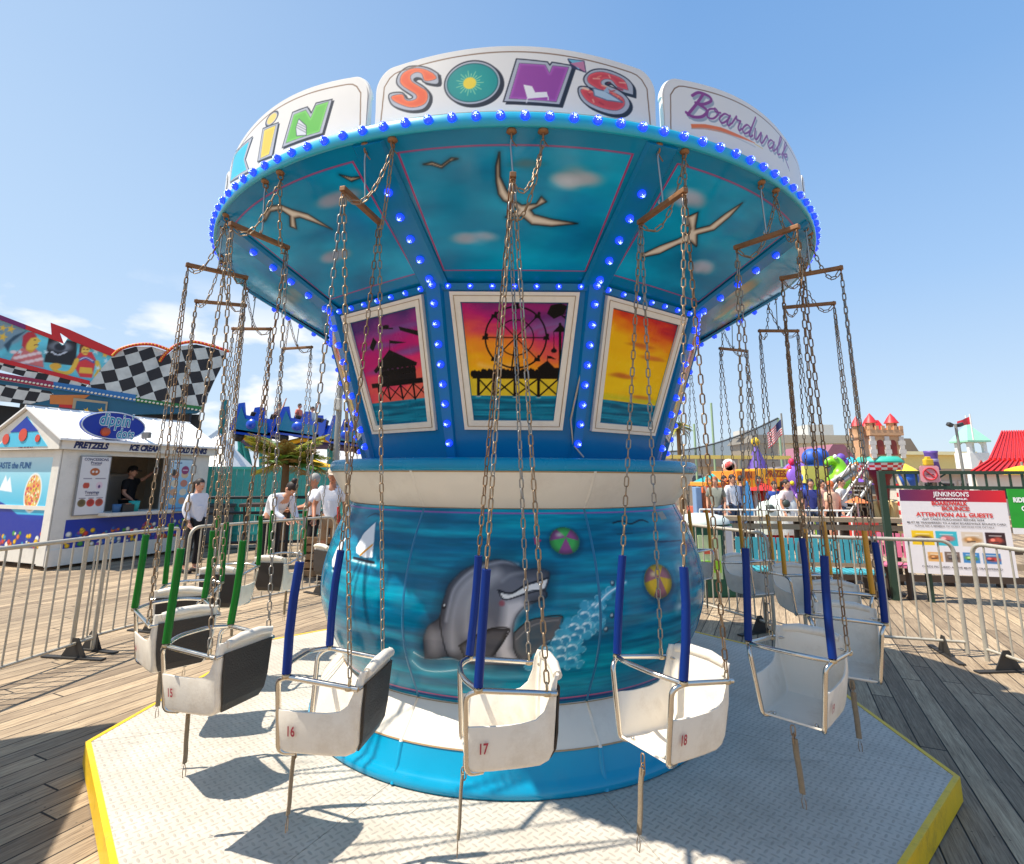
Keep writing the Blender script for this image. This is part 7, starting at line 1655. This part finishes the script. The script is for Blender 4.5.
mb=MB(); mb.ell((q(832,457)[0],-.16,q(832,457)[2]),(.06,.05,.07),0,10); mb.build('eye',FL('eye_white',(240,240,240)),t)
mb=MB(); mb.prism([(q(841,470)[0],q(841,470)[2]),(q(853,462)[0],q(853,462)[2]),(q(852,482)[0],q(852,482)[2]),(q(844,488)[0],q(844,488)[2])],(Vector((0,-.2,0)),Vector((1,0,0)),Vector((0,0,1)),Vector((0,-1,0))),-.08,.04); mb.build('wing',FL('wing_orange',(236,140,40)),t)
mb=MB()
for i in range(6): px,py=((841,458),(845,463),(848,469),(849,476),(849,484),(848,491))[i]; c=q(px,py); mb.ell((c[0],0,c[2]),(.14,.1,.14),0,8)
mb.build('spines',FL('spine_purple',(110,80,180)),t)
mb=MB(); mb.ell((q(826,466)[0],-.02,q(826,466)[2]-.02),(.12,.12,.03),0,10); mb.build('mouth',FL('mouth_dark',(30,60,20)),t)
D0=at(795,485,DY); t=thing('inflatable_octopus','bulging purple and blue inflatable behind the crowd, left of the green dragon','inflatable',(D0.x,DY,0)); q=lambda px,py,y=0:(at(px,py,DY).x-D0.x,y,at(px,py,DY).z)
nodes=[(q(795,500),.34),(q(794,484),.38),(q(795,470),.30),(q(797,460),.22),(q(786,478),.16),(q(783,490),.12),(q(805,476),.16),(q(808,490),.13),(q(804,500,-.3),.12)]
skin_obj('body',nodes,[(0,1),(1,2),(2,3),(2,4),(4,5),(2,6),(6,7),(0,8)],FL('octo_purple',(140,96,200),coat=.4,rough=.3),t)
mb=MB()
for a,b in ((800,478),(803,486),(797,492),(801,496)): c=q(a,b); mb.ell((c[0],-.32,c[2]),(.16,.1,.14),0,10)
mb.build('blue_patch',FL('octo_blue',(50,110,210)),t)
for a,b in ((789,462),(787,469),(786,476),(788,483)):
    c=q(a,b); mb=MB(); mb.ell((c[0],-.14,c[2]),(.08,.10,.11),0,10); mb.build('pink_patch',FL('octo_pink',(206,30,90)),t)
mb=MB()
for a,b in ((787,483),(786,493)): c=q(a,b); mb.ell((c[0],-.3,c[2]),(.06,.06,.07),0,10)
mb.build('yellow_patch',FL('octo_yellow',(232,210,40)),t)
D0=at(818,470,DY+1); t=thing('blue_inflatable_ball','cluster of dark blue inflated lobes above the yellow slide panel','inflatable',(D0.x,DY+1,0)); mb=MB()
for px,py,r in ((812,458,.30),(820,456,.26),(815,466,.28),(823,463,.22)): c=at(px,py,DY+1)-Vector((D0.x,DY+1,0)); mb.ell(c,(r,r,r),0,12)
mb.build('lobe',FL('inf_blue',(40,90,190)),t); mb=MB(); mb.tube([(0,0,0),(0,0,at(815,466,DY+1).z)],.22,10); mb.build('column',FL('inf_navy',(60,60,150)),t)
D0=at(815,485,11.6); t=thing('yellow_slide_panel','pale yellow curved slide panel between the purple and green inflatables','slide',(D0.x,11.6,0)); zt2=at(815,466,11.6).z; zb2=at(815,483,11.6).z; mb=MB(); mb.prism([(-.32,zb2),(.30,zb2-.12),(.34,zt2),(-.30,zt2)],(Vector((0,0,0)),Vector((1,0,0)),Vector((0,0,1)),Vector((0,-1,0))),-.1,.1); mb.build('panel',FL('slide_yellow',(222,214,100)),t); mb=MB(); mb.tube([(0,.0,0),(0,0,zb2)],.12,8); mb.build('column',FL('slide_lime',(150,200,60)),t)
# game stalls
def stall(px0,px1,pyt,pyb,Y,c1,c2,lab,txt):
    a=at(px0,pyt,Y);b=at(px1,pyt,Y); w=b.x-a.x; zt2=a.z; zb2=at(px0,pyb,Y).z; t=thing('game_stall',lab,'stall',((a.x+b.x)/2,Y,0),0,'bright game stalls beyond the railing')
    mb=MB(); mb.box((0,0,(zt2+zb2)/2),(w,2.0,zt2-zb2),bev=.02); mb.build('awning',FL('stall%s'%str(c1),c1),t)
    mb=MB(); n=10
    for i in range(n): mb.box((-w/2+(i+.5)*w/n,-1.02,zb2-.10),(w/n*.96,.03,.22),i%2)
    mb.build('valance',[FL('stall%s'%str(c2),c2),FL('stall%s'%str(c1),c1)],t)
    mb=MB(); mb.box((0,.1,.55),(w*.95,1.6,.5)); mb.build('counter',FL('stall_counter',(190,90,60),var=.2),t)
    for s in (-1,1): mb=MB(); mb.box((s*w*.48,-.9,zb2/2),(.07,.07,zb2)); mb.build('post',white,t)
    vs,fs=text_polys(txt,.26,0,.01); ww=max(v.x for v in vs); mb=MB(); mb.add([Vector(((v.x-ww/2)*w*.6/ww,-1.012,(zt2+zb2)/2-.08+v.y)) for v in vs],fs); mb.build('lettering',FL('stall_ink',(150,60,30)),t,recalc=False)
stall(723,741,471,480,12.5,(240,140,30),(236,190,40),'orange game stall with lettered front, leftmost of the bright stalls','WIN')
stall(744,776,469,479,12.8,(240,180,40),(232,110,40),'yellow and orange game stall with lettered front, right of the orange one','PRIZES')
stall(694,722,482,486,12.2,(236,150,40),(226,90,60),'low orange and red game stall right beside the drum','FUN')
D0=at(701,500,10.5); t=thing('helter_slide','tall blue and orange striped post at the right edge of the drum','ride decoration',(D0.x,10.5,0)); zt2=at(696,487,10.5).z
mb=MB(); mb.box((-.10,0,zt2/2),(.16,.3,zt2),bev=.02); mb.build('panel',FL('helter_blue',(120,150,190)),t); mb=MB(); mb.prism([(.0,.5),(.34,.4),(.22,1.0),(.06,zt2)],(Vector((0,0,0)),Vector((1,0,0)),Vector((0,0,1)),Vector((0,-1,0))),-.1,.1); mb.build('flame',FL('helter_orange',(236,110,50)),t)
D0=at(748,500,10.2); t=thing('surfboard_sign','upright blue surfboard shaped sign among the crowd','sign',(D0.x,10.2,0)); mb=MB(); zt2=at(748,481,10.2).z; mb.prism([(-.10,.2),(.10,.2),(.13,.8),(.07,zt2-.15),(0,zt2),(-.07,zt2-.15),(-.13,.8)],(Vector((0,0,0)),Vector((1,0,0)),Vector((0,0,1)),Vector((0,-1,0))),-.03,.03); mb.build('board',FL('surf_blue',(70,150,210)),t); mb=MB(); mb.box((0,0,.15),(.3,.3,.3),bev=.02); mb.build('foot',woodd,t)
# white domes / rides beyond
for i,(px,py,r,c,lab) in enumerate(((768,508,.27,(206,216,206),'pale green domed ride car at the left of the crowd seats'),(782,503,.33,(226,232,230),'larger white domed ride car with dark porthole'),(746,475,.0,(0,0,0),''))):
    if not r: continue
    D0=at(px,py,9.6); t=thing('domed_ride_car',lab,'ride car',(D0.x,9.6,0),0,'domed ride cars beyond the railing'); mb=MB(); mb.lathe([(r*.9,.3),(r*1.05,.6),(r,D0.z),(r*.7,D0.z+r*.5),(.001,D0.z+r*.72)],20); mb.build('body',FL('dome%d'%i,c,coat=.3),t); mb=MB(); mb.ell((-.05,-r*.95,D0.z),(.10,.06,.10),0,12); mb.build('porthole',FL('port_dark',(60,70,66)),t); mb=MB(); mb.lathe([(.001,0),(r*.7,0),(r*.7,.3),(.001,.3)],16); mb.build('base',cred,t)
# white picket fence with red band
PF=VPl(at(700,515,8.2),at(880,515,8.0)); L=8.0; t=thing('white_pipe_fence','thin white pipe fence in front of the crowd beyond the timber railing','fence',PF.A); zt2=PF.uv(760,510)[1]
mb=MB(); 
for z in (zt2,zt2-.35): mb.tube([PF.x*0+Vector((0,0,z)),PF.x*3.3+Vector((0,0,z))],.022,6)
mb.build('rail',white,t)
for i in range(12): mb=MB(); mb.tube([PF.x*i*.3+Vector((0,0,0)),PF.x*i*.3+Vector((0,0,zt2))],.018,6); mb.build('post',white,t)
# netting on poles
npo=at(690,452,30); npe=at(778,418,26); t=thing('netting','dark sagging safety net strung between poles above the game stalls','net',(npo.x,28,0)); O=Vector(t.location)
netm=mat('black_net',(60,66,74),.8,alpha=.6); mb=MB(); n=14
tp=[at(690-30+i*118/(n-1),452-34*(i/(n-1))**1.8-0,30-4*i/(n-1))-O for i in range(n)]; bt=[at(690-30+i*118/(n-1),457+4*(i/(n-1)),30-4*i/(n-1))-O for i in range(n)]
mb.add(tp+bt,[(i,i+1,n+i+1,n+i) for i in range(n-1)]); mb.build('mesh',netm,t,recalc=False); mb=MB(); mb.tube(tp,.05,5); mb.build('rope',FL('net_rope',(50,60,70)),t)
for i,(px,py) in enumerate(((711,403),(694,424),(778,418))):
    p=at(px,py,29)-O; mb=MB(); mb.tube([(p.x,p.y,-0),(p.x,p.y,p.z)],.07,6); mb.build('post',FL('net_pole_green',(150,176,140)),t)
# US flag
p=at(778,432,24); t=thing('striped_flag','large flag with red and white stripes and blue corner above the crowd','flag',(p.x,24,0)); zt2=at(781,419,24).z; mb=MB(); mb.tube([(.25,0,0),(.25,0,zt2+.3)],.045,6); mb.build('pole',FL('pole_grey',(0,0,0)),t)
fr_,fw_,fc_=[MB() for _ in range(3)]; Wd,Hh=.95,.8; n=10
def fp(u,v): return Vector((.22-u*Wd*.8,.06*math.sin(u*8),zt2-.0-v*Hh-u*.75))
for k in range(13):
    b=fr_ if k%2==0 else fw_
    for i in range(n):
        u0,u1=i/n,(i+1)/n
        if k<7 and u0<.4: continue
        b.add([fp(u0,k/13),fp(u1,k/13),fp(u1,(k+1)/13),fp(u0,(k+1)/13)],[(0,1,2,3)])
for i in range(4): fc_.add([fp(i/n,0),fp((i+1)/n,0),fp((i+1)/n,7/13),fp(i/n,7/13)],[(0,1,2,3)])
fr_.build('red_stripe',FL('flag_red',(0,0,0)),t,recalc=False); fw_.build('white_stripe',FL('flag_white',(226,222,220)),t,recalc=False); fc_.build('canton',FL('flag_navy',(40,50,100)),t,recalc=False)
# yellow overhead bar
p=at(690,457,16); t=thing('overhead_beam','long pale yellow overhead beam on posts behind the drum at right','beam',(p.x,16,0)); mb=MB(); L=at(790,461,16).x-p.x; mb.box((L/2-1.5,0,p.z),(L+3,.2,.13)); mb.build('beam',FL('beam_yellow',(236,206,110)),t)
for x in (-1,L*.5,L): mb=MB(); mb.box((x,0,p.z/2),(.12,.12,p.z)); mb.build('post',FL('beam_post',(210,200,170)),t)
# tall palm right of the drum
palm(678,428,17,'small distant palm just right of the blue window section',.55,14,3)
# distant pavilion row to close the view
t,w,h=block('low_park_building','low cream park building behind the game stalls','building',640,800,466,30,8,FL('park_cream',(214,196,170)),FL('park_roof',(150,140,130)),460); win_row(t,w,h,8,10,h-1.0,.6,.8)
t,w,h=block('low_park_building','low brown park building behind the castle and dragon','building',800,900,472,24,6,FL('park_brown',(180,140,110)),FL('park_roof2',(120,110,110)),467); win_row(t,w,h,6,8,h-.8,.5,.6)
t,w,h=block('low_park_building','low white park building under the red roof','building',900,1080,474,22,5,FL('park_white',(206,200,190)),FL('park_roof3',(170,150,130)),470); win_row(t,w,h,5,10,h-.8,.5,.7,FL('dark_shop',(70,60,56)))
t,w,h=block('low_park_building','low green park building behind the teal fence','building',195,345,474,26,6,FL('park_green',(90,130,116)),FL('park_roof4',(120,120,116)),468); win_row(t,w,h,6,8,h-.8,.5,.7)

# more small attractions between the stalls and the castle
def small(name,label,cat,px,py,Y,parts,grp=None):
    p=at(px,py,Y); t=thing(name,label,cat,(p.x,Y,0),0,grp); z=p.z
    for nm,kind,col,args in parts:
        mb=MB()
        if kind=='cone': mb.lathe([(args[0],z+args[1]),(args[0]*.55,z+args[1]+args[2]*.5),(.001,z+args[1]+args[2])],18)
        elif kind=='ball': mb.ell((args[0],0,z+args[1]),(args[2],args[2],args[2]),0,12)
        elif kind=='pole': mb.tube([(args[0],0,0),(args[0],0,z+args[1])],args[2],8)
        elif kind=='disc': mb.lathe([(.001,-.03),(args[1],-.03),(args[1],.03),(.001,.03)],20,0,(0,0,z+args[0]),(0,-1,0))
        elif kind=='box': mb.box((args[0],0,z+args[1]),args[2],bev=.02)
        mb.build(nm,FL('s%s'%str(col),col,coat=.2),t)
small('striped_umbrella','red peaked umbrella among the crowd left of the domed cars','umbrella',752,490,12.0,[('canopy','cone',(214,50,50),(.75,0,.35)),('pole','pole',(200,200,196),(0,.2,.03))])
small('striped_umbrella','teal peaked umbrella near the orange stalls','umbrella',715,484,13.4,[('canopy','cone',(40,160,160),(.8,0,.35)),('pole','pole',(200,200,196),(0,.2,.03))])
small('striped_umbrella','violet peaked umbrella right of the inflatables','umbrella',848,484,12.8,[('canopy','cone',(120,80,190),(.7,0,.3)),('pole','pole',(200,200,196),(0,.2,.03))])
small('round_target_sign','round red and white target sign on a post above the orange stall','sign',729,466,12.9,[('face','disc',(230,226,222),(0,.22)),('ring','disc',(206,50,60),(0,.15)),('post','pole',(190,190,186),(0,-.1,.03))])
small('purple_tower','short purple flared tower with yellow ball beyond the stalls','ride decoration',757,462,16,[('tower','cone',(96,70,160),(.5,-.6,1.3)),('ball','ball',(240,200,40),(0,.75,.16)),('post','pole',(150,90,60),(0,-.5,.12))])
small('orange_wheel_toy','orange and blue spinning wheel toy behind the crowd','ride decoration',767,487,12.2,[('wheel','disc',(236,120,30),(0,.45)),('hub','disc',(40,90,190),(0,.2)),('post','pole',(90,90,90),(0,-.2,.05))])
small('pink_cabin','pink round cabin on a red post left of the castle ride','ride car',852,474,14.5,[('cabin','ball',(226,90,150),(0,0,.42)),('roof','cone',(60,170,200),(.5,.25,.35)),('post','pole',(200,40,40),(0,-.3,.06))])
small('blue_cabin','blue round cabin on a white post right of the castle ride','ride car',907,478,15,[('cabin','ball',(40,100,200),(0,0,.36)),('roof','cone',(240,200,60),(.42,.2,.3)),('post','pole',(220,220,220),(0,-.3,.06))])
small('snack_cart','small white and red snack cart in front of the metal stairs','cart',858,508,8.6,[('body','box',(206,60,50),(0,-.45,(.6,.45,.5))),('roof','cone',(226,120,60),(.26,.12,.14)),('post','pole',(200,200,200),(0,.25,.02))])
# ================================================================ people
skin_t=[mat('skin_light',(206,150,122),.5,var=.06),mat('skin_tan',(176,118,88),.5,var=.06)]
def cloth(n,c): return M('cloth_'+n,c,rough=.85,var=.12,scale=14,bump=.4,bscale=40)
def person(label,X,Y,rz,h=1.7,pose=None,shirt=('white',(222,222,228)),trousers=('black',(26,26,30)),shorts=False,sleeve='long',hair=('dark',(40,28,22)),hairstyle='short',skin=0,cap=None,sitting=False,group=None,z0=0):
    t=thing('person',label,'person',(X,Y,z0),rz,group); k=h/1.7
    # facing -y local; joints in metres
    J=dict(pel=(0,0,.93),sp=(0,.01,1.10),ch=(0,.0,1.30),nk=(0,.005,1.45),hd=(0,-.01,1.56),
        shL=(.17,.0,1.39),elL=(.22,.03,1.12),wrL=(.22,-.06,.88),shR=(-.17,.0,1.39),elR=(-.22,.03,1.12),wrR=(-.22,-.06,.88),
        hpL=(.085,0,.90),knL=(.10,-.02,.50),anL=(.10,.02,.09),toL=(.11,-.13,.035),hpR=(-.085,0,.90),knR=(-.10,-.02,.50),anR=(-.10,.02,.09),toR=(-.11,-.13,.035))
    if sitting: J.update(dict(knL=(.10,-.42,.92),anL=(.10,-.44,.50),toL=(.11,-.58,.46),knR=(-.10,-.42,.92),anR=(-.10,-.44,.50),toR=(-.11,-.58,.46)))
    if pose: J.update(pose)
    P={n:Vector(v)*k for n,v in J.items()}
    def sk(names,rad,edges,m_,name,parent=t,sub=2):
        nodes=[(P[n],rad[i]*k) for i,n in enumerate(names)]; return skin_obj(name,nodes,edges,m_,parent,sub)
    nm=['pel','sp','ch','nk','shL','elL','wrL','shR','elR','wrR','hpL','knL','anL','toL','hpR','knR','anR','toR','hd']
    rad=[.115,.105,.12,.055,.06,.042,.028,.06,.042,.028,.085,.058,.038,.03,.085,.058,.038,.03,.05]
    ed=[(0,1),(1,2),(2,3),(3,18),(2,4),(4,5),(5,6),(2,7),(7,8),(8,9),(0,10),(10,11),(11,12),(12,13),(0,14),(14,15),(15,16),(16,17)]
    me=skin_mesh([(P[n],rad[i]*k) for i,n in enumerate(nm)],ed,2)
    # head, face, hands joined to the same body mesh
    mb=MB(); hd=P['hd']+Vector((0,-.01,.055))*k; up=(P['hd']-P['nk']).normalized(); q=Vector((0,0,1)).rotation_difference(up).to_matrix()
    def hp(x,y,z): return hd+q@(Vector((x,y,z))*k)
    mb.ell(hp(0,0,0),(.074*k,.092*k,.112*k),0,16,q); mb.ell(hp(0,-.03,-.055),(.055*k,.06*k,.06*k),0,12,q)
    mb.tube([hp(0,-.085,.01),hp(0,-.112,-.025),hp(0,-.088,-.03)],[.008*k,.014*k,.008*k],6)
    for s in (-1,1): mb.ell(hp(s*.076,.005,-.005),(.012*k,.022*k,.03*k),0,8,q)
    mb.ell(hp(0,-.088,-.058),(.022*k,.01*k,.007*k),1,8,q)
    for s in (-1,1): mb.ell(hp(s*.03,-.083,.012),(.012*k,.008*k,.007*k),2,8,q); mb.ell(hp(s*.03,-.089,.012),(.005*k,.004*k,.005*k),3,6,q)
    for w,e in (('wrL','elL'),('wrR','elR')):
        d=(P[w]-P[e]).normalized(); a=P[w]; sd=d.cross(Vector((0,1,0))); sd=sd.normalized() if sd.length>.1 else Vector((1,0,0)); nn=d.cross(sd)
        mb.tube([a-d*.01,a+d*.03*k,a+d*.085*k],[.024*k,.036*k,.030*k],8,flat=.5)
        for i,(o_,l_) in enumerate(((-.026,.065),(-.009,.075),(.009,.07),(.025,.055))):
            b=a+d*.08*k+sd*o_*k; mb.tube([b,b+d*l_*.5*k+nn*.006*k,b+d*l_*k+nn*.022*k],[.0095*k,.009*k,.007*k],6)
        b=a+d*.03*k-sd*.03*k; mb.tube([b,b+d*.03*k-sd*.022*k,b+d*.06*k-sd*.026*k+nn*.01],[.011*k,.010*k,.008*k],6)
    o2=mb.build('x',[skin_t[skin],FL('lip',(150,80,76)),FL('eyewhite',(220,214,208)),FL('iris',(50,36,28))])
    bm=bmesh.new(); bm.from_mesh(me); bm.from_mesh(o2.data)
    m3=bpy.data.meshes.new('body'); bm.to_mesh(m3); bm.free()
    for m_ in o2.data.materials: m3.materials.append(m_)
    bpy.data.objects.remove(o2); link('body',m3,t)
    # clothes
    up_n=['sp','pel','ch','nk','shL','elL','shR','elR']; 
    P['lowL']=P['elL'].lerp(P['wrL'],.85); P['lowR']=P['elR'].lerp(P['wrR'],.85); P['mL']=P['shL'].lerp(P['elL'],.75); P['mR']=P['shR'].lerp(P['elR'],.75); P['hem']=P['pel']+(P['pel']-P['sp']).normalized()*.04*k; P['nk2']=P['ch'].lerp(P['nk'],.92)
    cs_=cloth(*shirt)
    if sleeve=='long': nodes=['sp','hem','ch','nk2','shL','elL','lowL','shR','elR','lowR']; rad=[.130,.135,.145,.075,.080,.06,.044,.078,.06,.044]; ed=[(0,1),(0,2),(2,3),(2,4),(4,5),(5,6),(2,7),(7,8),(8,9)]
    else: nodes=['sp','hem','ch','nk2','shL','mL','shR','mR']; rad=[.128,.135,.14,.07,.08,.068,.08,.068]; ed=[(0,1),(0,2),(2,3),(2,4),(4,5),(2,6),(6,7)]
    sk(nodes,rad,ed,cs_,'shirt')
    ct=cloth(*trousers); P['shL2']=P['hpL'].lerp(P['knL'],.85); P['shR2']=P['hpR'].lerp(P['knR'],.85); P['a2L']=P['knL'].lerp(P['anL'],.92); P['a2R']=P['knR'].lerp(P['anR'],.92)
    if shorts: sk(['pel','hpL','shL2','hpR','shR2'],[.122,.10,.09,.10,.09],[(0,1),(1,2),(0,3),(3,4)],ct,'shorts')
    else: sk(['pel','hpL','knL','a2L','hpR','knR','a2R'],[.122,.10,.075,.06,.10,.075,.06],[(0,1),(1,2),(2,3),(0,4),(4,5),(5,6)],ct,'trousers')
    for s in 'LR':
        mb=MB(); a=P['an'+s]; b=P['to'+s]; mb.tube([a+Vector((0,.05,-.05))*k,a.lerp(b,.4)+Vector((0,0,-.02))*k,b+Vector((0,-.02,.0))*k],[.045*k,.048*k,.036*k],10,flat=.8); mb.build('shoe',cloth('shoe_dark',(36,32,32)),t)
    hm=M('hair_'+hair[0],hair[1],rough=.6,var=.3,scale=60)
    mb=MB(); mb.ell(hp(0,.014,.026),(.083*k,.098*k,.104*k),0,16,q)
    if hairstyle=='pony': mb.tube([hp(0,.09,.05),hp(0,.15,.02),hp(0,.155,-.08),hp(0,.13,-.18)],[.03*k,.035*k,.03*k,.012*k],8)
    if hairstyle=='bun': mb.ell(hp(0,.07,.12),(.05*k,.05*k,.05*k),0,10)
    if hairstyle=='long': mb.tube([hp(0,.05,.0),hp(0,.08,-.10),hp(0,.08,-.22)],[.085*k,.09*k,.05*k],10,flat=.6)
    # open the face: drop hair in front of it
    keep=MB(); mm=mb
    fcs=[]; 
    iq=q.transposed()
    for f,mi_,s_ in zip(mm.f,mm.mi,mm.sm):
        c=sum((Vector(mm.v[i]) for i in f),Vector())/len(f); l=iq@(c-hd)
        if l.y<-.045*k and l.z<.055*k: continue
        if l.z<-.05*k and l.y<.03*k: continue
        fcs.append(f)
    mm.f=fcs; mm.mi=[0]*len(fcs); mm.sm=[True]*len(fcs)
    if hairstyle!='bald': mm.build('hair',hm,t)
    if cap:
        mb=MB(); mb.lathe([(.092*k,.0),(.09*k,.05*k),(.06*k,.085*k),(.001,.098*k)],16,0,hp(0,.0,.045)); mb.add([hp(-.07,-.06,.045),hp(.07,-.06,.045),hp(.06,-.17,.035),hp(0,-.185,.035),hp(-.06,-.17,.035),hp(-.07,-.06,.055),hp(.07,-.06,.055),hp(.06,-.17,.045),hp(0,-.185,.045),hp(-.06,-.17,.045)],[(4,3,2,1,0),(5,6,7,8,9),(0,1,6,5),(1,2,7,6),(2,3,8,7),(3,4,9,8),(4,0,5,9)]); mb.build('cap',cloth(*cap),t)
    return t
def pl(px,Y): return at(px,540,Y).x
# woman in white hoodie by the kiosk (side view, facing right)
person('person in white hoodie and black trousers with dark ponytail standing beside the kiosk',pl(193,5.5),5.5,R_(70),1.56,dict(elL=(.21,.06,1.14),wrL=(.18,-.05,.93),elR=(-.21,.05,1.14),wrR=(-.19,-.08,.92)),hairstyle='pony')
person('person in white hoodie leaning forward over the barrier with dark hair in a bun',pl(268,4.9),4.9,R_(62),1.70,dict(sp=(0,-.10,1.08),ch=(0,-.24,1.24),nk=(0,-.35,1.33),hd=(0,-.44,1.39),shL=(.17,-.25,1.30),elL=(.2,-.34,1.04),wrL=(.12,-.52,.94),shR=(-.17,-.25,1.30),elR=(-.2,-.36,1.05),wrR=(-.12,-.54,.96),pel=(0,.03,.93)),hairstyle='bun')
person('older person in white T shirt and pale cap standing nearest the drum, arms down',pl(329,5.0),5.0,R_(15),1.74,dict(elR=(-.27,.02,1.14),wrR=(-.24,-.16,.94)),shirt=('white',(0,0,0)),sleeve='short',trousers=('tan',(150,120,90)),shorts=True,cap=('pale',(200,180,160)),hair=('grey',(150,146,140)),skin=1)
person('person in white shirt and black shorts holding out a hand beside the older person',pl(311,5.4),5.4,R_(-60),1.66,dict(elL=(.20,-.14,1.16),wrL=(.16,-.40,1.12),elR=(-.20,-.10,1.16),wrR=(-.16,-.34,1.10)),sleeve='short',shorts=True,hair=('grey',(150,146,140)),skin=1)
# kiosk worker
wp_=C0+fdir*(KF.uv(134,490)[0]+.42)+ddir*.75
person('person in black shirt and black cap reaching up inside the snack kiosk',wp_.x,wp_.y,math.atan2(fdir.y,fdir.x)+R_(25),1.62,dict(elL=(.30,-.10,1.44),wrL=(.42,-.22,1.60),elR=(-.22,-.02,1.14),wrR=(-.18,-.2,1.0)),shirt=('black',(20,20,24)),sleeve='short',cap=('blackcap',(24,22,24)),z0=.18,skin=0)
# crowd beyond the rail
CR=[(733,10.4,20,1.72,('white',(0,0,0)),'long','short','person in long white hooded top with back turned, left in the crowd',None),
    (716,10.0,-30,1.66,('greyg',(130,134,124)),'short','long','person with long auburn hair in grey top, nearest the drum',('auburn',(150,80,40))),
    (742,11.2,160,1.70,('navy',(40,50,90)),'short','short','person in navy shirt behind the white hooded figure',None),
    (709,11.5,10,1.64,('coral',(214,120,100)),'short','bun','person in coral top beside the orange stall',('blonde',(170,130,80))),
    (775,10.6,0,1.55,('blue',(50,80,160)),'short','short','person in blue shirt behind the domed ride cars',None),
    (787,9.4,30,1.60,('pinkw',(226,206,206)),'short','pony','person in pale pink top with ponytail left of the purple inflatable',None),
    (812,10.0,-20,1.62,('indigo',(40,50,120)),'short','short','person in indigo shirt in front of the yellow slide panel',None),
    (832,8.9,200,1.58,('tanv',(226,190,160)),'short','short','person with ginger hair and bare shoulders in front of the green dragon',('ginger',(190,100,50))),
    (842,9.6,40,1.66,('whiteb',(230,226,222)),'short','short','person in white shirt at the foot of the metal stairs',None),
    (760,11.8,-10,1.68,('redt',(206,60,44)),'short','short','person in bright red shirt under the yellow game stall',None),
    (823,10.8,15,1.60,('peach',(230,170,150)),'short','long','person in peach top between the inflatables',None),
    (725,12.0,30,1.7,('teal',(70,130,130)),'short','short','person in teal shirt under the orange game stall',None)]
for px,Y,rz,h,sh,sl_,hs,lab,hc in CR:
    person(lab,at(px,500,Y).x,Y,R_(rz),h,shirt=sh,sleeve=sl_,hairstyle=hs,hair=hc or ('dark',(40,28,22)),trousers=random.choice([('black',(0,0,0)),('denim',(70,84,110)),('tan',(150,120,90))]),shorts=random.random()<.4,group='visitors beyond the timber railing')
# coaster riders
for px,py,lab,sh in ((279,411,'rider with raised arms in the rear coaster car',('tanv',(0,0,0))),(299,412,'rider in the front seat of the middle coaster car',('coral',(0,0,0))),(312,415,'rider with one arm up in the middle coaster car',('whiteb',(0,0,0)))):
    p=at(px,py,CY-.15); person(lab,p.x,CY-.15,R_(80),1.6,dict(elL=(.25,-.05,1.6),wrL=(.28,-.1,1.85)) if 'arm' in lab else None,shirt=sh,sleeve='short',sitting=True,z0=p.z-1.25,group='riders on the blue coaster')
